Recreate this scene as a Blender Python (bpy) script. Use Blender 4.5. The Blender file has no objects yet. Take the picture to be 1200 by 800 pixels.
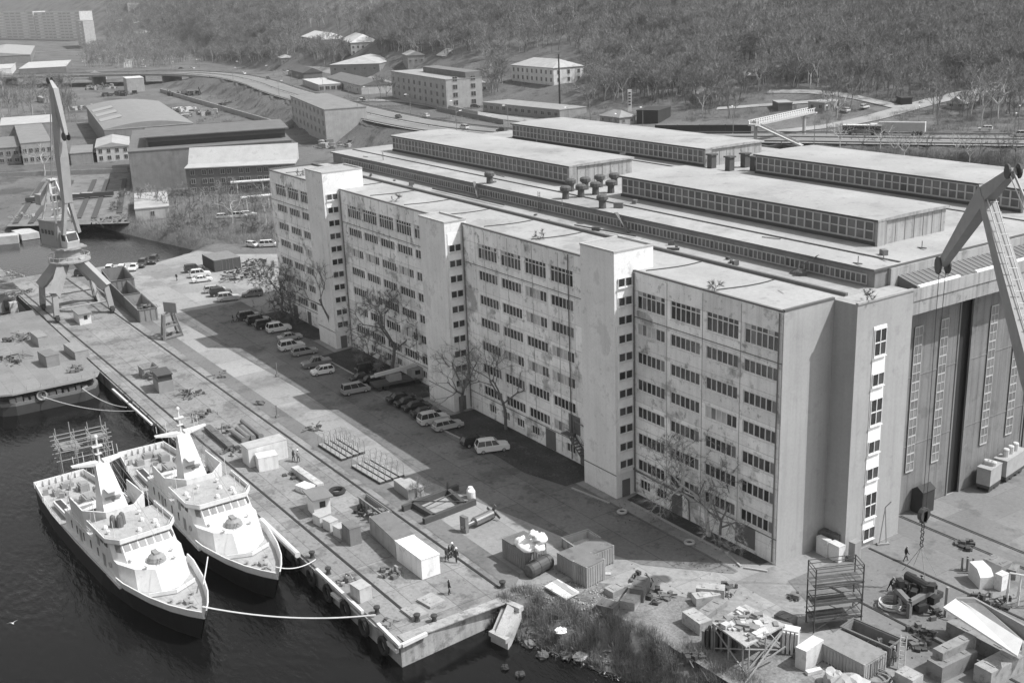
import bpy, math, random
import numpy as np
from mathutils import Vector, Matrix
random.seed(7); RNG = np.random.default_rng(7)
PI = math.pi; R = math.radians; HAZE = .00009
SC = bpy.context.scene
COL = SC.collection
# ------------------------------------------------------------------ the camera, and the ray helper used to survey positions on the ground
FOC, YAW, PIT, ROL = 1335.58, -.9929, .3002, -.0394
CAM = np.array([78.528, -84.633, 61.584])
cf = np.array([math.sin(YAW)*math.cos(PIT), math.cos(YAW)*math.cos(PIT), -math.sin(PIT)])
cr = np.array([math.cos(YAW), -math.sin(YAW), 0.]); cu = np.cross(cr, cf)
cr, cu = math.cos(ROL)*cr + math.sin(ROL)*cu, -math.sin(ROL)*cr + math.cos(ROL)*cu
N2 = np.array([math.sin(YAW), math.cos(YAW)]); R2 = np.array([math.cos(YAW), -math.sin(YAW)])
def ray(x, y): return cf + cr*(x-600)/FOC - cu*(y-400)/FOC
def G(x, y, z=0.):
    d = ray(x, y); return CAM + d*((z-CAM[2])/d[2])
def OX(x, y, X):
    d = ray(x, y); return CAM + d*((X-CAM[0])/d[0])
def OY(x, y, Y):
    d = ray(x, y); return CAM + d*((Y-CAM[1])/d[1])
def proj(q):
    d = np.asarray(q, float)-CAM; z = d@cf; return 600+FOC*(d@cr)/z, 400-FOC*(d@cu)/z
def V(*a): return np.array(a, float)
def unit(v): v = np.asarray(v, float); return v/np.linalg.norm(v)
# ------------------------------------------------------------------ materials: a black and white place
MATS = {}
def mat(name, v, rough=.85, var=.18, scale=.35, fine=.1, metal=0., blotch=None, streak=0., bump=0., spec=.3, joints=None, world=True):
    """v: grey albedo; var/scale: broad noise; blotch=(amount, scale, threshold): stains; streak: vertical run marks; joints=(w,h,depth)"""
    if name in MATS: return MATS[name]
    m = bpy.data.materials.new(name); m.use_nodes = True; MATS[name] = m
    nt = m.node_tree; N = nt.nodes; L = nt.links; b = N['Principled BSDF']
    b.inputs['Roughness'].default_value = rough; b.inputs['Metallic'].default_value = metal
    b.inputs['Specular IOR Level'].default_value = spec
    if world: co = N.new('ShaderNodeNewGeometry').outputs['Position']
    else: co = N.new('ShaderNodeTexCoord').outputs['Object']
    def math_(op, a, b_):
        n = N.new('ShaderNodeMath'); n.operation = op
        for i, x in enumerate((a, b_)):
            if isinstance(x, (int, float)): n.inputs[i].default_value = x
            else: L.new(x, n.inputs[i])
        return n.outputs[0]
    def noise(s, det=4., vec=None, rg=.55):
        n = N.new('ShaderNodeTexNoise'); n.inputs['Scale'].default_value = s; n.inputs['Detail'].default_value = det
        n.inputs['Roughness'].default_value = rg; L.new(vec if vec is not None else co, n.inputs['Vector']); return n.outputs['Fac']
    def rng(x, a, b_, c, d):
        n = N.new('ShaderNodeMapRange'); L.new(x, n.inputs[0])
        for i, q in enumerate((a, b_, c, d)): n.inputs[i+1].default_value = q
        return n.outputs[0]
    f = rng(noise(scale), .25, .75, 1-var, 1+var)
    if fine: f = math_('MULTIPLY', f, rng(noise(scale*9+1.5, 3.), .25, .75, 1-fine, 1+fine))
    if blotch:
        for bl in (blotch if isinstance(blotch[0], tuple) else (blotch,)):
            f = math_('MULTIPLY', f, rng(noise(bl[1], 6., None, .65), bl[2], bl[2]+.07, 1., 1-bl[0]))
    if streak:
        mp = N.new('ShaderNodeMapping'); L.new(co, mp.inputs[0]); mp.inputs['Scale'].default_value = (1.6, 1.6, .06)
        f = math_('MULTIPLY', f, rng(noise(1., 5., mp.outputs[0]), .45, .8, 1., 1-streak))
    if joints:
        br = N.new('ShaderNodeTexBrick')
        if len(joints) > 4:
            mpj = N.new('ShaderNodeMapping'); mpj.inputs['Rotation'].default_value = (R(90),0,0); mpj.inputs['Location'].default_value = (.1,28.8+1.2,0); L.new(co, mpj.inputs[0]); L.new(mpj.outputs[0], br.inputs['Vector'])
        else: L.new(co, br.inputs['Vector'])
        br.offset = joints[3] if len(joints) > 3 else 0.
        br.inputs['Scale'].default_value = 1.; br.inputs['Brick Width'].default_value = joints[0]; br.inputs['Row Height'].default_value = joints[1]
        br.inputs['Mortar Size'].default_value = .06; br.inputs['Mortar Smooth'].default_value = .3; br.inputs['Bias'].default_value = 0
        br.inputs['Color1'].default_value = (.88,)*3+(1,); br.inputs['Color2'].default_value = (1.1,)*3+(1,); br.inputs['Mortar'].default_value = (joints[2],)*3+(1,)
        bw = N.new('ShaderNodeRGBToBW'); L.new(br.outputs['Color'], bw.inputs[0]); f = math_('MULTIPLY', f, bw.outputs[0])
    val = math_('MULTIPLY', f, v)
    cc = N.new('ShaderNodeCombineColor')
    for i in range(3): L.new(val, cc.inputs[i])
    L.new(cc.outputs[0], b.inputs['Base Color'])
    if bump:
        bp = N.new('ShaderNodeBump'); bp.inputs['Strength'].default_value = bump; bp.inputs['Distance'].default_value = .1
        L.new(noise(scale*12+2, 4.), bp.inputs['Height']); L.new(bp.outputs[0], b.inputs['Normal'])
    return m
def plain(name, v, rough=.6, metal=0., spec=.4): return mat(name, v, rough, .1, 1.2, 0, metal, spec=spec, world=False)
# ------------------------------------------------------------------ mesh building
class MB:
    def __init__(s): s.v = []; s.f = []; s.m = []
    def add(s, vs, fs, mi=0):
        o = len(s.v); s.v += [tuple(float(c) for c in p) for p in vs]
        s.f += [tuple(i+o for i in f) for f in fs]; s.m += [mi]*len(fs); return s
    def pbox(s, o, a, b, c, mi=0):
        o, a, b, c = (np.asarray(x, float) for x in (o, a, b, c))
        vs = [o, o+a, o+a+b, o+b, o+c, o+a+c, o+a+b+c, o+b+c]
        fs = [(0,3,2,1), (4,5,6,7), (0,1,5,4), (1,2,6,5), (2,3,7,6), (3,0,4,7)]
        if np.dot(np.cross(a, b), c) < 0: fs = [f[::-1] for f in fs]
        return s.add(vs, fs, mi)
    def box(s, x0, x1, y0, y1, z0, z1, mi=0): return s.pbox((x0,y0,z0), (x1-x0,0,0), (0,y1-y0,0), (0,0,z1-z0), mi)
    def cbox(s, c, sx, sy, sz, rz=0, mi=0):
        a = V(math.cos(rz), math.sin(rz), 0)*sx; b = V(-math.sin(rz), math.cos(rz), 0)*sy
        return s.pbox(V(*c)-a/2-b/2, a, b, (0,0,sz), mi)
    def taper(s, c, x0, y0, x1, y1, h, mi=0, dx=0, dy=0):
        c = V(*c); vs = [c+V(i*x0/2, j*y0/2, 0) for i, j in ((-1,-1),(1,-1),(1,1),(-1,1))]+[c+V(dx+i*x1/2, dy+j*y1/2, h) for i, j in ((-1,-1),(1,-1),(1,1),(-1,1))]
        return s.add(vs, [(0,3,2,1), (4,5,6,7), (0,1,5,4), (1,2,6,5), (2,3,7,6), (3,0,4,7)], mi)
    def beam(s, p, q, w, h, mi=0, up=(0,0,1)):
        p, q = V(*p), V(*q); d = q-p; l = np.linalg.norm(d)
        if l < 1e-6: return s
        d = d/l; up = V(*up)
        if abs(d@up) > .98: up = V(1,0,0)
        a = unit(np.cross(d, up)); b = np.cross(a, d)
        return s.pbox(p-a*w/2-b*h/2, d*l, a*w, b*h, mi)
    def bar(s, p, q, r, n=6, r2=None, mi=0, caps=True):
        p, q = V(*p), V(*q); r2 = r if r2 is None else r2; d = q-p; l = np.linalg.norm(d)
        if l < 1e-6: return s
        d = d/l; up = V(0,0,1) if abs(d[2]) < .95 else V(1,0,0)
        a = unit(np.cross(d, up)); b = np.cross(d, a)
        cs = [(math.cos(2*PI*i/n), math.sin(2*PI*i/n)) for i in range(n)]
        vs = [p+(a*c+b*t)*r for c, t in cs]+[q+(a*c+b*t)*r2 for c, t in cs]
        fs = [(i, (i+1) % n, n+(i+1) % n, n+i) for i in range(n)]
        if caps: fs += [tuple(range(n))[::-1], tuple(range(n, 2*n))]
        return s.add(vs, fs, mi)
    def path(s, pts, r, n=5, mi=0):
        for a, b in zip(pts, pts[1:]): s.bar(a, b, r, n, None, mi)
        return s
    def lathe(s, c, prof, n=12, mi=0, axis=None):
        c = V(*c); ax = V(0,0,1) if axis is None else unit(axis)
        a = unit(np.cross(ax, V(0,0,1) if abs(ax[2]) < .9 else V(1,0,0))); b = np.cross(ax, a)
        vs = [c+ax*z+(a*math.cos(2*PI*i/n)+b*math.sin(2*PI*i/n))*r for r, z in prof for i in range(n)]
        fs = [(k*n+i, k*n+(i+1) % n, (k+1)*n+(i+1) % n, (k+1)*n+i) for k in range(len(prof)-1) for i in range(n)]
        fs += [tuple(range(n))[::-1], tuple(range((len(prof)-1)*n, len(prof)*n))]
        return s.add(vs, fs, mi)
    def torus(s, c, R0, r, axis=(0,0,1), n=14, k=6, mi=0):
        c = V(*c); ax = unit(axis); a = unit(np.cross(ax, V(0,0,1) if abs(ax[2]) < .9 else V(1,0,0))); b = np.cross(ax, a)
        vs = []
        for i in range(n):
            t = 2*PI*i/n; d = a*math.cos(t)+b*math.sin(t)
            vs += [c+d*(R0+r*math.cos(2*PI*j/k))+ax*r*math.sin(2*PI*j/k) for j in range(k)]
        fs = [(i*k+j, ((i+1) % n)*k+j, ((i+1) % n)*k+(j+1) % k, i*k+(j+1) % k) for i in range(n) for j in range(k)]
        return s.add(vs, fs, mi)
    def prism(s, pts, z0, z1, mi=0, top=None):
        n = len(pts); ar = sum(pts[i][0]*pts[(i+1) % n][1]-pts[(i+1) % n][0]*pts[i][1] for i in range(n))
        if ar < 0: pts = pts[::-1]
        t = pts if top is None else (top[::-1] if ar < 0 else top)
        vs = [(p[0], p[1], z0) for p in pts]+[(p[0], p[1], z1) for p in t]
        return s.add(vs, [tuple(range(n))[::-1], tuple(range(n, 2*n))]+[(i, (i+1) % n, n+(i+1) % n, n+i) for i in range(n)], mi)
    def extr(s, pts, vec, mi=0):
        n = len(pts); pts = [V(*p) for p in pts]; vec = V(*vec)
        nrm = sum(np.cross(pts[i]-pts[0], pts[(i+1) % n]-pts[0]) for i in range(n))
        if nrm@vec > 0: pts = pts[::-1]
        return s.add(pts+[p+vec for p in pts], [tuple(range(n)), tuple(range(n, 2*n))[::-1]]+[(i, n+i, n+(i+1) % n, (i+1) % n) for i in range(n)], mi)
    def face(s, pts, mi=0): return s.add(pts, [tuple(range(len(pts)))], mi)
    def build(s, name, mats, parent=None, org=(0,0,0), loc=None, smooth=False):
        me = bpy.data.meshes.new(name)
        o3 = V(*org)
        me.from_pydata([tuple(V(*p)-o3) for p in s.v], [], s.f)
        ms = mats if isinstance(mats, (list, tuple)) else [mats]
        for m in ms: me.materials.append(m)
        if len(ms) > 1: me.polygons.foreach_set('material_index', s.m)
        if smooth: me.polygons.foreach_set('use_smooth', [True]*len(s.f))
        me.update()
        o = bpy.data.objects.new(name, me); COL.objects.link(o)
        if parent is not None: o.parent = parent; o.location = loc if loc is not None else (0,0,0)
        else: o.location = loc if loc is not None else org
        return o
def tag(o, label=None, cat=None, group=None, kind=None):
    for k, v in (('label', label), ('category', cat), ('group', group), ('kind', kind)):
        if v: o[k] = v
    return o
def thing(name, label, cat, loc=(0,0,0), rz=0., group=None):
    o = bpy.data.objects.new(name, None); COL.objects.link(o); o.empty_display_size = .3
    o.location = tuple(float(c) for c in loc); o.rotation_euler = (0,0,rz); return tag(o, label, cat, group)
def place(me, name, parent, loc=(0,0,0), rz=0.):
    o = bpy.data.objects.new(name, me); COL.objects.link(o); o.parent = parent
    o.location = tuple(float(c) for c in loc); o.rotation_euler = (0,0,rz); return o
KIDS = {}
def copy_tree(o, parent=None):
    c = o.copy(); COL.objects.link(c)
    if parent is not None: c.parent = parent
    for ch in o.children: copy_tree(ch, c)
    return c
def raw_mesh(name, verts, faces_n, nside, mats):
    """numpy fast path: verts (N,3), faces (F,nside)"""
    me = bpy.data.meshes.new(name); nv = len(verts); nf = len(faces_n)
    me.vertices.add(nv); me.vertices.foreach_set('co', np.asarray(verts, np.float32).ravel())
    me.loops.add(nf*nside); me.loops.foreach_set('vertex_index', np.asarray(faces_n, np.int32).ravel())
    me.polygons.add(nf); me.polygons.foreach_set('loop_start', np.arange(nf, dtype=np.int32)*nside)
    me.update(calc_edges=True)
    for m in (mats if isinstance(mats, (list, tuple)) else [mats]): me.materials.append(m)
    return me
def smoothstep(a, b, x):
    t = np.clip((x-a)/(b-a), 0, 1); return t*t*(3-2*t)
# ------------------------------------------------------------------ world, sun, camera
SUN = unit(V(15., 16.5, 28.9))
w = bpy.data.worlds.new('World'); SC.world = w; w.use_nodes = True
nt = w.node_tree; bg = nt.nodes['Background']
sky = nt.nodes.new('ShaderNodeTexSky'); sky.sky_type = 'NISHITA'; sky.sun_disc = False
sky.sun_elevation = math.asin(SUN[2]); sky.sun_rotation = math.atan2(SUN[0], SUN[1])
sky.air_density = 1.; sky.dust_density = 2.
bwn = nt.nodes.new('ShaderNodeVectorMath'); bwn.operation = 'DOT_PRODUCT'; bwn.inputs[1].default_value = (.3,.34,.36); nt.links.new(sky.outputs[0], bwn.inputs[0]); nt.links.new(bwn.outputs['Value'], bg.inputs[0])
bg.inputs[1].default_value = .15
sl = bpy.data.lights.new('sun', 'SUN'); sl.energy = 3.3; sl.angle = R(.5); sl.color = (1, 1, 1)
so = bpy.data.objects.new('sun', sl); COL.objects.link(so)
so.rotation_euler = Vector(tuple(SUN)).to_track_quat('Z', 'Y').to_euler(); so.location = (0, 0, 200)
cd = bpy.data.cameras.new('camera'); cam = bpy.data.objects.new('camera', cd); COL.objects.link(cam)
cd.sensor_width = 36; cd.lens = FOC/1200*36; cd.clip_end = 12000; cd.clip_start = 1
cam.matrix_world = Matrix(((cr[0], cu[0], -cf[0], CAM[0]), (cr[1], cu[1], -cf[1], CAM[1]), (cr[2], cu[2], -cf[2], CAM[2]), (0,0,0,1)))
SC.camera = cam
SC.view_settings.view_transform = 'Standard'; SC.view_settings.look = 'None'; SC.view_settings.gamma = 1; SC.view_settings.exposure = .55
SC.cycles.max_bounces = 5; SC.cycles.diffuse_bounces = 3; SC.cycles.glossy_bounces = 2; SC.cycles.caustics_reflective = False
SC.cycles.use_denoising = True
# ------------------------------------------------------------------ terrain
HW = [(-1500,-120,9), (-1010,40,9), (-940,92,9), (-878,150,9), (-830,196,9), (-750,212,9), (-650,200,9), (-558,178,9), (-440,159,9), (-366,148,9), (-307,144,9.3), (-261,150,10), (-222,167,11), (-183,190,12), (-151,211,12), (-121,229,12.3), (-60,265,13), (120,370,14)]
def chaikin(p, k=2):
    p = [V(*q) for q in p]
    for _ in range(k):
        o = [p[0]]
        for a, b in zip(p, p[1:]): o += [a*.75+b*.25, a*.25+b*.75]
        p = o+[p[-1]]
    return p
HWP = np.array(chaikin(HW))
def hw_dist(x, y):
    """distance to the highway axis, its height there and the side (positive = beyond it)"""
    best = np.full(np.shape(x), 1e9); z = np.zeros(np.shape(x)); side = np.zeros(np.shape(x))
    for a, b in zip(HWP, HWP[1:]):
        d = b[:2]-a[:2]; l2 = d@d
        t = np.clip(((x-a[0])*d[0]+(y-a[1])*d[1])/l2, 0, 1)
        ex, ey = x-a[0]-t*d[0], y-a[1]-t*d[1]; q = np.hypot(ex, ey); m = q < best
        best = np.where(m, q, best); z = np.where(m, a[2]+t*(b[2]-a[2]), z); side = np.where(m, d[0]*ey-d[1]*ex, side)
    return best, z, side
def shore(x): return np.interp(x, [-12,-6,0,5,10,20,60,300], [-29.8,-27.6,-25.4,-24,-23.2,-22.4,-20.5,-30])
def height(x, y):
    x = np.asarray(x, float); y = np.asarray(y, float)
    d = (x-CAM[0])*N2[0]+(y-CAM[1])*N2[1]; s = (x-CAM[0])*R2[0]+(y-CAM[1])*R2[1]
    t = s/np.maximum(d, 1.)
    hd, hz, side = hw_dist(x, y)
    low = 1.5+.004*np.maximum(d-900, 0)
    e = smoothstep(-850, -740, x)
    nearh = hz*(1-smoothstep(12, 23, hd))*e
    d0 = np.interp(t, [-.5,-.3,-.24,-.18,-.1,-.03,.1,.3,.45], [3200,1900,1150,860,660,545,435,385,365])
    u = np.maximum(d-d0, 0)
    hill = .165*(np.sqrt(u*u+900)-30)
    hill = hill+hill/(hill+30+1e-9)*4*np.sin(x*.013+1)*np.sin(y*.017)
    hill = np.minimum(hill, 190-2000/np.maximum(hill, 11))
    hill = np.where(u > 0, np.maximum(hill, 0), 0)
    farh = low*(1-e)+(hz-.1)*e+hill
    h = np.where(side > 0, farh, nearh)
    h = np.where((x < -600) & (hd > 13), np.where(side > 0, h, np.maximum(h, 0)), h)
    # the basin behind the quay
    yb = np.interp(x, [-280,-268,-245,-225,-214,-206], [-4, -1, 3.5, 8, 10.5, 10.5])
    di = np.minimum(np.minimum(x+280, -206.0-np.clip(y+1,0,12)*.8-x), yb-y)
    bas = -np.clip((di+2.4)*1.05, 0, 6)
    h = np.where(di > -2.4, np.minimum(h, bas), h)
    # main harbour and the shore east of the quay
    m = (x <= -11) & (x > -206)
    h = np.where(m & (y < -28), np.minimum(h, np.clip(-.1-(-28-y)*1.2, -6, 0)), h)
    h = np.where(x > -11, np.minimum(h, np.clip(-2.5+.55*(y-shore(x))+.25*np.sin(x*1.9)+.2*np.sin(x*.7+y), -6, 0)), h)
    return h
_ts = np.concatenate([np.linspace(80, 800, 145), np.linspace(805, 4500, 150)])
GX0, GY0, GS, GNX, GNY = -2700., -600., 6., 500, 380
_hg = height(*np.meshgrid(GX0+GS*np.arange(GNX), GY0+GS*np.arange(GNY)))
def hfast(x, y):
    u = np.clip((x-GX0)/GS, 0, GNX-1.001); v = np.clip((y-GY0)/GS, 0, GNY-1.001); i = u.astype(int); j = v.astype(int); u = u-i; v = v-j
    return (_hg[j,i]*(1-u)+_hg[j,i+1]*u)*(1-v)+(_hg[j+1,i]*(1-u)+_hg[j+1,i+1]*u)*v
def GT(x, y):
    d = ray(x, y); P = CAM[None, :]+d[None, :]*_ts[:, None]
    below = P[:, 2] <= hfast(P[:, 0], P[:, 1])
    if not below.any(): return P[-1]
    i = int(np.argmax(below)); q = CAM+d*np.linspace(_ts[max(i-1, 0)], _ts[i], 40)[:, None]
    k = int(np.argmax(q[:, 2] <= hfast(q[:, 0], q[:, 1]))); q = q[k]
    return V(q[0], q[1], hz(q[0], q[1]))
def hz(x, y): return float(height(np.array([x]), np.array([y]))[0])
xs = np.concatenate([np.linspace(-3800,-1400,42)[:-1], np.linspace(-1400,-300,140)[:-1], np.linspace(-300,-190,50)[:-1], np.linspace(-190,-20,40)[:-1], np.linspace(-20,40,90)[:-1], np.linspace(40,300,40)[:-1], np.linspace(300,1500,20)])
ys = np.concatenate([np.linspace(-1200,-60,24)[:-1], np.linspace(-60,-15,75)[:-1], np.linspace(-15,20,22)[:-1], np.linspace(20,700,110)[:-1], np.linspace(700,3200,60)])
Xg, Yg = np.meshgrid(xs, ys); Zg = height(Xg, Yg)
nx, ny = len(xs), len(ys)
idx = np.arange(nx*ny).reshape(ny, nx)
fq = np.stack([idx[:-1,:-1], idx[:-1,1:], idx[1:,1:], idx[1:,:-1]], -1).reshape(-1, 4)
M_ground = mat('dry_ground', .125, .95, .3, .03, .3, blotch=((.4,.05,.52), (.25,.4,.55)), bump=.3)
me = raw_mesh('ground', np.stack([Xg.ravel(), Yg.ravel(), Zg.ravel()], -1), fq, 4, M_ground)
g = bpy.data.objects.new('ground', me); COL.objects.link(g); tag(g, kind='structure')
me.polygons.foreach_set('use_smooth', [True]*len(me.polygons))
# water
mw = bpy.data.materials.new('harbour_water'); mw.use_nodes = True
nt = mw.node_tree; N = nt.nodes; L = nt.links; b = N['Principled BSDF']
b.inputs['Base Color'].default_value = (.006,)*3+(1,); b.inputs['Roughness'].default_value = .06; b.inputs['IOR'].default_value = 1.33
geo = N.new('ShaderNodeNewGeometry'); mp = N.new('ShaderNodeMapping'); L.new(geo.outputs['Position'], mp.inputs[0])
mp.inputs['Rotation'].default_value = (0,0,R(35)); mp.inputs['Scale'].default_value = (.55,1.5,1)
n1 = N.new('ShaderNodeTexNoise'); n1.inputs['Scale'].default_value = 1.1; n1.inputs['Detail'].default_value = 4; L.new(mp.outputs[0], n1.inputs['Vector'])
n2 = N.new('ShaderNodeTexNoise'); n2.inputs['Scale'].default_value = .05; n2.inputs['Detail'].default_value = 2; L.new(geo.outputs['Position'], n2.inputs['Vector'])
mr = N.new('ShaderNodeMapRange'); L.new(n2.outputs['Fac'], mr.inputs[0]); mr.inputs[1].default_value = .4; mr.inputs[2].default_value = .62; mr.inputs[3].default_value = .22; mr.inputs[4].default_value = .75
bp = N.new('ShaderNodeBump'); bp.inputs['Distance'].default_value = .25; L.new(mr.outputs[0], bp.inputs['Strength']); L.new(n1.outputs['Fac'], bp.inputs['Height']); L.new(bp.outputs[0], b.inputs['Normal'])
mb = MB(); mb.face([(-292,-900,-2.5), (400,-900,-2.5), (400,10,-2.5), (-292,10,-2.5)]); tag(mb.build('water', mw), kind='structure')
# quay: one concrete block with its deck
M_conc = mat('quay_concrete', .235, .9, .22, .12, .15, blotch=((.34,.25,.53), (.32,.9,.56), (.3,2.2,.62)), joints=(7.,3.6,.6), bump=.15)
M_concw = mat('quay_wall_concrete', .36, .9, .2, .4, .15, blotch=((.4,.5,.54), (.3,1.4,.6)), streak=.5)
mb = MB(); mb.prism([(-208,-41),(-11,-40.8),(-12.3,-26),(-208,-26)], -6, .04, 0)
for i, f in enumerate(mb.f): mb.m[i] = 1 if i != 1 else 0
tag(mb.build('quay', [M_conc, M_concw]), kind='structure')
mb = MB(); mb.pbox((-190,-41.25,-.55), (178.6,.2,0), (0,.35,0), (0,0,.35)); mb.box(-12.6,-11.2,-40.3,-28,.045,.16)
tag(mb.build('quay_edge', M_concw), kind='structure')
# darker service strip beside the landward rail, then the yard itself
M_asph = mat('worn_asphalt', .165, .93, .2, .08, .15, blotch=((.25,.12,.55), (.2,.8,.58)), bump=.1)
M_yard = mat('yard_concrete', .28, .92, .2, .055, .12, blotch=((.26,.06,.54), (.22,.35,.56), (.3,1.3,.62)), joints=(9.,6.,.8,.35), bump=.1)
mb = MB(); mb.face([(-208,-26.6,.075), (-13,-26.0,.075), (-15.5,-23.4,.075), (-208,-24.2,.075)]); tag(mb.build('service_strip', M_asph), kind='structure')
mb = MB()
mb.face([(x, y, .02) for x, y in [(-206,-27), (-13,-26.5), (-11,-23.5), (-3,-20.5), (5,-19.8), (14,-19.5), (30,-19), (75,-15), (75,60), (4,60), (0,30), (0,0), (-137,0), (-137,30), (-178,32), (-196,12), (-207,6), (-201,-6), (-206,-12)]])
tag(mb.build('yard', M_yard), kind='structure')
# darker tarmac in front of the gates and along the facade
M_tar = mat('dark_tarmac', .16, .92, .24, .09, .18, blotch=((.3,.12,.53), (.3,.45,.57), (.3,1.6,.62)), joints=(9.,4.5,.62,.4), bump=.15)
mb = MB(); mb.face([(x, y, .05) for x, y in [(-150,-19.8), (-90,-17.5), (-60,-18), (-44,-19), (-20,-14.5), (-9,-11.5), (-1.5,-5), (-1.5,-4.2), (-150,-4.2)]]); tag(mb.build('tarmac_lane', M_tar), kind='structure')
mb = MB(); mb.face([(x, y, .055) for x, y in [(1,17), (3.2,16.6), (3.2,-1.5), (14,-6), (75,-6), (75,60), (.3,60), (.3,17)]]); tag(mb.build('gate_apron', mat('apron_concrete', .185, .92, .18, .12, .12, blotch=((.25,.2,.55),(.2,.9,.6)), joints=(8.,5.5,.85,.5))), kind='structure')
# strip of earth against the building
M_soil = mat('bed_soil', .06, .97, .35, .3, .35, blotch=((-.6,.5,.58), (.3,1.2,.55)), bump=.4)
mb = MB()
for pts in ([(-62.5,-8.5), (-58,-8.0), (-45,-7.4), (-38,-7.6), (-31,-5.8), (-31,-.05), (-62.5,-.05)], [(-103,-7.2), (-88,-7), (-72,-6), (-72,-.05), (-104,-.05)], [(-23,-2.2), (-12,-2.2), (-1,-1.4), (-1,-.05), (-23.5,-.05)], [(-137,-5.2), (-118,-5), (-113,-4), (-113,-.05), (-137,-.05)]):
    mb.face([(x, y, .085) for x, y in pts])
tag(mb.build('planting_bed', M_soil), kind='structure')
mb = MB()
for a, b_ in (((-62,-8.6),(-47,-7.5)), ((-103,-7.3),(-88,-7.1)), ((-30,-5.6),(-23.5,-4.6)), ((-22,-2.4),(-6,-2.35)), ((-5.5,-2.3),(-2.0,-3.3)), ((-1.6,-3.2),(.5,-1.8))):
    mb.beam((*a,.1), (*b_,.1), .22, .22)
tag(mb.build('kerb', plain('kerb_white', .36, .9)), kind='structure')
# earth and litter ground in the lower middle
M_dirt = mat('trodden_dirt', .2, .97, .3, .2, .3, blotch=((.3,.3,.53), (.3,1.4,.58)), bump=.4)
mb = MB(); mb.face([(x, y, .06) for x, y in [(-13.5,-25), (-9,-22.2), (-4,-20.6), (4,-19.9), (14,-19.6), (20,-14), (8,-9.5), (0,-12), (-6,-15), (-11,-20)]]); tag(mb.build('dirt_patch', M_dirt), kind='structure')
# rails let into quay and apron
M_steel = plain('rail_steel', .045, .5, .3)
mb = MB()
for x0, x1, ya, yb in ((-208,-13.8,-40.0,-37.4), (-208,-14.2,-28.7,-26.9)):
    mb.beam((x0,ya,.07), (x1,yb,.07), .3, .06)
for yy in (23.3, 20.2):
    for o in (-.15,.15): mb.beam((.5,yy+o,.075), (75,yy+o,.075), .12, .05)
for yy in (11, 1): mb.beam((3.6 if yy == 11 else 6.,yy,.08), (75,yy,.08), .3, .06)
tag(mb.build('crane_rails', M_steel), kind='structure')
# highway with markings and guard rails
def ribbon(P, off0, off1, dz):
    vs = []; n = len(P)
    for i in range(n):
        a, b_ = P[max(i-1,0)], P[min(i+1,n-1)]; t = unit((b_-a)[:2]); nr = V(-t[1], t[0])
        vs += [(*(P[i][:2]+nr*off0), P[i][2]+dz), (*(P[i][:2]+nr*off1), P[i][2]+dz)]
    return vs, [(2*i, 2*i+2, 2*i+3, 2*i+1) for i in range(n-1)]
dense = []
for a, b_ in zip(HWP, HWP[1:]):
    k = max(1, int(np.linalg.norm((b_-a)[:2])//15)); dense += [a+(b_-a)*i/k for i in range(k)]
dense = np.array(dense+[HWP[-1]])
M_road = mat('highway_asphalt', .2, .9, .15, .06, .1, blotch=(.15,.2,.55))
vs, fs = ribbon(dense, 11, -11, .35); mb = MB(); mb.add(vs, [f[::-1] for f in fs]); tag(mb.build('highway', M_road), kind='structure')
M_line = plain('road_paint', .6, .8)
mb = MB()
for o in (10.2, -10.2, .3):
    vs, fs = ribbon(dense, o+.12, o-.12, .36); mb.add(vs, [f[::-1] for f in fs])
tag(mb.build('road_marking', M_line), kind='structure')
M_guard = plain('guard_rail_metal', .16, .6)
for o, lab in ((11.3, 'guard rail along the hill side of the highway'), (-11.3, 'guard rail along the embankment side of the highway'), (-.5, 'low barrier dividing the two directions of the highway')):
    vs, fs = ribbon(dense, o, o-.15, 1.15); vs2, _ = ribbon(dense, o, o-.15, .75); n = len(vs)
    mb = MB(); mb.add(vs+vs2, [f[::-1] for f in fs]+[(2*i, n+2*i, n+2*i+2, 2*i+2) for i in range(n//2-1)]+[(2*i+1, 2*i+3, n+2*i+3, n+2*i+1) for i in range(n//2-1)])
    for i in range(0, len(dense), 2):
        p = V(*vs[2*i]); mb.box(p[0]-.08, p[0]+.08, p[1]-.08, p[1]+.08, p[2]-1.2, p[2])
    tag(mb.build('guard_rail', M_guard), lab, 'guard rail')
# bridge under the far left stretch of the highway
br = thing('road_bridge', 'long concrete road bridge on short piers beyond the crane jib', 'bridge', (-880,140,0))
sel = dense[(dense[:,0] < -735) & (dense[:,0] > -1250)]
vs, fs = ribbon(sel, 11.6, -11.6, .3); vs2, _ = ribbon(sel, 11.6, -11.6, -1.3); n = len(vs)
mb = MB(); mb.add(vs+vs2, [f[::-1] for f in fs]+[(f[0]+n, f[1]+n, f[2]+n, f[3]+n) for f in fs]+[(2*i, n+2*i, n+2*i+2, 2*i+2) for i in range(n//2-1)]+[(2*i+1, 2*i+3, n+2*i+3, n+2*i+1) for i in range(n//2-1)])
mb.build('bridge_deck', mat('bridge_concrete', .26, .9), br, (-880,140,0))
for i in range(1, len(sel), 2):
    p = sel[i]; a = unit((sel[min(i+1,len(sel)-1)]-sel[i-1])[:2])
    q = MB(); q.pbox((p[0]-a[1]*-9-a[0]*.7, p[1]+a[0]*-9-a[1]*.7, -2), (a[0]*1.4,a[1]*1.4,0), (-a[1]*18,a[0]*18,0), (0,0,p[2]+.6)); q.build('pier', mat('bridge_concrete', .26), br, (-880,140,0))
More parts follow.
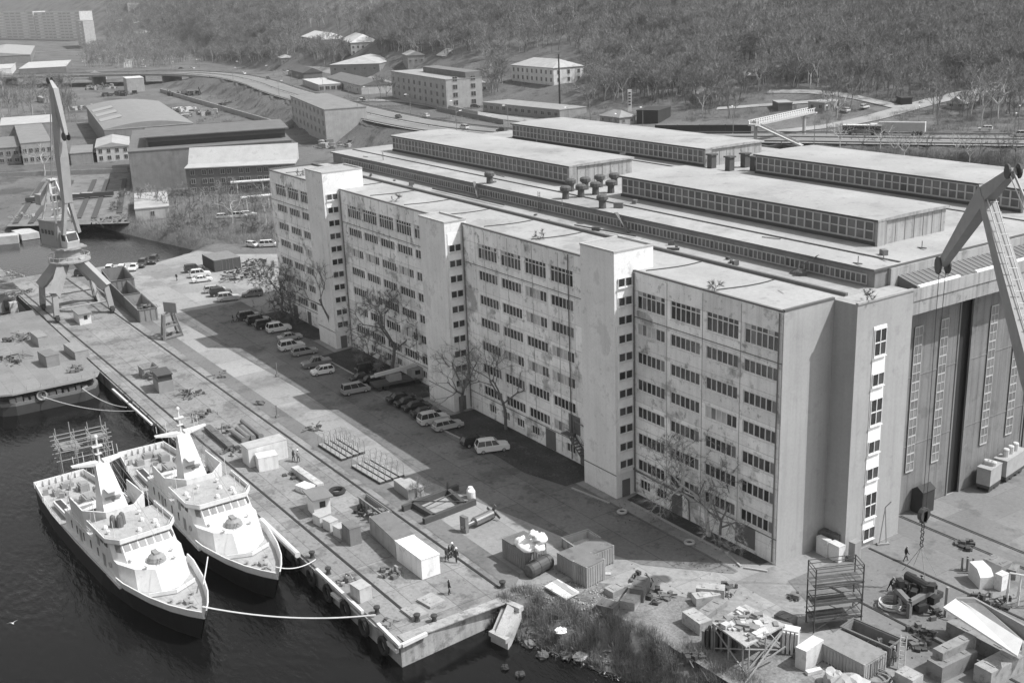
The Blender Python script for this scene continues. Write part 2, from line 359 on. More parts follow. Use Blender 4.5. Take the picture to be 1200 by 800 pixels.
# dirt paths on the far side
def path_strip(name, pxs, wd, m, dz=.25):
    P = []
    for x, y in pxs: P.append(GT(x, y))
    P = chaikin(P, 2); d2 = []
    for a, b_ in zip(P, P[1:]):
        k = max(1, int(np.linalg.norm((b_-a)[:2])//4)); d2 += [a+(b_-a)*i/k for i in range(k)]
    d2 = [V(p[0], p[1], 0) for p in d2+[P[-1]]]
    vs, fs = ribbon(d2, wd/2, -wd/2, 0); vs = [(x, y, hz(x, y)+dz) for x, y, _ in vs]
    mb = MB(); mb.add(vs, fs); o = mb.build(name, m)
    for p in o.data.polygons:
        if p.normal.z < 0: p.flip()
    return tag(o, kind='structure')
M_path = mat('pale_track', .3, .97, .25, .1, .2)
path_strip('dirt_road', [(1200,100), (1120,112), (1060,128), (1010,142), (960,150), (905,156)], 8, M_path)
path_strip('dirt_track', [(900,108), (960,108), (1020,118), (1060,128)], 5, M_path)
path_strip('dirt_track', [(840,128), (880,125), (920,122), (980,118)], 4, M_path)
path_strip('side_road', [(150,66), (130,62), (118,58)], 9, M_path)
path_strip('side_road', [(150,80), (150,70), (160,66), (180,62)], 8, M_path)
path_strip('access_road', [(350,80), (385,82), (430,92), (462,102)], 6, M_path)
path_strip('access_road', [(420,118), (480,118), (560,135), (680,148)], 9, mat('yard_concrete', .28))
# ------------------------------------------------------------------ the long office block
M_white = mat('weathered_white_plaster', .88, .9, .1, .5, .08, blotch=((.45,.2,.55), (.34,.8,.56), (.25,3.,.59)), streak=.2, joints=(6.,3.5,.75,0,1))
M_whiteT = mat('tower_plaster', .76, .9, .1, .25, .06, blotch=((.22,.25,.58),(.2,1.1,.6)), streak=.12)
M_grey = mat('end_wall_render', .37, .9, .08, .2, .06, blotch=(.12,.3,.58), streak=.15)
M_roof = mat('pale_roof_felt', .34, .9, .16, .12, .08, blotch=((.2,.1,.54), (.2,.5,.58), (.15,1.6,.6)))
M_dark = plain('dark_gap', .03, .9)
M_frame = plain('window_frame_paint', .72, .6)
M_wood = plain('old_frame_paint', .5, .7)
def glass(n, v, r=.12): return mat(n, v, r, .25, .9, 0, spec=.5)
GL = [glass('dark_glass', .035), glass('grey_glass', .07), glass('curtain_reflection_glass', .2, .3), glass('whitewashed_glass', .5, .5)]  # paler panes stand for curtains and for reflections put into the colour
M_trim = plain('roof_edge_metal', .12, .6)
def wall_holes(mb, o, ex, L, H, holes, depth, nin, mi=0, rmi=None):
    """a wall in the plane (o, ex, z) with real openings; nin points into the building; reveals are built"""
    o, ex, nin = V(*o), V(*ex), V(*nin); ez = V(0,0,1); rmi = mi if rmi is None else rmi
    xs_ = sorted({0, L} | {h[0] for h in holes} | {h[1] for h in holes}); zs_ = sorted({0, H} | {h[2] for h in holes} | {h[3] for h in holes})
    flip = np.cross(ex, ez)@nin > 0
    def q(a, b, c, d, k=mi): mb.face([a, d, c, b] if flip else [a, b, c, d], k)
    for i in range(len(xs_)-1):
        for j in range(len(zs_)-1):
            xm, zm = (xs_[i]+xs_[i+1])/2, (zs_[j]+zs_[j+1])/2
            if any(h[0] < xm < h[1] and h[2] < zm < h[3] for h in holes): continue
            P = lambda x, z: o+ex*x+ez*z
            q(P(xs_[i],zs_[j]), P(xs_[i+1],zs_[j]), P(xs_[i+1],zs_[j+1]), P(xs_[i],zs_[j+1]))
    for a, b, c, d in holes:
        P = lambda x, z, k: o+ex*x+ez*z+nin*depth*k
        q(P(a,c,0), P(a,c,1), P(b,c,1), P(b,c,0), rmi); q(P(a,d,0), P(b,d,0), P(b,d,1), P(a,d,1), rmi)
        q(P(a,c,0), P(a,d,0), P(a,d,1), P(a,c,1), rmi); q(P(b,c,0), P(b,c,1), P(b,d,1), P(b,d,0), rmi)
        q(P(a,c,1), P(a,d,1), P(b,d,1), P(b,c,1), rmi)
def win_mesh(name, w, h, n, rows=None, seed=0, dep=.2, fr=.12, frame=None, mix=(.5,.32,.12,.06)):
    """local window: x along, z up, set back towards +y; n lights; rows: list of transom heights (fractions)"""
    rnd = random.Random(seed); mb = MB(); y = dep*.7
    hs = [0]+list(rows or [])+[1]
    mb.box(.0,w,y-.05,y+.04,0,fr); mb.box(0,w,y-.05,y+.04,h-fr,h)
    for i in range(n+1):
        x = w*i/n; wd = fr*(1.1 if i % 2 == 0 else .8); mb.box(max(0,x-wd/2), min(w,x+wd/2), y-.055, y+.04, fr, h-fr)
    for r in hs[1:-1]: mb.box(0,w,y-.045,y+.04,h*r-fr/2,h*r+fr/2)
    for i in range(n):
        k = rnd.choices(range(4), mix)[0]
        for j in range(len(hs)-1):
            kk = k if rnd.random() < .85 else rnd.choices(range(4), mix)[0]
            mb.face([(w*i/n,y+.02,h*hs[j]), (w*(i+1)/n,y+.02,h*hs[j]), (w*(i+1)/n,y+.02,h*hs[j+1]), (w*i/n,y+.02,h*hs[j+1])], 1+kk)
    mb.box(-.08, w+.08, -.1, y-.06, -.09, -.01)
    me = bpy.data.meshes.new(name); me.from_pydata(mb.v, [], mb.f)
    for m_ in [frame or M_frame]+GL: me.materials.append(m_)
    me.polygons.foreach_set('material_index', mb.m); return me
H = 28.9
ORG = V(-68, 5, 0)
off = thing('office_block', 'long pale nine storey office block with projecting stair towers facing the quay', 'office building', ORG)
ROWS = [(24.3,26.6), (21.05,22.6), (17.4,19.0), (13.95,15.55), (10.35,11.95), (6.85,8.45), (3.35,4.95)]
secs = {'A': (-137.2,-112.2,[-134.6,-128.6,-122.6,-116.6]), 'B': (-105,-71,[-102.4,-96.4,-90.4,-84.4,-78.4]), 'C': (-63.6,-30.6,[-59.4,-53.4,-47.4,-41.4]), 'D': (-24.1,0,[-23.5,-17.5,-11.5,-5.6])}
TALL = [win_mesh('top_floor_window', 5, 2.3, 6, [.72], s, mix=m_) for s, m_ in ((1,(.5,.3,.15,.05)), (2,(.3,.3,.25,.15)), (3,(.6,.3,.1,0)))]
BAND = [win_mesh('window', 5, 1.55, 6, None, 10+s, mix=m_) for s, m_ in enumerate(((.6,.3,.1,0), (.7,.25,.05,0), (.45,.4,.12,.03), (.5,.25,.15,.1), (.35,.35,.2,.1), (.2,.3,.3,.2)))]
SMALL = [win_mesh('ground_window', 1.9, 1.35, 3, None, 30+s, mix=(.7,.2,.1,0)) for s in range(3)]
def gate_mesh(name, w, h, v):
    mb = MB(); mb.box(0,w,.06,.14,0,h); mb.box(w/2-.03,w/2+.03,.03,.06,0,h); mb.box(w*.62,w*.67,.0,.05,h*.45,h*.52)
    me = bpy.data.meshes.new(name); me.from_pydata(mb.v, [], mb.f); me.materials.append(plain('door_paint', v, .7)); return me
nw = 0; rnd = random.Random(3)
for k, (x0, x1, xw) in secs.items():
    holes = []
    for i, x in enumerate(xw):
        x2 = min(x+5, x1-.25)
        for zr in ROWS: holes.append((x-x0, x2-x0, zr[0], zr[1]))
    gw, gd = [], []
    if k == 'C': gw = [-58.2,-54.6,-50.8,-47.,-38.6]; gd = [(-43.6,2.5,2.9), (-35.6,1.5,2.4)]
    if k == 'D': gw = [-23.1,-20.]; gd = [(-17.2,2.,2.6)]
    if k == 'B': gw = [-97,-91,-87.5,-83,-79,-75.5]; gd = []
    if k == 'A': gd = [(-131.5,2.4,2.6), (-124.5,1.8,2.6), (-118.5,2.2,2.6)]
    for x in gw: holes.append((x-x0, x+1.9-x0, .95, 2.3))
    for x, ww, hh in gd: holes.append((x-x0, x+ww-x0, .02, hh))
    mb = MB(); wall_holes(mb, (x0,0,0), (1,0,0), x1-x0, H, holes, .3, (0,1,0))
    # panel joints as shallow proud battens, cornice
    for x in np.arange(x0+.0, x1, 6.0): 
        if x > x0+1: mb.box(x-.03,x+.03,-.035,-.002,.6,H-.4,1)
    for zz in (23.2, 3.0): mb.box(x0+.05,x1-.05,-.06,-.002,zz,zz+.08,2)
    mb.box(x0,x1,-.1,-.002,H-.06,H+.1,2)
    sec = mb.build('facade', [M_white, plain('panel_joint', .33, .9), M_trim], off, ORG)
    for i, x in enumerate(xw):
        full = x+5 <= x1-.2
        for j, zr in enumerate(ROWS):
            if full: me_ = rnd.choice(TALL) if j == 0 else rnd.choice(BAND if not (k == 'D' and j == 1) else BAND[2:])
            else:
                w_ = x1-.25-x; me_ = win_mesh('window', w_, zr[1]-zr[0], max(3, round(w_/.83)), [.72] if j == 0 else None, 50+j)
            place(me_, 'top_floor_window' if j == 0 else 'window', off, V(x, .02, zr[0])-ORG); nw += 1
    for x in gw: place(rnd.choice(SMALL), 'ground_window', off, V(x,.02,.95)-ORG)
    for x, ww, hh in gd: place(gate_mesh('service_door', ww, hh, .14), 'service_door', off, V(x,0,.02)-ORG)
place(gate_mesh('steel_shutter', 3.1, 2.4, .11), 'steel_shutter', off, V(-6.3,-.12,.55)-ORG)
# the rest of the body
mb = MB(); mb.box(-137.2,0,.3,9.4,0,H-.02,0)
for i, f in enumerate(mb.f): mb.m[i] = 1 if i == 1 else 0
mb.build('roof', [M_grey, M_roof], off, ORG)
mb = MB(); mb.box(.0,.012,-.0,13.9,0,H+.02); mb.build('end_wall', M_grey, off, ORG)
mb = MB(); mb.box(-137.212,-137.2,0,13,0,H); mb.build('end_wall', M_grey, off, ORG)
mb = MB(); mb.box(-.28,.06,.0,7.5,H,H+.22); mb.box(-137.2,.0,9.2,9.6,H-.01,H+.34); mb.box(-137.3,-136.9,.0,9.3,H,H+.3)
mb.box(-137.2,-112.2,-.14,.25,H,H+.12); mb.box(-105,-71,-.14,.2,H,H+.12); mb.box(-63.6,-30.6,-.14,.2,H,H+.12); mb.box(-24.1,0,-.14,.2,H,H+.12)
mb.build('parapet', M_trim, off, ORG)
# roof seams bowed across the felt
mb = MB()
for x in np.arange(-131, -2, 12.): mb.path([(x+1.2*math.sin(t*2.2), 1+8*t, H+.02) for t in np.linspace(0, 1, 7)], .09, 4)
mb.build('roof_seam', plain('bitumen', .05, .9), off, ORG)
# drain pipes
for x in (-104.6,-63.2,-37.2,-23.9,-.5): 
    q = MB(); q.bar((x,-.16,.3), (x,-.16,H-.2), .08, 6); q.build('drainpipe', plain('pipe_grey', .15), off, ORG)
q = MB(); q.path([(-30.5,-.5,5.6), (-33.5,-.5,6.0), (-36.2,-.4,6.2), (-36.6,-.4,2.6)], .09); q.path([(-24,-.3,3.4), (-20,-.3,3.2), (-14.6,-.3,3.2), (-13.8,-.3,2.7), (-13.6,-.3,.3)], .1)
q.build('service_pipe', plain('pipe_grey', .15), off, ORG)
# steel stair against the wall beside the third tower
st = MB()
for i in range(15):
    t = i/14; st.box(-36.5+5.2*t-.2,-36.5+5.2*t+.2,-1.2,-.25,4.1*(1-t)-.02,4.1*(1-t)+.04)
for y in (-1.2,-.25):
    st.beam((-37.4,y,4.1), (-36.5,y,4.1), .08,.2); st.beam((-36.5,y,4.1), (-31.3,y,0), .08,.22); st.bar((-37.4,y,5.1), (-36.5,y,5.1), .03); st.bar((-36.5,y,5.1), (-31.3,y,1.), .03)
    for t in (0,.33,.66,1): st.bar((-36.5+5.2*t,y,4.1*(1-t)), (-36.5+5.2*t,y,4.1*(1-t)+1), .025)
st.box(-38.2,-36.5,-1.25,-.2,4.0,4.1)
st.build('outside_stair', plain('stair_steel', .12), off, ORG)
q = MB(); q.box(-37.9,-35.4,-.06,-.004,4.15,6.7); q.build('upper_door', plain('door_paint', .14), off, ORG)
# stair towers
SW = [win_mesh('stair_window', 1.0, 1.15, 1, None, 70+s, .12, .1, mix=(.75,.25,0,0)) for s in range(3)]
def tower(x0, x1, zt, yb=4.8):
    mb = MB(); y0 = -3.02
    mb.box(x0,x1,y0,-.0,.02,H-.4,0)
    mb.box(x0,x1,y0,yb,H-.4,zt,0); mb.m[6+1] = 1
    mb.box(x0-.06,x1+.06,y0-.06,y0+.22,zt-.02,zt+.2,2); mb.box(x0-.06,x0+.2,y0+.24,yb,zt-.02,zt+.2,2); mb.box(x1-.2,x1+.06,y0+.24,yb,zt-.02,zt+.2,2); mb.box(x0,x1,yb-.2,yb+.05,zt-.01,zt+.25,2)
    mb.box(x0-.03,x1+.03,y0-.05,y0-.003,3.1,3.2,3)
    mb.box(x1+.004,x1+.07,-2.62,-.32,3.3,H-1.2,4)
    t = mb.build('stair_tower', [M_whiteT, M_roof, plain('tower_rim', .4, .9), M_trim, plain('stair_strip_paint', .86, .8)], off, ORG)
    z = 3.9; i = 0
    while z < zt-3.4:
        for yy in (-2.5,-1.42): place(SW[(i+int(x0)) % 3], 'stair_window', t, V(x1+.2, yy, z)-V(0,0,0)-ORG, R(90)); 
        z += 2.33; i += 1
    q = MB(); q.box(x1+.003,x1+.1,-2.1,-.9,.05,2.3); q.build('tower_door', plain('door_paint', .14), t, ORG)
    return t
tower(-112.3,-105.1,32.0); tower(-71,-63.5,29.3,.7); tower(-30.65,-24.05,31.5,3.0)
q = MB(); q.cbox((-63.0,1.6,0),.9,3,.1)
# end stair tower with a striped window strip
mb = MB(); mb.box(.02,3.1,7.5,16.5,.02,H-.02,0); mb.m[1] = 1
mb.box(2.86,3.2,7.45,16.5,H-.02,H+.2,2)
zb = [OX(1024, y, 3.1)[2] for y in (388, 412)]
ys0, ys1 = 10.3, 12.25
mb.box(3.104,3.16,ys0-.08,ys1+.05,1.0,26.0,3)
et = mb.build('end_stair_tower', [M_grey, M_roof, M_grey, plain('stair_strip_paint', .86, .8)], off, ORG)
z = 23.2; k = 0
EW = win_mesh('stair_window', 1.86, 1.5, 2, None, 90, .12, .1, mix=(.5,.5,0,0)); EWd = win_mesh('stair_window', 1.86, 3.1, 2, [.5], 91, .12, .12, mix=(.5,.5,0,0))
for kind_, z_ in (('d',22.7), ('s',18.9), ('d',13.9), ('s',10.9), ('s',7.6), ('d',2.9)):
    pass
for (ya, yb_) in ((388,412), (399+0,411),):
    pass
for za, zb_ in [(22.6,25.7), (19.2,20.7), (14.7,17.8), (11.4,12.9), (8.2,9.7), (3.6,6.7), (.9,2.4)]:
    place(EWd if zb_-za > 2 else EW, 'stair_window', et, V(3.3, ys0+.05, za)-ORG, R(90))
# ------------------------------------------------------------------ the assembly hall
HO = V(-68, 45, 0); HT = 31.0
hall = thing('assembly_hall', 'huge flat roofed assembly hall behind the office block with long glazed roof monitors', 'factory hall', HO)
M_hw = mat('hall_wall_render', .22, .9, .15, .3, .1, streak=.25)
M_roof2 = mat('hall_roof_felt', .33, .9, .18, .09, .08, blotch=((.16,.08,.54), (.2,.4,.58), (.14,1.6,.6)))
M_clad = mat('monitor_cladding', .34, .85, .12, .6, .1, streak=.5, blotch=(.3,.8,.58))
mb = MB(); mb.box(-137.6,-.4,14.3,75,0,HT-.25,0); mb.box(-137.9,-.2,13.9,75.2,HT-.25,HT,1); mb.m[6+1] = 2
mb.box(-137.2,.0,9.6,14.3,H-.1,H-.04,2)
mb.build('hall_body', [M_hw, M_trim, M_roof2], hall, HO)
# clerestory: a bay of lights every six metres
def light_bay(name, w, h, n, rows, seed, mull=.16, fr=None):
    rnd_ = random.Random(seed); mb = MB()
    hs = [h*i/rows for i in range(rows+1)]
    for j, z_ in enumerate(hs): mb.box(0,w,-.08,.0,z_-.07,z_+.07)
    for i in range(n+1): mb.box(max(0,w*i/n-mull/2), min(w,w*i/n+mull/2), -.1 if i % 2 else -.13, .0, .07, h-.07)
    for i in range(n):
        for j in range(rows):
            k = rnd_.choices((1,2,3), (.62,.3,.08))[0]
            mb.face([(w*i/n,-.03,hs[j]), (w*(i+1)/n,-.03,hs[j]), (w*(i+1)/n,-.03,hs[j+1]), (w*i/n,-.03,hs[j+1])], k)
    me = bpy.data.meshes.new(name); me.from_pydata(mb.v, [], mb.f)
    for m_ in [fr or plain('mullion_paint', .42, .7), glass('monitor_glass', .09, .3), glass('monitor_glass_pale', .13, .35), glass('monitor_glass_dark', .05, .25)]: me.materials.append(m_)
    me.polygons.foreach_set('material_index', mb.m); return me
CLB = [light_bay('clerestory_window', 5.9, 1.05, 8, 1, s, .14) for s in range(3)]
for i in range(22): place(CLB[i % 3], 'clerestory_window', hall, V(-133.3+6*i, 14.28, 29.1)-HO)
# monitors
MBAY = [light_bay('monitor_window', 5.9, 2.15, 5, 2, 10+s, .2) for s in range(3)]
def monitor(x0, x1, y0, y1):
    z0, z1, zc = HT-.02, 34.15, 34.32
    n = 8; mb = MB()
    mb.box(x0,x1,y0,y1,z0,z1-.25,0)
    prof = [(y0-.35+(y1-y0+.7)*i/n, z1+(zc-z1)*math.sin(PI*i/n)) for i in range(n+1)]
    pts = [(x0-.3,p[0],p[1]) for p in prof]+[(x0-.3,y1+.35,z1-.25), (x0-.3,y0-.35,z1-.25)]
    k0 = len(mb.f); mb.extr(pts, (x1-x0+.6,0,0), 2)
    for i in range(k0, len(mb.f)):
        a, b, c = [V(*mb.v[j]) for j in mb.f[i][:3]]; nr = np.cross(b-a, c-a); nr = nr/np.linalg.norm(nr)
        mb.m[i] = 1 if nr[2] > .5 else (0 if abs(nr[0]) > .5 else 2)
    mb.box(x0-.1,x1+.1,y0-.12,y0,z0,z0+.42,2)
    for y in np.arange(y0+1.6, y1, 1.7): mb.box(x1+.002,x1+.06,y-.05,y+.05,z0,z1-.25,0)
    mb.box(x1-.02,x1+.3,y0-.3,y0+1.2,z0,z1-.3,0)
    t = mb.build('roof_monitor', [M_clad, M_roof2, plain('monitor_eave', .07, .8)], hall, HO)
    nb = int((x1-x0-.6)//6); w0 = (x1-x0-.6)/nb
    for i in range(nb): o = place(MBAY[i % 3], 'monitor_window', t, V(x0+.2+w0*i, y0-.01, z0+.62)-HO); o.scale = (w0/5.95,1,1)
    return t
monitor(-54.9,-7.5,23.2,35.8); monitor(-128.4,-68.3,23.4,36.2); monitor(-126,-66.5,51,64.4); monitor(-55.6,-7.6,52,65.6)
# ventilator stubs on the roof between the monitors
for px, py in [(663,233),(669,224),(681,231),(686,222),(698,228),(703,219),(716,226),(720,217),(706,244),(574,215)]:
    p = G(px, py, HT); q = MB(); q.lathe((p[0],p[1],HT), [(.55,0),(.5,1.0),(.55,1.05),(.85,1.3),(.85,1.75),(.6,1.95)], 10); q.build('roof_vent', plain('vent_grey', .09, .8), hall, HO)
for px, py in [(834,197),(855,200),(873,196),(884,200)]:
    p = G(px, py, HT); q = MB(); q.cbox((p[0],p[1],HT),1.1,1.1,2.2); q.cbox((p[0],p[1],HT+2.2),1.5,1.5,.25); q.build('roof_vent', plain('vent_grey', .09, .8), hall, HO)
q = MB()
for y in (18.6,47.5): q.beam((-137,y,HT+.05), (-.6,y,HT+.05), .35,.1)
q.build('roof_gutter', plain('bitumen', .05), hall, HO)
q = MB()
for px, py in [(1000,308),(1030,303),(1075,290),(930,318),(655,240)]:
    p = G(px, py, HT); q.bar((p[0],p[1],HT), (p[0]+1.6,p[1]-.5,HT+.25), .08); q.bar((p[0]+.4,p[1]+.3,HT), (p[0]+.4,p[1]+.3,HT+.8), .05)
q.build('roof_pipework', plain('pipe_grey', .15), hall, HO)
rc = random.Random(8)
q = MB()
for _ in range(26):
    x, y = rc.uniform(-132,-4), rc.choice((16.2,20.5,41,44,48.5,69))+rc.uniform(-1.2,1.2)
    k = rc.random()
    if k < .4: q.cbox((x,y,HT),rc.uniform(.5,1.4),rc.uniform(.4,1.0),rc.uniform(.2,.9),rc.uniform(0,3))
    elif k < .7: q.bar((x,y,HT),(x,y,HT+rc.uniform(.8,2.2)),.07,5)
    else: q.bar((x,y,HT+.08),(x+rc.uniform(-4,4),y+rc.uniform(-1,1),HT+.1),.06,4)
q.build('roof_clutter', plain('pipe_grey', .15), hall, HO)
q = MB()
for _ in range(14):
    x = rc.uniform(-130,-8); y = rc.uniform(9.9,13.4); q.cbox((x,y,H),rc.uniform(.3,1.6),rc.uniform(.2,.7),rc.uniform(.15,.6),rc.uniform(0,3))
q.bar((-92,11.5,H+.3),(-70,11.8,H+.3),.12,6); q.bar((-50,10.6,H+.2),(-38,11.9,H+.25),.1,6)
q.build('gutter_clutter', plain('vent_grey', .09, .8), hall, HO)
q = MB()
for a, b_ in (((-44.6,13.8,31.2),(-41,13.2,29)), ((-8,13.8,31.3),(-11,12.6,29)), ((-82,13.8,31.2),(-79.5,13,29))): q.beam(a,b_,.5,.12)
q.build('leaning_ramp', plain('stair_steel', .12), hall, HO)
lad = MB()
for o in (-.25,.25): lad.bar((-63+o,13.6,H), (-63+o,13.6,HT+.9), .05)
for z_ in np.arange(H+.3, HT+.9, .35): lad.bar((-63.25,13.6,z_), (-62.75,13.6,z_), .03)
lad.build('roof_ladder', plain('stair_steel', .12), hall, HO)
# gable end: gates under a deep canopy
M_gate = mat('gate_sheet_steel', .21, .8, .14, .25, .08, streak=.35, blotch=((.2,.35,.55), (-.3,.8,.64)))
mb = MB(); mb.box(.02,3.0,16.55,75,26.0,28.2,0); mb.m[1] = 1
mb.box(3.0,3.12,16.52,75,27.6,29.0,2); mb.box(2.7,3.1,17.5,24.5,29.0,29.2,3); mb.box(2.7,3.1,27.5,60,29.0,29.2,3)
mb.box(-.38,.0,16.5,75,26,HT-.3,2); mb.extr([(2.98,17.7,28.22),(2.98,17.7,28.9),(.01,17.7,29.75),(.01,17.7,28.22)], (0,57.2,0), 1)
for y in np.arange(18.2,75,.9): mb.pbox((2.9,y,28.93), (-2.85,0,.815), (0,.12,0), (0,0,.05), 1)
mb.build('gate_canopy', [M_clad, mat('canopy_sheet', .15, .8, .12, .5, .1), mat('canopy_fascia', .37, .85, .1, .4, .1, streak=.5, blotch=(.25,.5,.58)), plain('stair_strip_paint', .86)], hall, HO)
mb = MB(); mb.box(-.36,-.05,13.9,75,.02,26); mb.build('gate_recess', M_dark, hall, HO)
def strip(w, h, n):
    mb = MB()
    for i in (0,1,2): mb.box(w*i/2-.035,w*i/2+.035,-.06,-.01,0,h)
    for j in range(n+1): mb.box(0,w,-.07,-.01,h*j/n-(.07 if j % 2 == 0 else .03),h*j/n+(.07 if j % 2 == 0 else .03))
    for i in range(2):
        for j in range(n): mb.face([(w*i/2,-.02,h*j/n), (w*(i+1)/2,-.02,h*j/n), (w*(i+1)/2,-.02,h*(j+1)/n), (w*i/2,-.02,h*(j+1)/n)], 1+(i*3+j*7) % 3 % 2)
    me = bpy.data.meshes.new('gate_window'); me.from_pydata(mb.v, [], mb.f)
    for m_ in (plain('gate_mullion', .46, .7), glass('gate_glass', .2, .35), glass('gate_glass_dim', .16, .35)): me.materials.append(m_)
    me.polygons.foreach_set('material_index', mb.m); return me
STR = strip(1.35, 17.8, 16)
for (y0, y1, xo, wy) in ((16.6,29.3,.12,(20.9,25.6)), (31.2,43.6,.38,(34.7,39.9)), (44.4,57.5,.12,(47.6,52.6)), (58.5,71,.38,(62,67))):
    mb = MB(); mb.box(-.04+xo,xo+.1,y0,y1,.12,26)
    for y in np.arange(y0+.9, y1, 1.35): mb.box(xo+.1,xo+.112,y-.04,y+.04,.2,25.8)
    for zz in (8.6,17.2): mb.box(xo+.1,xo+.16,y0,y1,zz,zz+.1)
    mb.box(xo+.1,xo+.2,y0,y0+.25,.12,26); mb.box(xo+.1,xo+.2,y1-.25,y1,.12,26)
    gt = mb.build('sliding_gate', M_gate, hall, HO)
    for y in wy: place(STR, 'gate_window', gt, V(xo+.2, y, 5.4)-HO, R(90))
    if y0 == 16.6:
        q = MB(); q.box(xo+.13,xo+.18,17.6,19.2,.15,4.6); q.box(xo+.18,xo+.21,18.2,19.0,.9,2.8); q.build('wicket_door', plain('gate_door_paint', .2), gt, HO)
# wall cabinet hung on the gate, cable
sh = MB(); sh.prism([(.35,22.4),(1.9,22.4),(1.9,24.6),(.35,24.6)], .0, 2.9, 0); sh.extr([(.3,22.3,2.9),(2.0,22.3,2.9),(1.1,22.3,3.5)], (0,2.4,0))
tag(sh.build('switch_hut', plain('hut_dark', .035, .8), None, (1,23.5,0)), 'small dark hut with a pointed roof standing against the hangar gate', 'hut')
# ------------------------------------------------------------------ patrol ships (local: x forward from the stern, y to port, z above water)
M_hull = plain('hull_black', .022, .45); M_ship = mat('ship_white', .66, .5, .06, .8, .05, streak=.14, blotch=(.12,1.5,.6), world=False); M_deckp = mat('deck_paint', .36, .8, .15, .8, .15, blotch=(.2,1.2,.55), world=False)
M_boot = plain('boot_top', .10, .6); M_shipglass = glass('bridge_glass', .12, .2); M_sgrey = plain('ship_grey', .27, .6); M_rope = plain('mooring_rope', .6, .9); M_sdark = plain('ship_dark', .05, .7)
LS = 48.6
def hb(x):  # half beam at deck
    return float(np.interp(x, [0,3,10,20,30,36,41,44.5,47,LS], [3.3,3.6,4.1,4.3,4.25,3.9,3.0,2.0,.95,.08]))
def dz(x): return 3.3+.9*max(0,(x-25)/24)**1.6
def ship(loc, rz, lab, cover):
    t = thing('patrol_ship', lab, 'ship', loc, rz, 'white patrol ships moored beside the quay')
    xs_ = list(np.linspace(0, 36, 19))+list(np.linspace(37, LS, 15)); mb = MB()
    def sec(x):
        b_ = hb(x); z = dz(x); f = .97-.35*max(0,(x-28)/20); rk = 3.6*max(0,(x-40)/8.6)**1.5
        return [(x-rk*1.0, b_*f*.86, -1.2), (x-rk*.62, b_*f, .15), (x-rk*.5, b_*(f+.01), .45), (x, b_, z)]
    S_ = [sec(x) for x in xs_]; n = len(xs_)
    for sgn in (1,-1):
        vs = [(p[0],p[1]*sgn,p[2]) for s_ in S_ for p in s_]
        for j in range(3):
            fs = [(i*4+j, (i+1)*4+j, (i+1)*4+j+1, i*4+j+1) for i in range(n-1)]
            mb.add(vs, [f if sgn < 0 else f[::-1] for f in fs], 1 if j == 1 else 0)
    mb.face([(S_[0][k][0], S_[0][k][1], S_[0][k][2]) for k in range(4)]+[(S_[0][k][0], -S_[0][k][1], S_[0][k][2]) for k in (3,2,1,0)])
    for i in range(n-1):
        a, b_ = S_[i][3], S_[i+1][3]; mb.face([(a[0],-a[1],a[2]-.02), (b_[0],-b_[1],b_[2]-.02), (b_[0],b_[1],b_[2]-.02), (a[0],a[1],a[2]-.02)], 2)
    mb.build('hull', [M_hull, M_boot, M_deckp], t)
    # bulwark round the fore deck and the stern
    bw = MB(); xb = [x for x in xs_ if x >= 33]
    for sgn in (1,-1):
        for a, b_ in zip(xb, xb[1:]):
            h0, h1 = (1.05 if a > 33.5 else .2), 1.05
            for o0, o1, fl in ((.02,.12,0),):
                P = [(a,(hb(a)+.02)*sgn,dz(a)-.05), (b_,(hb(b_)+.02)*sgn,dz(b_)-.05), (b_+.15,(hb(b_)+.22)*sgn,dz(b_)+h1), (a+.15,(hb(a)+.22)*sgn,dz(a)+h0)]
                Q = [(x-.05,y-sgn*.13 if abs(y) > .2 else y*.3,z) for x, y, z in P]
                bw.add(P+Q, [(0,1,2,3), (7,6,5,4), (3,2,6,7)] if sgn < 0 else [(3,2,1,0), (4,5,6,7), (7,6,2,3)])
    bw.build('bulwark', M_ship, t)
    for sgn in (1,-1): bw = MB(); bw.pbox((.16,hb(0)*sgn-.1*(sgn>0),3.3), (5.3,.55*sgn,0), (0,.12,0), (0,0,1.0)); bw.build('quarter_bulwark', M_ship, t)
    bw = MB()
    bw.box(-.15,0,-3.35,3.35,3.3,4.3)
    for y in np.linspace(-3,3,8): bw.box(.002,.25,y-.05,y+.05,3.3,4.2)
    bw.build('stern_bulwark', M_ship, t)
    # lower deckhouse with its wedge front
    dh = MB(); W = 3.75
    dh.prism([(15,W),(34.2,W),(37.6,3.0),(39.8,1.0),(39.8,-1.0),(37.6,-3.0),(34.2,-W),(15,-W)][::1], 3.3, 6.1, 0, top=[(15,W-.05),(33.8,W-.05),(36.4,2.7),(38.0,.9),(38.0,-.9),(36.4,-2.7),(33.8,-W+.05),(15,-W+.05)])
    dh.box(14.9,16,-2.6,2.6,3.35,5.6)
    for sgn in (1,-1): dh.pbox((15,sgn*3.75,3.25), (20,0,0), (0,sgn*.45,0), (0,0,.5))
    d_ = dh.build('deckhouse', M_ship, t)
    for sgn in (1,-1):
        for x in (17.5,19.5,22,24.5,27): q = MB(); q.box(x,x+.35,sgn*3.73-.03,sgn*3.73+.03,4.3,5.5); q.build('side_window', M_shipglass, d_)
    q = MB(); q.torus((31.5,-3.82,5),.32,.08,(0,1,0)); q.torus((31.5,3.82,5),.32,.08,(0,1,0)); q.build('life_ring', plain('ring_grey', .4), d_)
    # bridge
    bd = MB(); w2 = 3.7
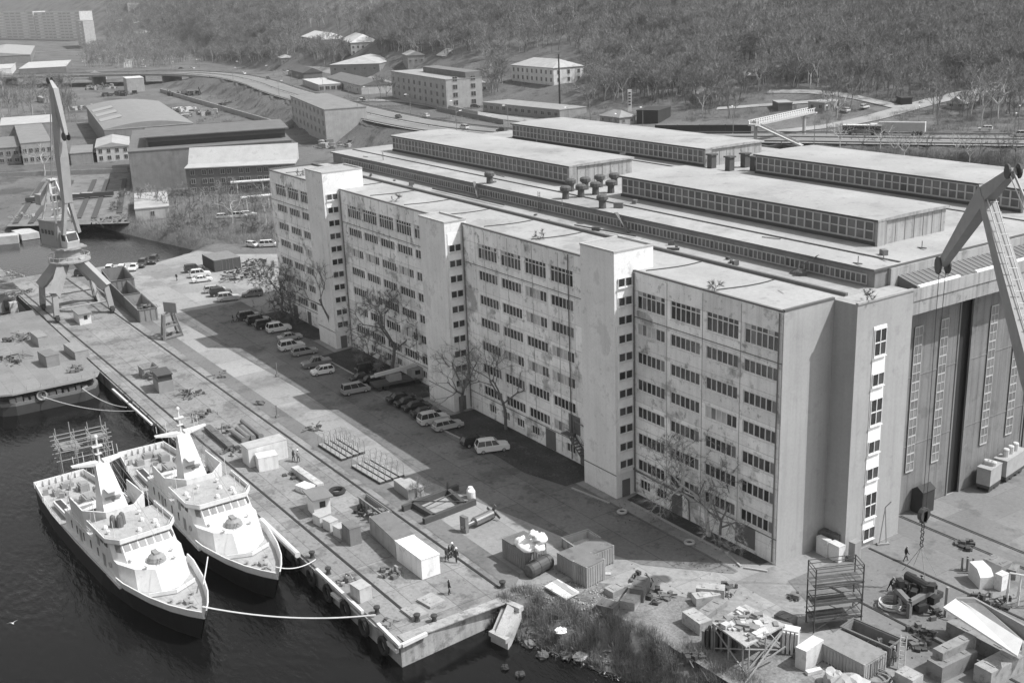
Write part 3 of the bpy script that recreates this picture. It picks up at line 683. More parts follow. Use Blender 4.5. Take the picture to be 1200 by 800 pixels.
    bd.prism([(26,w2),(32.6,w2),(34.6,2.8),(34.6,-2.8),(32.6,-w2),(26,-w2)], 6.1, 8.2, 0, top=[(26,w2-.1),(31.3,w2-.1),(32.8,2.7),(32.8,-2.7),(31.3,-w2+.1),(26,-w2+.1)])
    bd.prism([(25.5,4.0),(31.6,4.0),(33.2,2.9),(33.2,-2.9),(31.6,-4.0),(25.5,-4.0)], 8.2, 8.32, 1)
    rim = [(25.5,4.0),(31.6,4.0),(33.2,2.9),(33.2,-2.9),(31.6,-4.0),(25.5,-4.0)]
    for a, b_ in zip(rim, rim[1:]+rim[:1]):
        if a[0] == 25.5 and b_[0] == 25.5: continue
        bd.beam((*a,8.6), (*b_,8.6), .12, .62)
    b_o = bd.build('bridge', [M_ship, M_deckp], t)
    for i in range(6):
        y0 = -2.7+.9*i+.08; q = MB(); q.face([(33.66,y0,7.25),(33.66,y0+.74,7.25),(33.02,y0+.74,8.0),(33.02,y0,8.0)]); q.build('bridge_window', M_shipglass, b_o)
    for sgn in (1,-1):
        for x in (27.2,28.6,30): q = MB(); q.box(x,x+.95,sgn*3.68-.04,sgn*3.68+.04,7.15,7.95); q.build('bridge_window', M_shipglass, b_o)
        q = MB(); P_ = [(33.55,sgn*2.95,7.2),(32.85,sgn*3.35,7.2),(32.2,sgn*3.25,7.95),(32.9,sgn*2.88,7.95)]; q.face(P_ if sgn < 0 else P_[::-1]); q.build('bridge_window', M_shipglass, b_o)
    q = MB()
    for x, y, s_ in [(30.4,2.2,.35),(31.4,0.,.3),(29,1.2,.3),(31.8,2,.25),(28.2,-2.8,.3)]: q.lathe((x,y,8.32), [(s_,0),(s_,.25),(s_*.6,.5)], 8)
    q.bar((30,2.8,8.3),(30,2.8,10.0),.05); q.bar((28.5,-1.5,8.3),(28.5,-1.5,9.6),.05)
    q.build('bridge_roof_gear', M_ship, b_o)
    # gun dome on the wedge
    gd = MB(); gd.lathe((36.0,0,6.1), [(1.05,0),(1.05,.3),(1.0,.32),(.9,.7),(.55,1.0),(.3,1.05)], 14); gd.bar((36.3,.15,6.7),(37.7,.15,6.85),.06); gd.bar((36.3,-.15,6.7),(37.7,-.15,6.85),.06); gd.box(35.2,36.4,-.3,.3,6.9,7.35)
    gd.build('gun_mount', M_sgrey, t)
    # eight sided mast enclosure, open on top
    en = MB(); P = [(17.5,3.5),(23.0,3.6),(25.4,1.7),(25.4,-1.7),(23.0,-3.6),(17.5,-3.5)]; Pi = [(x-.12 if x > 20 else x+.0, y-.14*np.sign(y)) for x, y in P]
    top = [(x+.1,y*1.04) for x, y in P]; topi = [(x+.1,y*1.04) for x, y in Pi]
    for i in range(5):
        a, b_, c, d = P[i], P[i+1], topi[i+1], topi[i]
        en.face([(*b_,6.1),(*a,6.1),(*top[i],9.2),(*top[i+1],9.2)]); en.face([(*Pi[i],6.1),(*Pi[i+1],6.1),(*topi[i+1],9.2),(*topi[i],9.2)]); en.face([(*top[i+1],9.2),(*top[i],9.2),(*topi[i],9.2),(*topi[i+1],9.2)])
    en.prism(P, 6.1, 6.16, 1)
    en.build('mast_enclosure', [M_ship, M_sdark], t)
    # tapering box mast, yard, pole
    ms = MB(); z0, z1 = 6.1, 14.0
    ms.add([(25.0,1.7,z0),(25.0,-1.7,z0),(20.4,-1.5,z0),(20.4,1.5,z0),(21.0,.8,z1),(21.0,-.8,z1),(19.5,-.5,z1),(19.5,.5,z1)], [(0,1,2,3),(7,6,5,4),(1,0,4,5),(2,1,5,6),(3,2,6,7),(0,3,7,4)])
    for k, zz in enumerate((11.2,)): ms.box(22.6-.7*k,24.3-.9*k,-.8+.1*k,.8-.1*k,zz,zz+.1); 
    ms.add([(20.7,-.35,13.7),(19.6,-.35,13.7),(19.6,-3.3,14.2),(20.1,-3.3,14.2),(20.7,-.35,14.3),(19.6,-.35,14.3),(19.6,-3.3,14.4),(20.1,-3.3,14.4)], [(0,1,2,3),(7,6,5,4),(1,0,4,5),(2,1,5,6),(3,2,6,7),(0,3,7,4)])
    ms.add([(19.6,.35,13.7),(20.7,.35,13.7),(20.1,3.3,14.2),(19.6,3.3,14.2),(19.6,.35,14.3),(20.7,.35,14.3),(20.1,3.3,14.4),(19.6,3.3,14.4)], [(0,1,2,3),(7,6,5,4),(1,0,4,5),(2,1,5,6),(3,2,6,7),(0,3,7,4)])
    ms.bar((20,0,14),(19.9,0,17.6),.13); ms.box(19.6,20.2,-.6,.6,16.3,16.42); ms.lathe((19.9,0,17.5),[(.2,0),(.25,.3),(.1,.55)],8); ms.box(19.7,20.2,-.4,.4,15.2,15.3)
    for k in range(10): ms.box(20.3-.05*k,20.45-.05*k,-.3,.3,6.6+.5*k,6.66+.5*k)
    m_o = ms.build('mast', M_ship, t)
    q = MB(); q.lathe((23.1,0,9.3),[(.3,0),(.3,.35),(.1,.5)],8); q.box(23.0,23.5,-.9,.9,9.85,10.05); q.build('radar', M_sgrey, m_o)
    # after deck: boat, winch, stacks, breakwater, bitts
    rb = MB(); rb.prism([(8,-3.2),(12.8,-3.2),(13.8,-2.7),(12.8,-2.1),(8,-2.1)], 3.6, 4.3, 0); rb.prism([(8.2,-3.0),(12.5,-3.0),(13,-2.7),(12.5,-2.3),(8.2,-2.3)], 4.3, 4.36, 1); rb.build('work_boat', [M_ship, M_sdark], t)
    for nm, x, y, sx, sy, h in [('winch',5,1.6,1.6,1.2,1.1),('locker',4.2,-1.6,1.2,1.0,.8),('hatch_house',9.8,.9,2.2,1.6,1.2),('vent_trunk',12.6,1.4,1.2,1.8,1.9),('locker',7.3,2.6,.8,.8,1.),('vent_trunk',12.8,-.6,.8,.9,1.6),('hatch',2.4,.2,1.0,1.6,.6)]: q = MB(); q.cbox((x,y,3.3),sx,sy,h); q.cbox((x,y,3.3+h),sx*.8,sy*.7,.12); q.build(nm, M_sgrey, t)
    for pts in ([(13.5,2.8,3.3),(13.5,2.8,6.2),(11,3.4,6.8),(10,4.2,6.6)], [(8.5,2.8,3.3),(8.5,2.8,5.6),(7.4,3.8,5.8)]): q = MB(); q.path(pts,.09); q.build('davit', M_sgrey, t)
    af = MB()
    for _ in range(26):
        x, y = rnd.uniform(1,14.5), rnd.uniform(-2.8,2.8); af.cbox((x,y,3.3),rnd.uniform(.2,.7),rnd.uniform(.2,.6),rnd.uniform(.2,.9),rnd.uniform(0,3))
    tag(af.build('deck_clutter', [M_sgrey], t), kind='stuff')
    fd = MB()
    q = MB()
    for sgn in (1,-1): q.beam((41.1,0,4.15),(39.9,sgn*2.6,4.1),.1,.5)
    q.build('breakwater', M_ship, t)
    for x, y in [(43.2,.5),(43.5,-.6),(44.6,.3),(45.2,-.1),(42.5,1.2),(42.6,-1.2)]: fd.lathe((x,y,dz(x)-.03),[(.16,0),(.16,.35),(.24,.4)],8)
    fd.cbox((44,0,dz(44)-.05),.9,.5,.5); fd.path([(44.3,0,dz(44)+.1),(46,.3,dz(46)+.08)],.06)
    fd.build('foredeck_gear', M_sgrey, t)
    # railings
    rl = MB()
    for sgn in (1,-1):
        pts = [(x,(hb(x)-.08)*sgn) for x in np.arange(5.5,15,1.5)]
        for (xa,ya),(xc,yc) in zip(pts, pts[1:]):
            for hh in (.5,1.): rl.bar((xa,ya,3.3+hh),(xc,yc,3.3+hh),.025,4)
            rl.bar((xa,ya,3.3),(xa,ya,4.3),.03,4)
    rl.build('railing', M_ship, t); rl = MB()
    for sgn in (1,-1):
        for hh in (.45,.9): rl.bar((16,sgn*3.6,6.1+hh),(26,sgn*3.6,6.1+hh),.025,4)
        for x in np.arange(16,26,1.4): rl.bar((x,sgn*3.6,6.1),(x,sgn*3.6,7.0),.03,4)
        rl.build('upper_railing', M_ship, t); rl = MB()
    pass
    # rigging, whips, doors, rafts
    q = MB()
    for sgn in (1,-1):
        q.bar((19.9,sgn*3.2,14.3),(15.2,sgn*3.5,6.2),.022,4); q.bar((19.9,sgn*1.6,14.2),(25.6,sgn*3.6,8.6),.022,4)
    q.bar((20,0,16.4),(47.4,0,5.5),.02,4); q.bar((20,0,15.4),(.3,0,4.4),.02,4); q.bar((20,.5,16.3),(33,1.2,8.7),.02,4)
    q.build('rigging', M_sgrey, t)
    q = MB()
    for x, y, z, h_ in ((26,3.2,8.3,3.2),(26,-3.2,8.3,3.4),(31.5,-2.9,8.4,2.4),(31.5,2.9,8.4,2.4),(20,1.8,14.4,2.0),(20,-1.8,14.4,1.7),(19,2.6,14.4,1.1),(19.2,-2.8,14.4,1.0)): q.bar((x,y,z),(x-.15,y,z+h_),.035,4)
    q.build('whip_aerial', M_ship, t)
    q = MB()
    for sgn in (1,-1):
        for x in (16.4,17.9): q = MB(); q.bar((x,sgn*2.9,6.6),(x+1.1,sgn*2.9,6.6),.34,10); q.build('life_raft', M_ship, t)
    q = MB()
    for sgn in (1,-1):
        for x, z in ((20.6,3.6),(28.9,3.6)): q.box(x,x+.8,sgn*3.74-.03,sgn*3.74+.03,z,z+1.9)
        q.box(27.5,28.2,sgn*3.7-.05,sgn*3.7+.05,6.2,8.0)
    q.box(14.86,14.9,-.4,.4,3.5,5.3); q.box(14.86,14.9,1.4,1.8,4.4,5.0); q.build('door', M_sgrey, d_)
    q = MB()
    for x, y in ((35,2.2),(34.6,-2.4),(37.2,-1.6),(37,1.7),(27,1.6),(27.3,-1.0),(29.8,-3.0)): q = MB(); q.lathe((x,y,6.1 if x > 33.3 else 8.32),[(.14,0),(.14,.35),(.24,.42),(.2,.55)],8); q.build('deck_vent', M_ship, t)
    q = MB()
    for sgn in (1,-1):
        pts = [(26.2,3.95),(31.5,3.95),(33.1,2.85)]
        for a, b_ in zip(pts, pts[1:]): q.bar((a[0],a[1]*sgn,9.25),(b_[0],b_[1]*sgn,9.25),.03,4)
        for a in pts+[(28.8,3.95)]: q.bar((a[0],a[1]*sgn,8.8),(a[0],a[1]*sgn,9.25),.03,4)
    q.build('bridge_rail', M_ship, t)
    if cover:
        cv = MB()
        for x, y in [(28.3,-1.9),(28.8,-1.3),(28.2,-.8)]: cv.lathe((x,y,8.32),[(.4,0),(.36,1.0),(.3,1.5),(.1,1.75)],8)
        cv.build('tarpaulin_bundle', plain('tarp_grey', .13, .9), t)
    return t
s1 = ship((-75.4,-58.5,-2.95), math.atan2(3.4,48.5), 'white patrol ship in front, moored outside its twin, tarpaulin bundles on bridge roof', True)
s2 = ship((-78.6,-46.4,-2.95), math.atan2(.7,48.5), 'white patrol ship lying between its twin and the quay edge', False)
s1.scale = s2.scale = (1,1,.86)
# scaffold raft astern of the outer ship
sg = thing('scaffold', 'tube scaffold with plank floors round the stern of the outer patrol ship', 'scaffold', (-72,-53,-2.5))
p, q2, q = MB(), MB(), None
ax_, ay_ = V(.05,1,0)*.62, V(1,-.04,0)*.62
O = V(-79.5,-57.6,0)
for i in range(4):
    for j in range(3):
        a = O+ax_*(i*3.4)+ay_*(j*2.6); p.bar((a[0],a[1],-1.9),(a[0],a[1],6.6 if (i+j) % 2 else 5.4),.06,5)
for z_ in (2.4,3.6,4.4,5.0):
    for j in range(3):
        a = O+ay_*(j*2.6)-ax_*1; b_ = a+ax_*12.2; p.bar((a[0],a[1],z_),(b_[0],b_[1],z_),.06,5)
    for i in range(4):
        a = O+ax_*(i*3.4); b_ = a+ay_*5.6; p.bar((a[0],a[1],z_+.1),(b_[0],b_[1],z_+.1),.06,5)
p.build('tube_frame', plain('scaffold_tube', .3, .7), sg, (-72,-53,-2.5))
for (i0, i1, j0, j1, z_) in ((.2,1.3,0,2,3.75),(1.9,3,.8,2,4.55),(.2,2.8,.1,.9,2.55)):
    for k in range(5):
        a = O+ax_*(i0*3.4)+ay_*((j0+(j1-j0)*k/5)*2.6); q2.pbox((a[0],a[1],z_), ax_*((i1-i0)*3.4), ay_*((j1-j0)*2.6/5-.06), (0,0,.08))
q = MB(); q.pbox((O-ax_*.6-ay_*.4)*V(1,1,0)+V(0,0,-3.0), ax_*11.4, ay_*6.2, (0,0,1.1)); q.build('raft', plain('raft_grey', .16, .9), sg, (-72,-53,-2.5)); q = None
q2.build('plank_floor', mat('plank_grey', .24, .9, .3, 1., .3), sg, (-72,-53,-2.5))
# mooring ropes
def rope(name, a, b_, sag, lab, r=.07):
    a, b_ = V(*a), V(*b_); pts = [a+(b_-a)*t-V(0,0,sag*4*t*(1-t)) for t in np.linspace(0,1,15)]
    mb = MB(); mb.path(pts, r, 5); o = mb.build(name, M_rope, None, tuple(pts[7])); return tag(o, lab, 'rope')
rope('mooring_rope', (-27.2,-55.1,1.9), tuple(G(440,720,.3)), .8, 'pale mooring rope from outer ship bow across to the quay corner', .09)
rope('mooring_rope', (-30.6,-45.7,1.9), tuple(G(370,655,.3)), .6, 'mooring rope from inner ship bow to the quay bollard')
rope('mooring_rope', (-32.5,-53.2,1.5), tuple(V(-38.5,-50.6,1.4)), .1, 'short taut rope between the two patrol ship bows')
rope('mooring_rope', (-114.2,-52.5,-.1), tuple(G(160,481,.2)), .9, 'slack mooring rope from the flat barge stern to quay')
rope('mooring_rope', (-114.3,-46.,-.2), tuple(G(148,477,.1)), .7, 'short mooring rope beside the barge corner')
# flat decked barge and the older vessel ahead of it
def PXP(pts, z): return [tuple(G(x, y, z)[:2]) for x, y in pts]
bg_ = thing('deck_barge', 'flat decked barge with rounded stern moored at the quay edge', 'barge', (-130,-52,-2.5))
bx0, bx1, by0, by1 = -168, -113.5, -60.0, -42.3
cs = [(bx1-3,by0),(bx1-.9,by0+.9),(bx1,by0+3),(bx1,by1-3),(bx1-.9,by1-.9),(bx1-3,by1),(bx0,by1),(bx0,by0)]
ins = [(x-.7 if x > -120 else x, y+.35*np.sign(-51-y)) for x, y in cs]
mb = MB(); mb.prism(ins, -4, -.9, 0); mb.prism(ins, -.9, -.35, 2); mb.build('hull', [plain('barge_hull', .05, .7), M_hull, plain('barge_hull_band', .17, .8)], bg_, (-130,-52,-2.5))
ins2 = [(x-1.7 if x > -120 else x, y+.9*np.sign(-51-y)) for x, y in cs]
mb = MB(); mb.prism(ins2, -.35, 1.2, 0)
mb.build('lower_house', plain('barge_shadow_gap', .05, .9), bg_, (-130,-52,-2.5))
mb = MB(); mb.prism(cs, 1.2, 1.5, 0); mb.m[1] = 1; mb.build('deck', [plain('barge_rim', .3, .8), mat('barge_deck_plate', .21, .85, .15, .25, .12, blotch=(.2,.5,.56), joints=(6.,2.6,.85))], bg_, (-130,-52,-2.5))
mb = MB()
for i in range(12): 
    a = ins[0 if i < 1 else 2]; y = by0+3+i*1.05; mb.cbox((bx1-1.2,y,-.35),.8,rnd.uniform(.5,1.0),rnd.uniform(.4,.9))
mb.torus((bx1-.5,-52.5,.1),.75,.16,(1,0,0)); mb.build('stern_gear', plain('gear_pale', .34, .8), bg_, (-130,-52,-2.5))
for (yy) in np.arange(by0+1,by1,2.2):
    q = MB(); q.bar((bx1-.6,yy,1.5),(bx1-.6,yy,2.3),.04,4); q.build('stanchion', plain('gear_pale', .34), bg_, (-130,-52,-2.5))
def crate(px, py, z, L_, W_, H_, v, lab, rz=0., cat='crate', name='crate', lid=True):
    p = G(px, py, z); t = MB(); t.cbox((p[0],p[1],z),L_,W_,H_,rz); 
    if lid: t.cbox((p[0],p[1],z+H_),L_+.08,W_+.08,.07,rz,1)
    o = t.build(name, [mat('crate_%s' % round(v*100), v, .85, .15, 1., .1), mat('crate_%s' % round(v*80), v*.8, .85, .15, 1., .1)], None, (p[0],p[1],z)); return tag(o, lab, cat)
def heap(name, px, py, z, rad, hgt, n, v, lab, cat='scrap heap', seed=0, k=1.):
    rr = random.Random(seed); p = G(px, py, z); t = MB()
    for _ in range(n):
        a, r_ = rr.uniform(0,2*PI), rad*rr.random()**.6; c = (p[0]+r_*math.cos(a), p[1]+r_*math.sin(a), z+rr.uniform(0,hgt*(1-r_/rad*.7)))
        if rr.random() < .55: d = V(rr.gauss(0,1),rr.gauss(0,1),rr.gauss(0,.35)); d = unit(d)*rr.uniform(.3,rad*.9); t.bar(V(*c)-d/2,V(*c)+d/2+V(0,0,.05),rr.uniform(.03,.09)*k,5,mi=rr.randrange(2))
        else: t.cbox((c[0],c[1],max(z,c[2]-.2) if k == 1 else z),rr.uniform(.2,.8)*k,rr.uniform(.2,.7)*k,rr.uniform(.15,.7)*k*.8,rr.uniform(0,3),rr.randrange(2))
    o = t.build(name, [plain('scrap_%d' % int(v*100), v, .8), plain('scrap_%d' % int(v*45), v*.45, .8)], None, (p[0],p[1],z)); return tag(o, lab, cat)
heap('deck_winch', 87, 434, 1.5, 1.6, 1.6, 22, .2, 'small jumbled winch standing alone on the barge deck', 'winch', 1)
crate(58, 426, 1.5, 4.5, 2.2, 2.0, .22, 'low grey cabin at the forward end of barge deck', .1, 'cabin')
crate(90, 415, 1.5, 7, 2.4, 1.4, .3, 'pale low deckhouse near barge rail beside quay', .05, 'deckhouse')
crate(47, 402, 1.5, 5.5, 1.8, 1.8, .3, 'narrow pale box with two dark slots on the barge', .05)
heap('deck_machinery', 22, 398, 1.5, 2.6, 1.8, 40, .16, 'jumble of dark machinery around the barge hatch', 'machinery', 2)
heap('deck_machinery', 15, 425, 1.2, 3.4, 1.6, 45, .12, 'dark scrap in the open barge hold at picture edge', 'machinery', 3)
# older floating workshop further along, carrying sheet roofs
fw = thing('floating_workshop', 'shabby flat roofed floating workshop moored beyond the barge under the crane', 'workshop', (-175,-52,-2.5))
mb = MB(); mb.prism([(-214,-62),(-170,-62),(-169,-43),(-198,-42.5),(-214,-46)], -4, .6); mb.build('hull', plain('barge_hull', .05), fw, (-175,-52,-2.5))
mb = MB(); mb.prism([(-209,-61),(-174,-60),(-172.5,-44.5),(-196,-43.5),(-209,-46)], .6, 5.0, 0); mb.prism([(-210,-62),(-173,-61),(-171.5,-43.8),(-197,-42.8),(-210,-45)], 5.0, 5.35, 1); mb.build('house', [mat('shed_wall', .28, .9, .2, .3, .15, blotch=(.3,.6,.56)), mat('shed_roof', .2, .95, .25, .2, .25, blotch=((.4,.3,.52),(-.6,.6,.62)))], fw, (-175,-52,-2.5))
for y in (-58,-55,-51.5,-47): q = MB(); q.box(-172.9,-172.2,y,y+1.4,1.2,3.4); q.build('opening', M_dark, fw, (-175,-52,-2.5))
q = MB(); q.box(-171.8,-170,-55,-50,.6,3.6); q.cbox((-170.8,-45.6,.6),1.5,1.5,2.6); q.build('annexe', mat('annexe_pale', .42, .9), fw, (-175,-52,-2.5))
heap('roof_scrap', 25, 345, 5.3, 3.2, 1.2, 40, .3, 'rubble and bright scrap on the floating workshop roof', 'scrap heap', 4)
heap('roof_scrap', 12, 325, 5.3, 3.0, 1.4, 30, .34, 'smaller scrap pile at the far edge of the workshop roof', 'scrap heap', 5)
# ------------------------------------------------------------------ portal cranes
M_cr = mat('crane_paint_grey', .31, .6, .1, .5, .06, world=False); M_crd = plain('crane_dark', .06, .6); M_cab = plain('crane_cab_paint', .26, .6); M_crl = plain('crane_pale', .55, .6)
def portal_crane(loc, rz_portal, az, pivot, joint, tip, tail, lab, mats, gauge=11.3, base=12.4, zdeck=11.0):
    """az: direction of the jib; joint, tip, tail as (distance out from the axis, height)"""
    mm, mj = mats
    t = thing('portal_crane', lab, 'crane', loc); c, s_ = math.cos(rz_portal), math.sin(rz_portal)
    Lp = lambda x, y, z: (x*c-y*s_, x*s_+y*c, z)
    for sx in (-1,1):
        for sy in (-1,1):
            lg = MB(); fx, fy = sx*base/2, sy*gauge/2
            k0, k1 = V(*Lp(sx*1.6,sy*1.5,zdeck)), V(*Lp(fx*.93,fy*.93,5.6)); k2 = V(*Lp(fx,fy,1.1))
            lg.beam(k0, k1+(k1-k0)*.03, 1.5, 1.9); lg.beam(k1, k2, 1.05, 1.15)
            o = lg.build('leg', mm, t)
            bo = MB(); p_ = Lp(fx,fy,0); bo.cbox((p_[0],p_[1],.5),2.6,.7,.7,rz_portal); bo.cbox((p_[0],p_[1],1.1),1.2,.8,.4,rz_portal)
            for k in (-.85,.85): e = V(*Lp(fx+k,fy,.38)); bo.lathe(e-V(*Lp(0,.16,0)), [(.36,0),(.36,.32)], 10, axis=Lp(0,1,0))
            bo.build('bogie', M_crd, o)
    tie = MB()
    for sy in (-1,1): tie.bar(Lp(-base/2,sy*gauge/2,3.2), Lp(base/2,sy*gauge/2,3.2), .16, 6)
    for sx in (-1,1): tie.bar(Lp(sx*base/2,-gauge/2,2.6), Lp(sx*base/2,gauge/2,2.6), .14, 6)
    tie.build('tie_bar', mm, t)
    rg = MB(); rg.lathe((0,0,zdeck-.6), [(1.9,0),(4.2,.5),(4.2,.8),(2.7,.85),(2.6,3.0),(3.3,3.1),(3.3,3.5)], 20)
    r_o = rg.build('ring_deck', mm, t)
    rr = MB()
    for k in range(18):
        a0, a1 = 2*PI*k/18, 2*PI*(k+1)/18; P = lambda a, z: (4.1*math.cos(a),4.1*math.sin(a),zdeck+z)
        rr.bar(P(a0,.2),P(a0,1.2),.04,4); rr.bar(P(a0,1.2),P(a1,1.2),.04,4)
    rr.build('handrail', M_crl, r_o)
    lad = MB(); lad.beam(Lp(-3.3,5.4,0.4),Lp(-2.6,3.6,zdeck),.5,.1); lad.build('ladder', M_crl, t)
    # slewing part
    u, v = V(math.cos(az),math.sin(az),0), V(-math.sin(az),math.cos(az),0)
    Q = lambda x, y, z: u*x+v*y+V(0,0,z)
    zb_ = zdeck+3.0
    mh = MB(); mh.pbox(Q(-6.0,-2.3,zb_), u*6.2, v*4.6, (0,0,5.2)); mh.pbox(Q(-6.3,-2.6,zb_-.3), u*9.4, v*5.2, (0,0,.3)); mh.pbox(Q(-6.2,-2.4,zb_+5.2), u*6.5, v*4.8, (0,0,.18))
    m_o = mh.build('machinery_house', M_cab, t)
    q = MB(); 
    for k in range(4): q.pbox(Q(-5.2+1.3*k,-2.36,zb_+2.6), u*.8, v*.05, (0,0,.9)); q.pbox(Q(-5.2+1.3*k,2.31,zb_+2.6), u*.8, v*.05, (0,0,.9))
    q.build('window', GL[0], m_o)
    cb = MB(); P = [Q(.3,-1.5,zb_),Q(2.6,-1.5,zb_),Q(3.0,-1.5,zb_+1.3),Q(2.3,-1.5,zb_+3.2),Q(.3,-1.5,zb_+3.2)]; cb.extr(P, v*2.7)
    c_o = cb.build('cab', M_crl, t)
    q = MB(); q.face([Q(3.02,-1.3,zb_+1.45),Q(3.02,1.0,zb_+1.45),Q(2.42,1.0,zb_+2.95),Q(2.42,-1.3,zb_+2.95)]); q.pbox(Q(.9,-1.54,zb_+1.4), u*1.3, v*.03, (0,0,1.3)); q.pbox(Q(.9,1.21,zb_+1.4), u*1.3, v*.03, (0,0,1.3)); q.build('cab_window', GL[0], c_o)
    # A frame behind the jib with its ladders and tie
    af = MB(); top = Q(-2.2,0,zb_+13.5)
    for sy in (-1.8,1.8): af.beam(Q(.3,sy,zb_+5), top+v*sy*.3, .4,.45); af.beam(Q(-5.3,sy,zb_+5), top+v*sy*.3, .3,.3)
    for k in range(5): z_ = zb_+6+1.5*k; af.bar(Q(-2.6+.2*k,-1.2+.15*k,z_),Q(-2.6+.2*k,1.2-.15*k,z_),.1)
    af.pbox(top-u*.8-v*.8, u*1.6, v*1.6, (0,0,.3)); af.build('a_frame', M_crl, t)
    # counterweight arm
    cw = MB(); cw.beam(top, top-u*4.6-V(0,0,3.4), .5,.6); cw.pbox(top-u*6-v*1.1-V(0,0,5.4), u*2.2, v*2.2, (0,0,2.2)); cw.build('counterweight', mm, t)
    # jib: forked at the foot, box above
    jb = MB(); J0, J1 = Q(*pivot[:1],0,pivot[1]), Q(joint[0],0,joint[1]); fk = J0+(J1-J0)*.24
    for sy in (-1.7,1.7): jb.beam(J0+v*sy, fk+v*sy*.25, .7,1.0, up=u)
    d = unit(J1-J0); n_ = unit(np.cross(v, d))
    def box8(A, B, w0, h0, w1, h1): 
        P = [A-v*w0/2-n_*h0/2,A+v*w0/2-n_*h0/2,A+v*w0/2+n_*h0/2,A-v*w0/2+n_*h0/2]+[B-v*w1/2-n_*h1/2,B+v*w1/2-n_*h1/2,B+v*w1/2+n_*h1/2,B-v*w1/2+n_*h1/2]
        fs = [(0,3,2,1),(4,5,6,7),(0,1,5,4),(1,2,6,5),(2,3,7,6),(3,0,4,7)]
        if np.cross(P[1]-P[0],P[3]-P[0])@(B-A) < 0: fs = [f[::-1] for f in fs]
        jb.add(P, fs)
    mid = J0+(J1-J0)*.55
    box8(fk-d*.4, mid, 1.8,1.2, 1.9,1.9); box8(mid+d*.01, J1, 1.9,1.9, 1.1,1.0)
    j_o = jb.build('jib', mj, t)
    q = MB()
    for k in range(26): 
        p_ = fk+(J1-fk)*(k/26)-n_*1.15; q.bar(p_-v*.35,p_+v*.35,.04,4)
    for sy in (-.35,.35): q.bar(fk-n_*1.15+v*sy, J1-n_*.8+v*sy, .05,4)
    q.build('jib_ladder', M_crl, j_o)
    bk = MB(); T_, L_ = Q(tip[0],0,tip[1]), Q(tail[0],0,tail[1])
    K = J1+V(0,0,.5)
    n_ = unit(np.cross(v, unit(T_-K)))
    def bx(A, B, w0, h0, w1, h1):
        P = [A-v*w0/2-n_*h0/2,A+v*w0/2-n_*h0/2,A+v*w0/2+n_*h0/2,A-v*w0/2+n_*h0/2]+[B-v*w1/2-n_*h1/2,B+v*w1/2-n_*h1/2,B+v*w1/2+n_*h1/2,B-v*w1/2+n_*h1/2]
        fs = [(0,3,2,1),(4,5,6,7),(0,1,5,4),(1,2,6,5),(2,3,7,6),(3,0,4,7)]
        if np.cross(P[1]-P[0],P[3]-P[0])@(B-A) < 0: fs = [f[::-1] for f in fs]
        bk.add(P, fs)
    bx(K, T_, 1.1,1.9, .7,.8); bx(L_, K, .6,.6, 1.0,1.5)
    b_o = bk.build('beak', mj, t)
    q = MB()
    for sy in (-.45,.45): q.lathe(T_+v*sy-v*.08-V(0,0,.2), [(.85,0),(.85,.16)], 16, axis=v); q.lathe(L_+v*sy-v*.08, [(.6,0),(.6,.16)], 14, axis=v)
    q.build('sheave', M_crd, b_o)
    q = MB(); q.bar(L_, top, .12, 5); q.bar(L_+v*.4, top+v*.4, .05, 4); q.build('stay', M_cr, t)
    return t, T_
c1, _ = portal_crane((-166.4,-34.0,.05), R(0), math.atan2(CAM[1]+34,CAM[0]+166)+.5, (2.2,16.8), (4.0,45.5), (6.0,37.0), (3.2,47.6), 'tall grey portal crane standing on four legs over the quay rails at left', (M_cr, M_cr), gauge=11.0, base=12.6)
TIP = G(1076,690); az2 = R(-35)
ax2 = V(TIP[0],TIP[1],0)+V(math.cos(az2),math.sin(az2),0)*40.5
c2, T2 = portal_crane((ax2[0],ax2[1],.05), R(0), az2+PI, (2.2,17.0), (40.5-9.4,42.7), (40.5,34.9), (40.5-14.3,45.9), 'dark grey crane jib with beak hanging in front of the assembly hall roof', (M_cr, plain('crane_jib_dark', .28, .6)), gauge=10, base=12)
T2 = V(*T2)+V(ax2[0],ax2[1],.05)
hk = thing('crane_hook', 'black hook block with chain hanging from the right crane over a machine', 'hook', (TIP[0],TIP[1],7.2))
q = MB()
for o in (-.35,.35): q.bar((T2[0]+o*.3,T2[1]+o,T2[2]-.8),(TIP[0]+o*.2,TIP[1]+o*.5,9.3),.035,4)
q.build('hoist_cable', M_crd, hk, (TIP[0],TIP[1],7.2))
q = MB(); q.lathe((TIP[0]-.25,TIP[1],8.6), [(.75,0),(.75,.5)], 12, axis=(1,0,0)); q.cbox((TIP[0],TIP[1],7.7),.5,.6,1.3); q.build('hook_block', M_crd, hk, (TIP[0],TIP[1],7.2))
q = MB()
for k in range(7): q.torus((TIP[0],TIP[1],7.4-.38*k),.2,.06,(1,0,0) if k % 2 else (0,1,0),8,5)
q.build('chain', M_crd, hk, (TIP[0],TIP[1],7.2))
q = MB()
for sx in (-1.4,1.4):
    for sy in (-.9,.9): q.bar((TIP[0],TIP[1],4.9),(TIP[0]+sx,TIP[1]+sy,1.9),.03,4)
q.build('sling', M_sgrey, hk, (TIP[0],TIP[1],7.2))
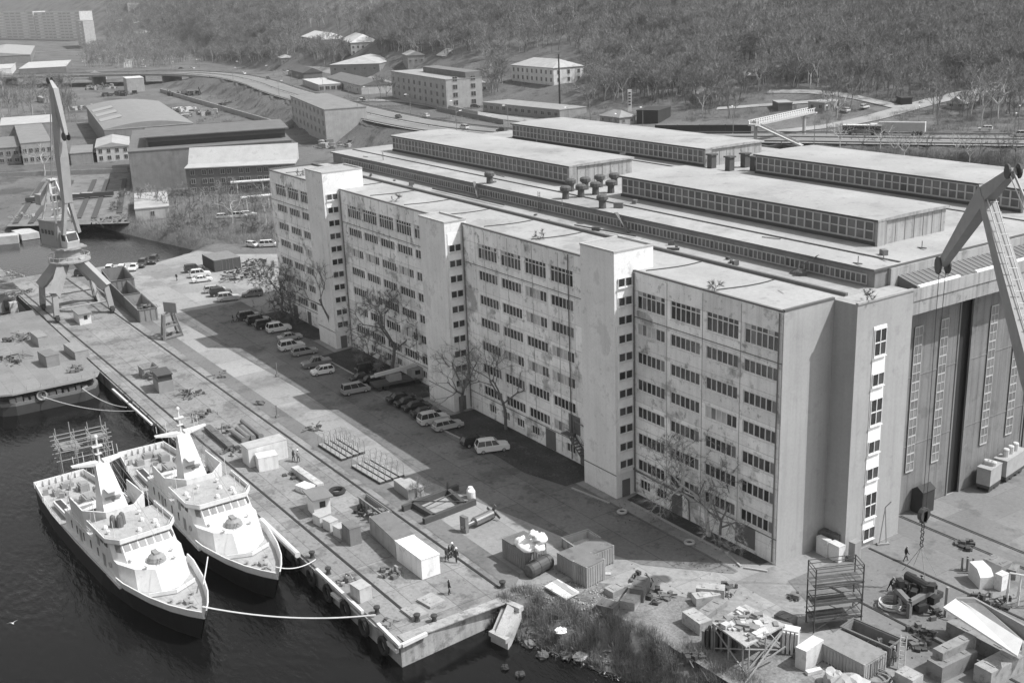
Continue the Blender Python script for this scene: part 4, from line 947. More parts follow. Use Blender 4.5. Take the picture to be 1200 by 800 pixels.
# ------------------------------------------------------------------ things standing on the quay and in the yard
def hat(py, base):
    lo, hi = base[2], base[2]+60
    for _ in range(50):
        m = (lo+hi)/2
        if proj((base[0],base[1],m))[1] > py: lo = m
        else: hi = m
    return lo-base[2]
def frame_of(A, B, C, z=.05):
    """ground frame from three base corners: B the near one, A to the left, C to the right"""
    a, b, c = G(*A, z), G(*B, z), G(*C, z); e1, e2 = a-b, c-b
    l1, l2 = np.linalg.norm(e1), np.linalg.norm(e2)
    if l1 >= l2: u = e1/l1; v = V(-u[1],u[0],0); v = v*np.sign(v@e2); l2 = abs(e2@v)
    else: v = e2/l2; u = V(-v[1],v[0],0); u = u*np.sign(u@e1); l1 = abs(e1@u)
    return b, u*l1, v*l2
M_rib = {}
def boxpx(name, A, B, C, top, v, lab, cat, style='plain', vt=None, z=.05, h=None, group=None):
    b, u, w_ = frame_of(A, B, C, z); h = h or hat(top, b); o = tuple(b+(u+w_)/2*V(1,1,0)); o = (o[0],o[1],z)
    m0 = mat('panel_%d' % round(v*100), v, .75, .1, .8, .08, streak=.25, blotch=(.2,1.2,.6)); m1 = mat('panel_%d' % round((vt or v*.85)*100), vt or v*.85, .85, .14, .8, .1, blotch=(.25,.7,.57))
    t = thing(name, lab, cat, o, 0, group) if style != 'plain' else None
    mb = MB()
    if style == 'plain':
        mb.pbox(b, u, w_, (0,0,h-.08)); mb.pbox(b+V(0,0,h-.08)-(u+w_)*.01, u*1.02, w_*1.02, (0,0,.08), 1)
        return tag(mb.build(name, [m0, m1], None, o), lab, cat, group)
    if style == 'open':
        tu, tw = unit(u)*.12, unit(w_)*.12; hv = V(0,0,h)
        mb.pbox(b, u, tw, hv); mb.pbox(b+w_-tw, u, tw, hv); mb.pbox(b+tw, tu, w_-2*tw, hv); mb.pbox(b+tw+u-tu, tu, w_-2*tw, hv); mb.pbox(b+tu+tw, u-2*tu, w_-2*tw, (0,0,.2))
        mb.build('wall', m0, t, o); q = MB()
        for k in range(int(np.linalg.norm(u)/1.1)+1):
            p_ = b+unit(u)*(k*1.1+.1); q.pbox(p_-tw*.7, unit(u)*.14, tw*.65, hv); q.pbox(p_+w_+tw*.05, unit(u)*.14, tw*.65, hv)
        for k in range(int(np.linalg.norm(w_)/1.1)+1):
            p_ = b+unit(w_)*(k*1.1+.1); q.pbox(p_-tu*.7, unit(w_)*.14, tu*.65, hv)
        q.pbox(b-tu-tw+hv, u+2*tu, tw*1.6, (0,0,.12)); q.pbox(b-tu-tw*.2+w_+hv, u+2*tu, tw*1.2, (0,0,.12)); q.pbox(b-tu+tw*.7+hv, tu*1.5, w_-tw*1, (0,0,.12)); q.pbox(b+u-tu*.5+tw*.7+hv, tu*1.5, w_-tw*1, (0,0,.12))
        q.build('stiffener', plain('stiffener_%d' % round(v*70), v*.7, .7), t, o); return t
    # shipping container
    inset = .05; uu, wu = unit(u), unit(w_); mb.pbox(b+(uu+wu)*inset+V(0,0,.12), u-uu*2*inset, w_-wu*2*inset, (0,0,h-.2))
    L1, L2 = np.linalg.norm(u), np.linalg.norm(w_)
    for (st, d, out, L_) in ((b, uu, -wu, L1), (b, wu, -uu, L2), (b+w_, uu, wu, L1), (b+u, wu, uu, L2)):
        for k in np.arange(.25, L_-.2, .36): mb.pbox(st+d*k-out*inset, d*.17, out*(inset-.005), (0,0,h-.22)); 
    mb.build('shell', m0, t, o); q = MB()
    for p_ in (b, b+u, b+w_, b+u+w_): 
        s1 = 1 if p_ is b else 0
        c_ = p_+((uu*.09)*(1 if np.allclose(p_, b) or np.allclose(p_, b+w_) else -1)+(wu*.09)*(1 if np.allclose(p_, b) or np.allclose(p_, b+u) else -1))
        q.pbox(c_-(uu+wu)*.09, uu*.18, wu*.18, (0,0,h))
    q.pbox(b+V(0,0,h-.1)+(uu+wu)*.02, u-uu*.04, w_-wu*.04, (0,0,.08), 1)
    q.build('frame_and_roof', [m0, m1], t, o); q = MB()
    if L1 > L2: st, d, out, L_ = b, wu, -uu, L2
    else: st, d, out, L_ = b, uu, -wu, L1
    for f_ in (.3,.45,.55,.7): q.bar(st+d*L_*f_+out*.03+V(0,0,.2), st+d*L_*f_+out*.03+V(0,0,h-.2), .03, 5)
    q.build('door_bar', M_sgrey, t, o); return t
def slab(p_, q_, w_, h, v, lab, cat='concrete block', name='concrete_block', z=.06, tilt=0., group=None, notch=True):
    a, b = G(*p_, z), G(*q_, z); d = unit(b-a); n_ = V(-d[1],d[0],0); L_ = np.linalg.norm(b-a); mb = MB()
    up = V(0,0,h)+n_*tilt
    mb.pbox(a-n_*w_/2, d*L_, n_*w_, up)
    if notch: mb.pbox(a-n_*w_*.3+d*L_*.2+up, d*L_*.12, n_*w_*.6, (0,0,.06)); mb.pbox(a-n_*w_*.3+d*L_*.7+up, d*L_*.12, n_*w_*.6, (0,0,.06))
    c_ = tuple((a+b)/2); return tag(mb.build(name, mat('block_%d' % round(v*100), v, .9, .2, 1.2, .15, blotch=(.3,1.5,.56)), None, c_), lab, cat, group)
# quay side
boxpx('cabin_container', (284.5,541), (293,548), (338,536), 526, .62, 'white cabin container with grey roof panels behind the smaller white one', 'container', 'plain', .4)
boxpx('cabin_container', (293.5,548), (304,553), (327,548.5), 537, .72, 'small white cabin container in front of the longer one', 'container', 'plain', .66)
boxpx('shipping_container', (434,625), (464,654), (487,646), 633, .42, 'long grey roofed container end to end with the white one on the quay', 'container', 'container', .17)
boxpx('shipping_container', (465,656), (495,679), (517,672), 655.5, .8, 'bright white container at the end of the quay row', 'container', 'plain', .85)
boxpx('open_trough', (421,594), (448,614), (456,610), None, .3, 'open steel trough with pipes inside beside the grey roofed container', 'trough', 'open', h=1.4)
heap('pipe_bundle', 440, 602, 1.0, 1.3, .6, 12, .35, 'pipes lying inside the open steel trough', 'pipes', 7)
boxpx('grey_cabinet', (402,632), (411,640), (423,635), 620, .2, 'dark grey cabinet beside three pale boxes on the quay', 'cabinet')
for i, (px, py, lab) in enumerate([(376,613,'farthest of three pale boxes beside dark cabinet'), (388,619,'middle one of three pale boxes beside dark cabinet'), (400,627,'pale box of three, touching the dark grey cabinet')]): crate(px, py, .05, 1.6, 1.2, 1.2, .5, lab, .15, 'box', 'pale_box')
boxpx('pale_cube', (411,699), (422.5,707), (436,701), 691, .5, 'pale cube shaped cabinet standing alone by the quay edge', 'cabinet')
kb = thing('quay_hut', 'small white hut with grey lean-to roof among scrap on the quay', 'hut', tuple(G(377,602,.05)))
b_, u_, w_ = frame_of((361,597), (369,606), (388,601)); o_ = tuple(G(377,602,.05)); h_ = 2.4
mb = MB(); mb.pbox(b_, u_, w_, (0,0,h_)); mb.build('wall', plain('hut_white', .66, .8), kb, o_)
mb = MB(); mb.pbox(b_+V(0,0,h_)-u_*.25-w_*.15, u_*1.5, w_*1.3, (0,0,.14)); mb.build('roof', mat('hut_roof', .2, .9), kb, o_)
mb = MB(); mb.pbox(b_+w_*.35-unit(u_)*.03+V(0,0,1.1), w_*.35, -unit(u_)*.02, (0,0,.8)); mb.build('window', GL[0], kb, o_)
slab((346,553), (376,574), 1.0, .9, .45, 'long pale steel trough lying near the quay hut', 'trough', 'steel_trough')
slab((352,572), (365,577), 1.6, .8, .75, 'bright white box lid beside the quay hut', 'box', 'white_box')
mb = MB(); p_ = G(395,575,.3); mb.torus((p_[0],p_[1],.3),.9,.28); tag(mb.build('tyre', plain('rubber_black', .03, .8), None, (p_[0],p_[1],.05)), 'big black tyre lying flat beside the quay hut', 'tyre')
for i, (a, b2) in enumerate([((273,506),(286,515.5)), ((278,502),(291,513)), ((283,500),(297,512.5)), ((284,493),(306,511))]):
    a, b2 = G(*a,.5), G(*b2,.5); mb = MB(); mb.bar(a, b2, .42, 10); tag(mb.build('steel_pipe', plain('pipe_steel', .19, .6), None, tuple((a+b2)/2*V(1,1,0))), 'thick grey steel pipe in the stack of four near the white cabins', 'pipe', 'stack of four thick pipes')
slab((243,503), (271,527), 1.0, .7, .13, 'long dark steel beam lying along the quay', 'beam', 'steel_beam')
heap('scrap_heap', 272, 529, .05, 1.8, .7, 22, .16, 'scrap at the end of the long dark beam', 'scrap heap', 8)
heap('scrap_heap', 262, 505, .05, 1.6, .9, 20, .2, 'scrap pile beside the stacked thick pipes', 'scrap heap', 9)
heap('scrap_heap', 222, 463, .05, 2.4, .9, 30, .17, 'tangle of steel bars beyond the ship masts', 'scrap heap', 10)
heap('scrap_heap', 236, 488, .05, 2.6, .5, 26, .2, 'flat planks and bars behind the inner ship mast', 'scrap heap', 11)
heap('scrap_heap', 346, 556, .05, 1.6, .7, 18, .16, 'dark scrap at the head of pale trough', 'scrap heap', 12)
heap('scrap_heap', 430, 600, .05, 1.5, 1.1, 22, .1, 'black machine parts between cabinets and the trough', 'scrap heap', 13)
heap('scrap_heap', 457, 672, .05, 1.3, .7, 24, .3, 'small pale scrap heap beside the white container', 'scrap heap', 14)
heap('scrap_heap', 406, 681, .05, 1.1, .6, 16, .36, 'pale rubble bag by the cube cabinet', 'scrap heap', 15)
heap('scrap_heap', 456, 731, .05, .9, .4, 14, .2, 'little scrap heap near the quay end', 'scrap heap', 16)
slab((478,712), (494,724), 1.8, .25, .3, 'stack of steel plates near quay end, lower left one', 'steel plates', 'plate_stack'); slab((497,700), (513,709), 2.0, .25, .34, 'steel plates by the worker standing at quay end', 'steel plates', 'plate_stack')
kiosk = thing('crane_kiosk', 'small kiosk with dark glazed top standing on the quay', 'kiosk', tuple(G(191,457,.05)))
b_, u_, w_ = frame_of((180,453), (187,461), (203,456)); o_ = tuple(G(191,457,.05))
mb = MB(); mb.pbox(b_, u_, w_, (0,0,1.9)); mb.build('base', plain('kiosk_grey', .27, .8), kiosk, o_)
mb = MB(); mb.pbox(b_+V(0,0,1.9)+(u_+w_)*.03, u_*.94, w_*.94, (0,0,1.0)); mb.pbox(b_+V(0,0,2.9)-(u_+w_)*.03, u_*1.06, w_*1.06, (0,0,.15)); mb.build('glazed_top', plain('kiosk_dark', .06, .4), kiosk, o_)
boxpx('scrap_bin', (163,439), (169,444), (186,440), 433, .33, 'pale open bin of offcuts beside the kiosk', 'bin', 'open'); heap('bin_contents', 175, 440, .8, 1.0, .9, 14, .25, 'offcuts sticking out of the pale bin', 'offcuts', 17)
hut = thing('crane_hut', 'little white hut with one window beneath the portal crane', 'hut', tuple(G(97,380,.05)))
b_, u_, w_ = frame_of((87,375), (94,381), (107,378)); o_ = tuple(G(97,380,.05))
mb = MB(); mb.pbox(b_, u_, w_, (0,0,2.2)); mb.build('wall', plain('hut_white', .66), hut, o_); mb = MB(); mb.pbox(b_-u_*.1-w_*.1+V(0,0,2.2), u_*1.2, w_*1.2, (0,0,.15)); mb.build('roof', plain('hut_roof_grey', .22), hut, o_); mb = MB(); mb.pbox(b_+w_*.4-unit(u_)*.02+V(0,0,1.0), w_*.3, -unit(u_)*.03, (0,0,.8)); mb.build('window', GL[0], hut, o_)
# bollards and fenders along the quay
BOL = [(154,474,'dark bollard holding the barge ropes'), (366,653,'bollard where the inner ship bow rope is tied'), (442,718,'bollard at the end of the long outer bow rope'), (385,672,'white topped bollard on the quay edge near the cube'), (589,688,'black bollard beside the landward rail end'), (489,727,'stubby black post at the end of the water side rail'), (509,728,'small dark drum on the quay end')]
for px, py, lab in BOL:
    p_ = G(px, py, .05); mb = MB(); mb.lathe((p_[0],p_[1],.05), [(.34,0),(.26,.12),(.22,.5),(.36,.6),(.36,.78),(.2,.84)], 10); tag(mb.build('bollard', plain('bollard_iron', .05 if 'white' not in lab else .6, .6), None, (p_[0],p_[1],.05)), lab, 'bollard', 'bollards on the quay')
for i in range(22):
    x = -14-4.4*i; mb = MB(); mb.torus((x,-41.25,-1.35),.85,.24,(0,1,0),14,6); mb.bar((x,-41.3,-.5),(x,-41.1,0.05),.04,4)
    tag(mb.build('tyre_fender', plain('rubber_black', .03), None, (x,-41.25,-1.35)), 'black tyre fender hung on the quay wall above the water', 'fender', 'tyre fenders along the quay wall')
for i, (a, b2) in enumerate([((371,667),(425,717)), ((443,731),(469,757)), ((471,756),(500,742)), ((389,695),(399,703)), ((412,710),(432,729)), ((454,752),(466,763))]):
    z = .2 if i < 3 else -.7; a, b2 = G(*a,z), G(*b2,z); mb = MB(); mb.beam(a, b2, .35, .35)
    tag(mb.build('kerb_beam', plain('kerb_pale', .6, .8), None, tuple((a+b2)/2)), ['long pale timber along quay edge before the cube', 'pale timber on the corner of the quay, water side', 'pale timber on the quay end face', 'short pale fender timber high on the quay wall', 'middle pale fender timber on the quay wall', 'last pale fender timber by the quay corner'][i], 'timber')
mb = MB(); a, b2 = G(306,609,.3), G(349,650,.3); mb.bar(a, b2, .36, 10); tag(mb.build('fender_pipe', plain('kerb_pale', .6), None, tuple((a+b2)/2)), 'thick white pipe along the quay edge at inner ship bow', 'pipe')
mb = MB(); a, b2 = G(132,456,.3), G(178,497,.3); mb.beam(a, b2, .3, .3); tag(mb.build('fender_pipe', plain('kerb_pale', .6), None, tuple((a+b2)/2)), 'white painted edge timber on quay between barge and ships', 'timber')
# steel skips and the stand at the far end of the quay
boxpx('steel_skip', (147,361), (164,378), (185,374), 364, .26, 'big ribbed open steel skip nearest the slanted stand', 'skip', 'open')
boxpx('steel_skip', (131,346), (146,361), (165,357), 346, .22, 'second open steel skip, half behind the crane leg', 'skip', 'open')
boxpx('steel_skip', (121,331), (132,346), (158,341), 330, .2, 'farthest open steel skip below the white parked cars', 'skip', 'open')
heap('skip_scrap', 172, 362, 1.5, 2.2, 1.4, 24, .2, 'scrap heaped over the edge of steel skips', 'scrap heap', 18)
sd = thing('boat_stand', 'slanted steel trestle stand with a plate on top, beside the skips', 'stand', tuple(G(199,394,.05))); o_ = tuple(G(199,394,.05)); mb = MB()
A_, B_, C_ = G(190,397,.05), G(193,399,.05), G(214,393,.05); D_ = A_+C_-B_+unit(A_-B_)*1.4
top = [p_*.55+V(o_[0],o_[1],0)*.45+V(0,0,4.6) for p_ in (A_, B_, C_, D_)]
for p_, t_ in zip((A_,B_,C_,D_), top): mb.beam(p_, t_, .45, .45)
for f_ in (.08,.52,.98):
    r_ = [p_*(1-f_)+t_*f_ for p_, t_ in zip((A_,B_,C_,D_), top)]
    for i in range(4): mb.beam(r_[i], r_[(i+1) % 4], .32, .4)
mb.build('trestle', plain('stand_grey', .2, .7), sd, o_); mb = MB(); c_ = (top[0]+top[2])/2
mb.pbox(c_+V(-1.2,-.4,.2), V(2.6,1.6,0), V(-.1,.16,0), (0,0,2.0)); mb.build('plate', plain('stand_plate', .24), sd, o_)
# yard
for gi, (a0, a1, b0, lab) in enumerate([((376,522),(403.5,539.5),(397,515), 'farther row of four pale rails with thin hoops on the yard'), ((415,547),(448.5,567),(437,540), 'nearer row of four pale rails with thin hoops, beside the twin boxes')]):
    A_, B_, C_ = G(*a0,.05), G(*a1,.05), G(*b0,.05); d = B_-A_; st = (C_-A_)/3; t = thing('rail_rack', lab, 'rail rack', tuple(A_+d/2+st*1.5))
    for k in range(4):
        mb = MB(); p_ = A_+st*k; n_ = V(-d[1],d[0],0)/np.linalg.norm(d); mb.pbox(p_-n_*.42, d, n_*.84, (0,0,.35)); mb.pbox(p_-n_*.36+V(0,0,.353), d, n_*.72, (0,0,.02), 1); mb.build('rail_bed', [plain('rack_dark', .06), plain('rack_pale', .3, .9)], t, tuple(A_+d/2+st*1.5))
        q = MB()
        for f_ in np.linspace(.04,.96,6):
            c_ = p_+d*f_; q.path([c_-n_*.5+V(0,0,.3), c_-n_*.5+V(0,0,1.7), c_-n_*.3+V(0,0,2.0), c_+n_*.3+V(0,0,2.0), c_+n_*.5+V(0,0,1.7), c_+n_*.5+V(0,0,.3)], .03, 4)
        q.build('hoop', plain('rack_hoop', .22), t, tuple(A_+d/2+st*1.5))
boxpx('steel_box', (462,573), (478.5,585.5), (487,582.5), 574, .34, 'pale steel box, left one of the close pair on the yard', 'steel box', vt=.36)
boxpx('steel_box', (472,572), (488.5,582), (497,579), 572, .34, 'pale steel box, right one of the close pair on the yard', 'steel box', vt=.36)
fr = MB()
K = [G(*p_,.4) for p_ in ((484,591),(525,575),(545,592),(509,606))]
for i, (a, b2) in enumerate(zip(K, K[1:]+K[:1])):
    d = unit(b2-a)*(1.6 if i % 2 == 0 else 0); fr.beam(a-d, b2+d, .5, .8)
fr.beam(K[0]+V(0,0,.5), K[2]+V(0,0,.5), .1, .12); fr.beam((K[0]+K[3])/2+V(0,0,.45), (K[1]+K[2])/2+V(0,0,.9), .1, .1); fr.bar(K[1], K[1]+V(0,0,1.2), .15); 
tag(fr.build('beam_cradle', plain('frame_steel', .075, .7), None, tuple((K[0]+K[2])/2)), 'large square frame of dark steel beams lying on the yard', 'steel frame')
mb = MB(); p_ = G(553,588,.05); mb.lathe((p_[0],p_[1],.05), [(.5,0),(.5,1.5),(.42,1.6)], 14); mb.lathe((p_[0]-1.2,p_[1]+.6,.05), [(.5,0),(.55,1.0),(.3,1.5)], 10); tag(mb.build('white_drum', plain('drum_white', .72), None, (p_[0],p_[1],.05)), 'white upright drum beside the dark steel frame', 'drum')
pr = thing('propeller_shaft', 'shiny steel shaft with a propeller lying on the yard', 'propeller shaft', tuple(G(567,609,.05))); o_ = tuple(G(567,609,.05))
a, b2 = G(556,611,.8), G(576,601.5,.8); d = unit(b2-a); mb = MB(); mb.bar(a, b2, .55, 14); mb.bar(a-d*2, a, .22, 10); mb.build('shaft', plain('polished_steel', .4, .3, .8), pr, o_)
mb = MB(); n_ = V(-d[1],d[0],0); mb.bar(b2, b2+d*.7, .3, 10)
for k in range(4): t_ = k*PI/2+.5; w_ = n_*math.cos(t_)+V(0,0,math.sin(t_)); mb.pbox(b2+d*.35-d*.05, w_*1.15, np.cross(w_, d)*.4, d*.08)
mb.build('propeller', plain('bronze_dark', .15, .5), pr, o_); mb = MB(); mb.cbox(tuple(G(575,606,.05)),.8,.8,.6,.3); mb.cbox(tuple(G(557,613,.05)),.9,.6,.5,.3); mb.build('chock', plain('rack_dark', .06), pr, o_)
boxpx('steel_post_block', (539.5,622), (546,625), (549,623), 607, .2, 'upright dark steel block near the propeller shaft', 'steel block')
# containers group
boxpx('shipping_container', (589,653), (615,669), (638,657), 646, .24, 'ribbed grey container with crumpled white tarpaulin on its roof', 'container', 'container', .15)
boxpx('shipping_container', (655,667), (672,679), (720,659), 658, .3, 'long ribbed grey container behind the shorter one in the rubbish area', 'container', 'container', .18)
boxpx('shipping_container', (673.5,680), (688,689.5), (709.5,678.5), 665, .32, 'short ribbed container pushed against the long grey one', 'container', 'container', .18)
boxpx('open_bin', (660,640), (673,650), (703,640), 640, .45, 'pale open topped bin between the grey containers', 'bin', 'open')
mb = MB(); a, b2 = G(621,668,.85), G(643,656.5,.85); d = unit(b2-a); mb.lathe(a, [(.3,-.5),(.7,-.3),(.85,0),(.85,1.0),(.9,1.02),(.9,1.2),(.85,1.22),(.85,2.4),(.9,2.42),(.9,2.6),(.85,2.62),(.85,np.linalg.norm(b2-a)),(.5,np.linalg.norm(b2-a)+.35)], 16, axis=d)
tag(mb.build('boiler_tank', plain('tank_dark', .07, .5), None, tuple((a+b2)/2*V(1,1,0))), 'dark cylindrical tank lying between the grey containers', 'tank', )
def lump(c, r, n, seed, sq=.6, nz=.35):
    rr = random.Random(seed); mb = MB(); k, l = 12, 8
    ph = [(rr.uniform(0,6),rr.uniform(0,6),rr.uniform(0,6)) for _ in range(n)]
    vs = []
    for j in range(l+1):
        th = PI*j/l
        for i in range(k):
            a = 2*PI*i/k; d = V(math.sin(th)*math.cos(a),math.sin(th)*math.sin(a),math.cos(th)); f = 1+nz*sum(math.sin(p[0]+3*d[0]*(q+1)+p[1]*d[1]*2+p[2]*d[2]*2) for q, p in enumerate(ph))/n
            vs.append(V(*c)+d*r*f*V(1,1,sq))
    mb.add(vs, [(j*k+i,(j+1)*k+i,(j+1)*k+(i+1) % k,j*k+(i+1) % k) for j in range(l) for i in range(k)]); return mb
M_tarp = plain('white_tarpaulin', .86, .8)
c_ = G(620,642,2.75); mb = lump((c_[0],c_[1],c_[2]+.3),1.1,4,5,.5,.5)
for o, r_, s_ in (((.9,.9,.9),.8,6), ((.2,1.4,.7),.6,7), ((-1.2,-.2,.1),.7,8), ((1.5,.3,.2),.6,9), ((.3,.5,1.4),.55,10)):
    m2 = lump(V(c_[0],c_[1],c_[2]+.3)+V(*o), r_, 3, s_, .7, .5); mb.add(m2.v, m2.f)
tag(mb.build('tarpaulin', M_tarp, None, tuple(c_), smooth=True), 'crumpled white tarpaulin heaped on the grey container roof', 'tarpaulin')
P = [G(*p_,.3) for p_ in ((638,688),(653.5,679.5),(679,694.5),(663,703))]; mb = MB(); mb.extr([p_ for p_ in P], (0,0,.18)); mb.extr([P[1]*.6+P[0]*.4+V(0,0,.19), P[1]*.9+P[0]*.1+V(0,0,.19), P[2]*.8+P[3]*.2+V(0,0,.19), P[2]*.5+P[3]*.5+V(0,0,.19)], (0,0,.015), 1)
tag(mb.build('flat_board', [mat('panel_white', .62, .7, .2, .8, .2, blotch=(.45,.9,.56)), plain('panel_stain', .35)], None, tuple(P[0]*V(1,1,0))), 'stained white panel lying flat on the rubbish', 'panel')
BL = [((816,697),(849,700),1.3,1.2,.36,'pale concrete block lying straight, top of the block group'), ((813,707),(842,702),1.3,.9,.4,'pale concrete block slanting below the straight one'), ((822,725),(846,707),1.3,.6,.24,'dark topped concrete beam leaning across the group'), ((806,727),(827,742),1.5,1.3,.36,'pale block nearest the junk covered shelter'),
      ((713,698),(730,690),1.4,.7,.3,'pale plank box, left one of dumped boxes'), ((735,714),(745,700),1.6,.9,.34,'pale box with a dark top stain among the dumped boxes'), ((702,712),(722,717),1.5,.8,.12,'dark dumped box nearest the reeds'), ((746,705),(754,690),1.5,1.5,.14,'tall dark grey box behind the dumped boxes')]
for a, b2, w_, h_, v_, lab in BL: slab(a, b2, w_, h_, v_, lab, 'block')
heap('scrap_heap', 752, 680, .06, 1.5, .7, 16, .14, 'dark sheet scraps beyond the dumped boxes', 'scrap heap', 19)
slab((695,672),(716,672),.5,.08,.5,'thin pale planks at the end of long container','planks','plank_pile', notch=False)
# junk covered shelter on trestles
sh_ = thing('shelter', 'junk covered sheet roof on criss-cross trestle legs', 'shelter', tuple(G(878,765,.05))); o_ = tuple(G(878,765,.05)); zr = 2.7
Q4 = [G(*p_,zr) for p_ in ((834.5,731),(873.5,709),(920,733),(874,759))]; mb = MB(); mb.extr(Q4, (0,0,.16)); mb.build('roof', mat('shelter_roof', .38, .9, .25, .7, .2, blotch=((.3,.7,.55),(-.4,1.5,.63))), sh_, o_)
mb = MB()
for a, b2 in zip(Q4, Q4[1:]+Q4[:1]): 
    for f_ in (.08,.5,.92):
        p_ = a+(b2-a)*f_; c_ = sum(Q4)/4; mb.beam(p_*V(1,1,0)+V(0,0,.05), p_, .12, .12)
    mb.beam(a*V(1,1,0)+V(0,0,.1), b2-V(0,0,.1), .1, .1); mb.beam(b2*V(1,1,0)+V(0,0,.1), a-V(0,0,.1), .1, .1)
mb.beam(Q4[3]+V(.2,-.2,-2.6), Q4[2]+V(1.5,-1.5,-.9), .12, .12); mb.beam(Q4[3]+V(1.2,-1.2,-2.6), Q4[2]+V(0,0,-.3), .12, .12)
mb.build('trestle', plain('trestle_pale', .3), sh_, o_)
jk = MB(); rr = random.Random(5); c_ = sum(Q4)/4
for _ in range(46):
    a, b2 = rr.uniform(-.42,.42), rr.uniform(-.42,.42); p_ = c_+(Q4[1]-Q4[0])*a+(Q4[2]-Q4[1])*b2; jk.cbox((p_[0],p_[1],zr+.17),rr.uniform(.2,1.4),rr.uniform(.15,.7),rr.uniform(.08,.45),rr.uniform(0,3),rr.randrange(2))
tag(jk.build('junk', [plain('junk_pale', .5, .8), plain('junk_mid', .22, .8)], None, (c_[0],c_[1],zr+.16)), 'pale junk spread over the trestle shelter roof', 'junk')
pk = MB(); a = G(822,760,.05)
for k in range(8): pk.pbox(a+V(.33*k,.28*k,0), V(.22,.1,0), V(-.6,.9,0), (0,0,2.0+.1*(k % 3)), k % 2)
tag(pk.build('timber_stack', [plain('timber_grey', .2), plain('timber_dark', .06)], None, tuple(a)), 'upright dark timbers stacked under the shelter edge', 'timber stack')
# scaffold tower
u_ = G(1009,671,5)-G(954,677.5,5); v_ = G(945,666,5)-G(954,677.5,5); u_[2] = v_[2] = 0; O = G(953.5,741,.05); st = thing('scaffold_tower', 'rusty scaffold tower with three plank decks in front of the end wall', 'scaffold tower', tuple(O+(u_+v_)/2)); o_ = tuple(O+(u_+v_)/2)
mb = MB()
for a in (0,1):
    for b2 in (0,1):
        p_ = O+u_*a+v_*b2; mb.bar(p_, p_+V(0,0,6.9), .07, 6)
for z_ in (1.1,2.9,4.9,5.9,6.5,6.9,3.5,1.7):
    for b2 in (0,1): mb.bar(O+v_*b2+V(0,0,z_), O+u_+v_*b2+V(0,0,z_), .045, 5)
    for a in (0,1): mb.bar(O+u_*a+V(0,0,z_), O+u_*a+v_+V(0,0,z_), .045, 5)
mb.bar(O+V(0,0,.2), O+u_+V(0,0,2.9), .045); mb.bar(O+v_+u_+V(0,0,.2), O+v_+V(0,0,2.9), .045); mb.bar(O+u_+V(0,0,3), O+u_+v_+V(0,0,4.9), .045)
mb.build('tube_frame', plain('scaffold_rust', .07, .8), st, o_)
for z_ in (1.15,2.95,4.95):
    q = MB()
    for k in range(5):
        if z_ == 2.95 and k == 4: continue
        q.pbox(O+v_*(k/5)+V(0,0,z_)-u_*.03, u_*1.06, v_*.185, (0,0,.07), k % 2)
    q.build('deck', [mat('scaffold_plank', .09, .9, .3, 1., .2), mat('scaffold_plank_pale', .16, .9, .3, 1., .2)], st, o_)
# big seam sheet shed and neighbours
boxpx('sheet_shed', (957,771), (1012,800), (1040,785), 779, .33, 'long sheet metal shed with seamed flat roof at the bottom edge', 'shed', 'container', .24)
boxpx('open_tray', (985,756), (1041,781), (1058,772), None, .2, 'long open tray with pipes beside the seamed shed', 'tray', 'open', h=2.0)
heap('pipe_bundle', 1025, 762, 1.3, 2.0, .6, 14, .2, 'pipes and plates inside the long open tray', 'pipes', 21)
boxpx('white_cabinet', (934.5,779), (944,787), (964,773), 763, .56, 'tilted white cabinet left of the seamed shed', 'cabinet', vt=.6)
slab((945,790),(962,786),.5,.35,.6,'white channel lying below the white cabinet','channel','white_channel', notch=False)
mb = lump((*G(978,795,.5)[:2],.6),1.0,3,31,.8,.3); tag(mb.build('concrete_lump', plain('lump_pale', .4, .9), None, tuple(G(978,795,.05))), 'pale rough lump beside the seamed shed wall', 'concrete lump')
mb = lump((*G(995,806,.5)[:2],.6),1.7,3,33,.6,.3); tag(mb.build('concrete_lump', plain('lump_pale', .4, .9), None, tuple(G(995,806,.05))), 'larger pale lump cut by the bottom picture edge', 'concrete lump')
rk = MB(); a = G(916,765,.05)
for k in range(4): rk.pbox(a+V(.34*k,.22*k,0), V(.2,.13,0), V(-.5,.8,0), (0,0,2.3))
rk.pbox(a+V(-.5,.0,2.3), V(1.6,.95,0), V(-.5,.9,0), (0,0,.15)); tag(rk.build('ribbed_stack', plain('rib_white', .6), None, tuple(a)), 'white ribbed stack standing between shelter and seamed shed', 'panel stack')
slab((905,742),(925,748),1.4,1.3,.16,'dark crate half under the shelter corner','crate','dark_crate')
slab((911,727),(930,735),1.3,1.0,.2,'grey crate behind the shelter near the scaffold','crate','grey_crate')
def coil(px, py, r_, v_, lab, turns=5):
    p_ = G(px, py, .1); mb = MB(); rr = random.Random(px)
    for k in range(turns): mb.torus((p_[0]+rr.uniform(-.15,.15),p_[1]+rr.uniform(-.15,.15),.14+.12*k),r_*rr.uniform(.75,1.05),.07,(rr.uniform(-.1,.1),rr.uniform(-.1,.1),1),18,5)
    tag(mb.build('hose_coil', plain('hose_%d' % int(v_*100), v_, .8), None, (p_[0],p_[1],.05)), lab, 'hose coil')
coil(1044,710,1.1,.5,'pale coil of hose lying by the lifted machine',6); coil(1028,797,1.3,.2,'dark grey coil of cable at the bottom edge'); coil(1060,716,.7,.42,'small loose coil beside the pale one',3)
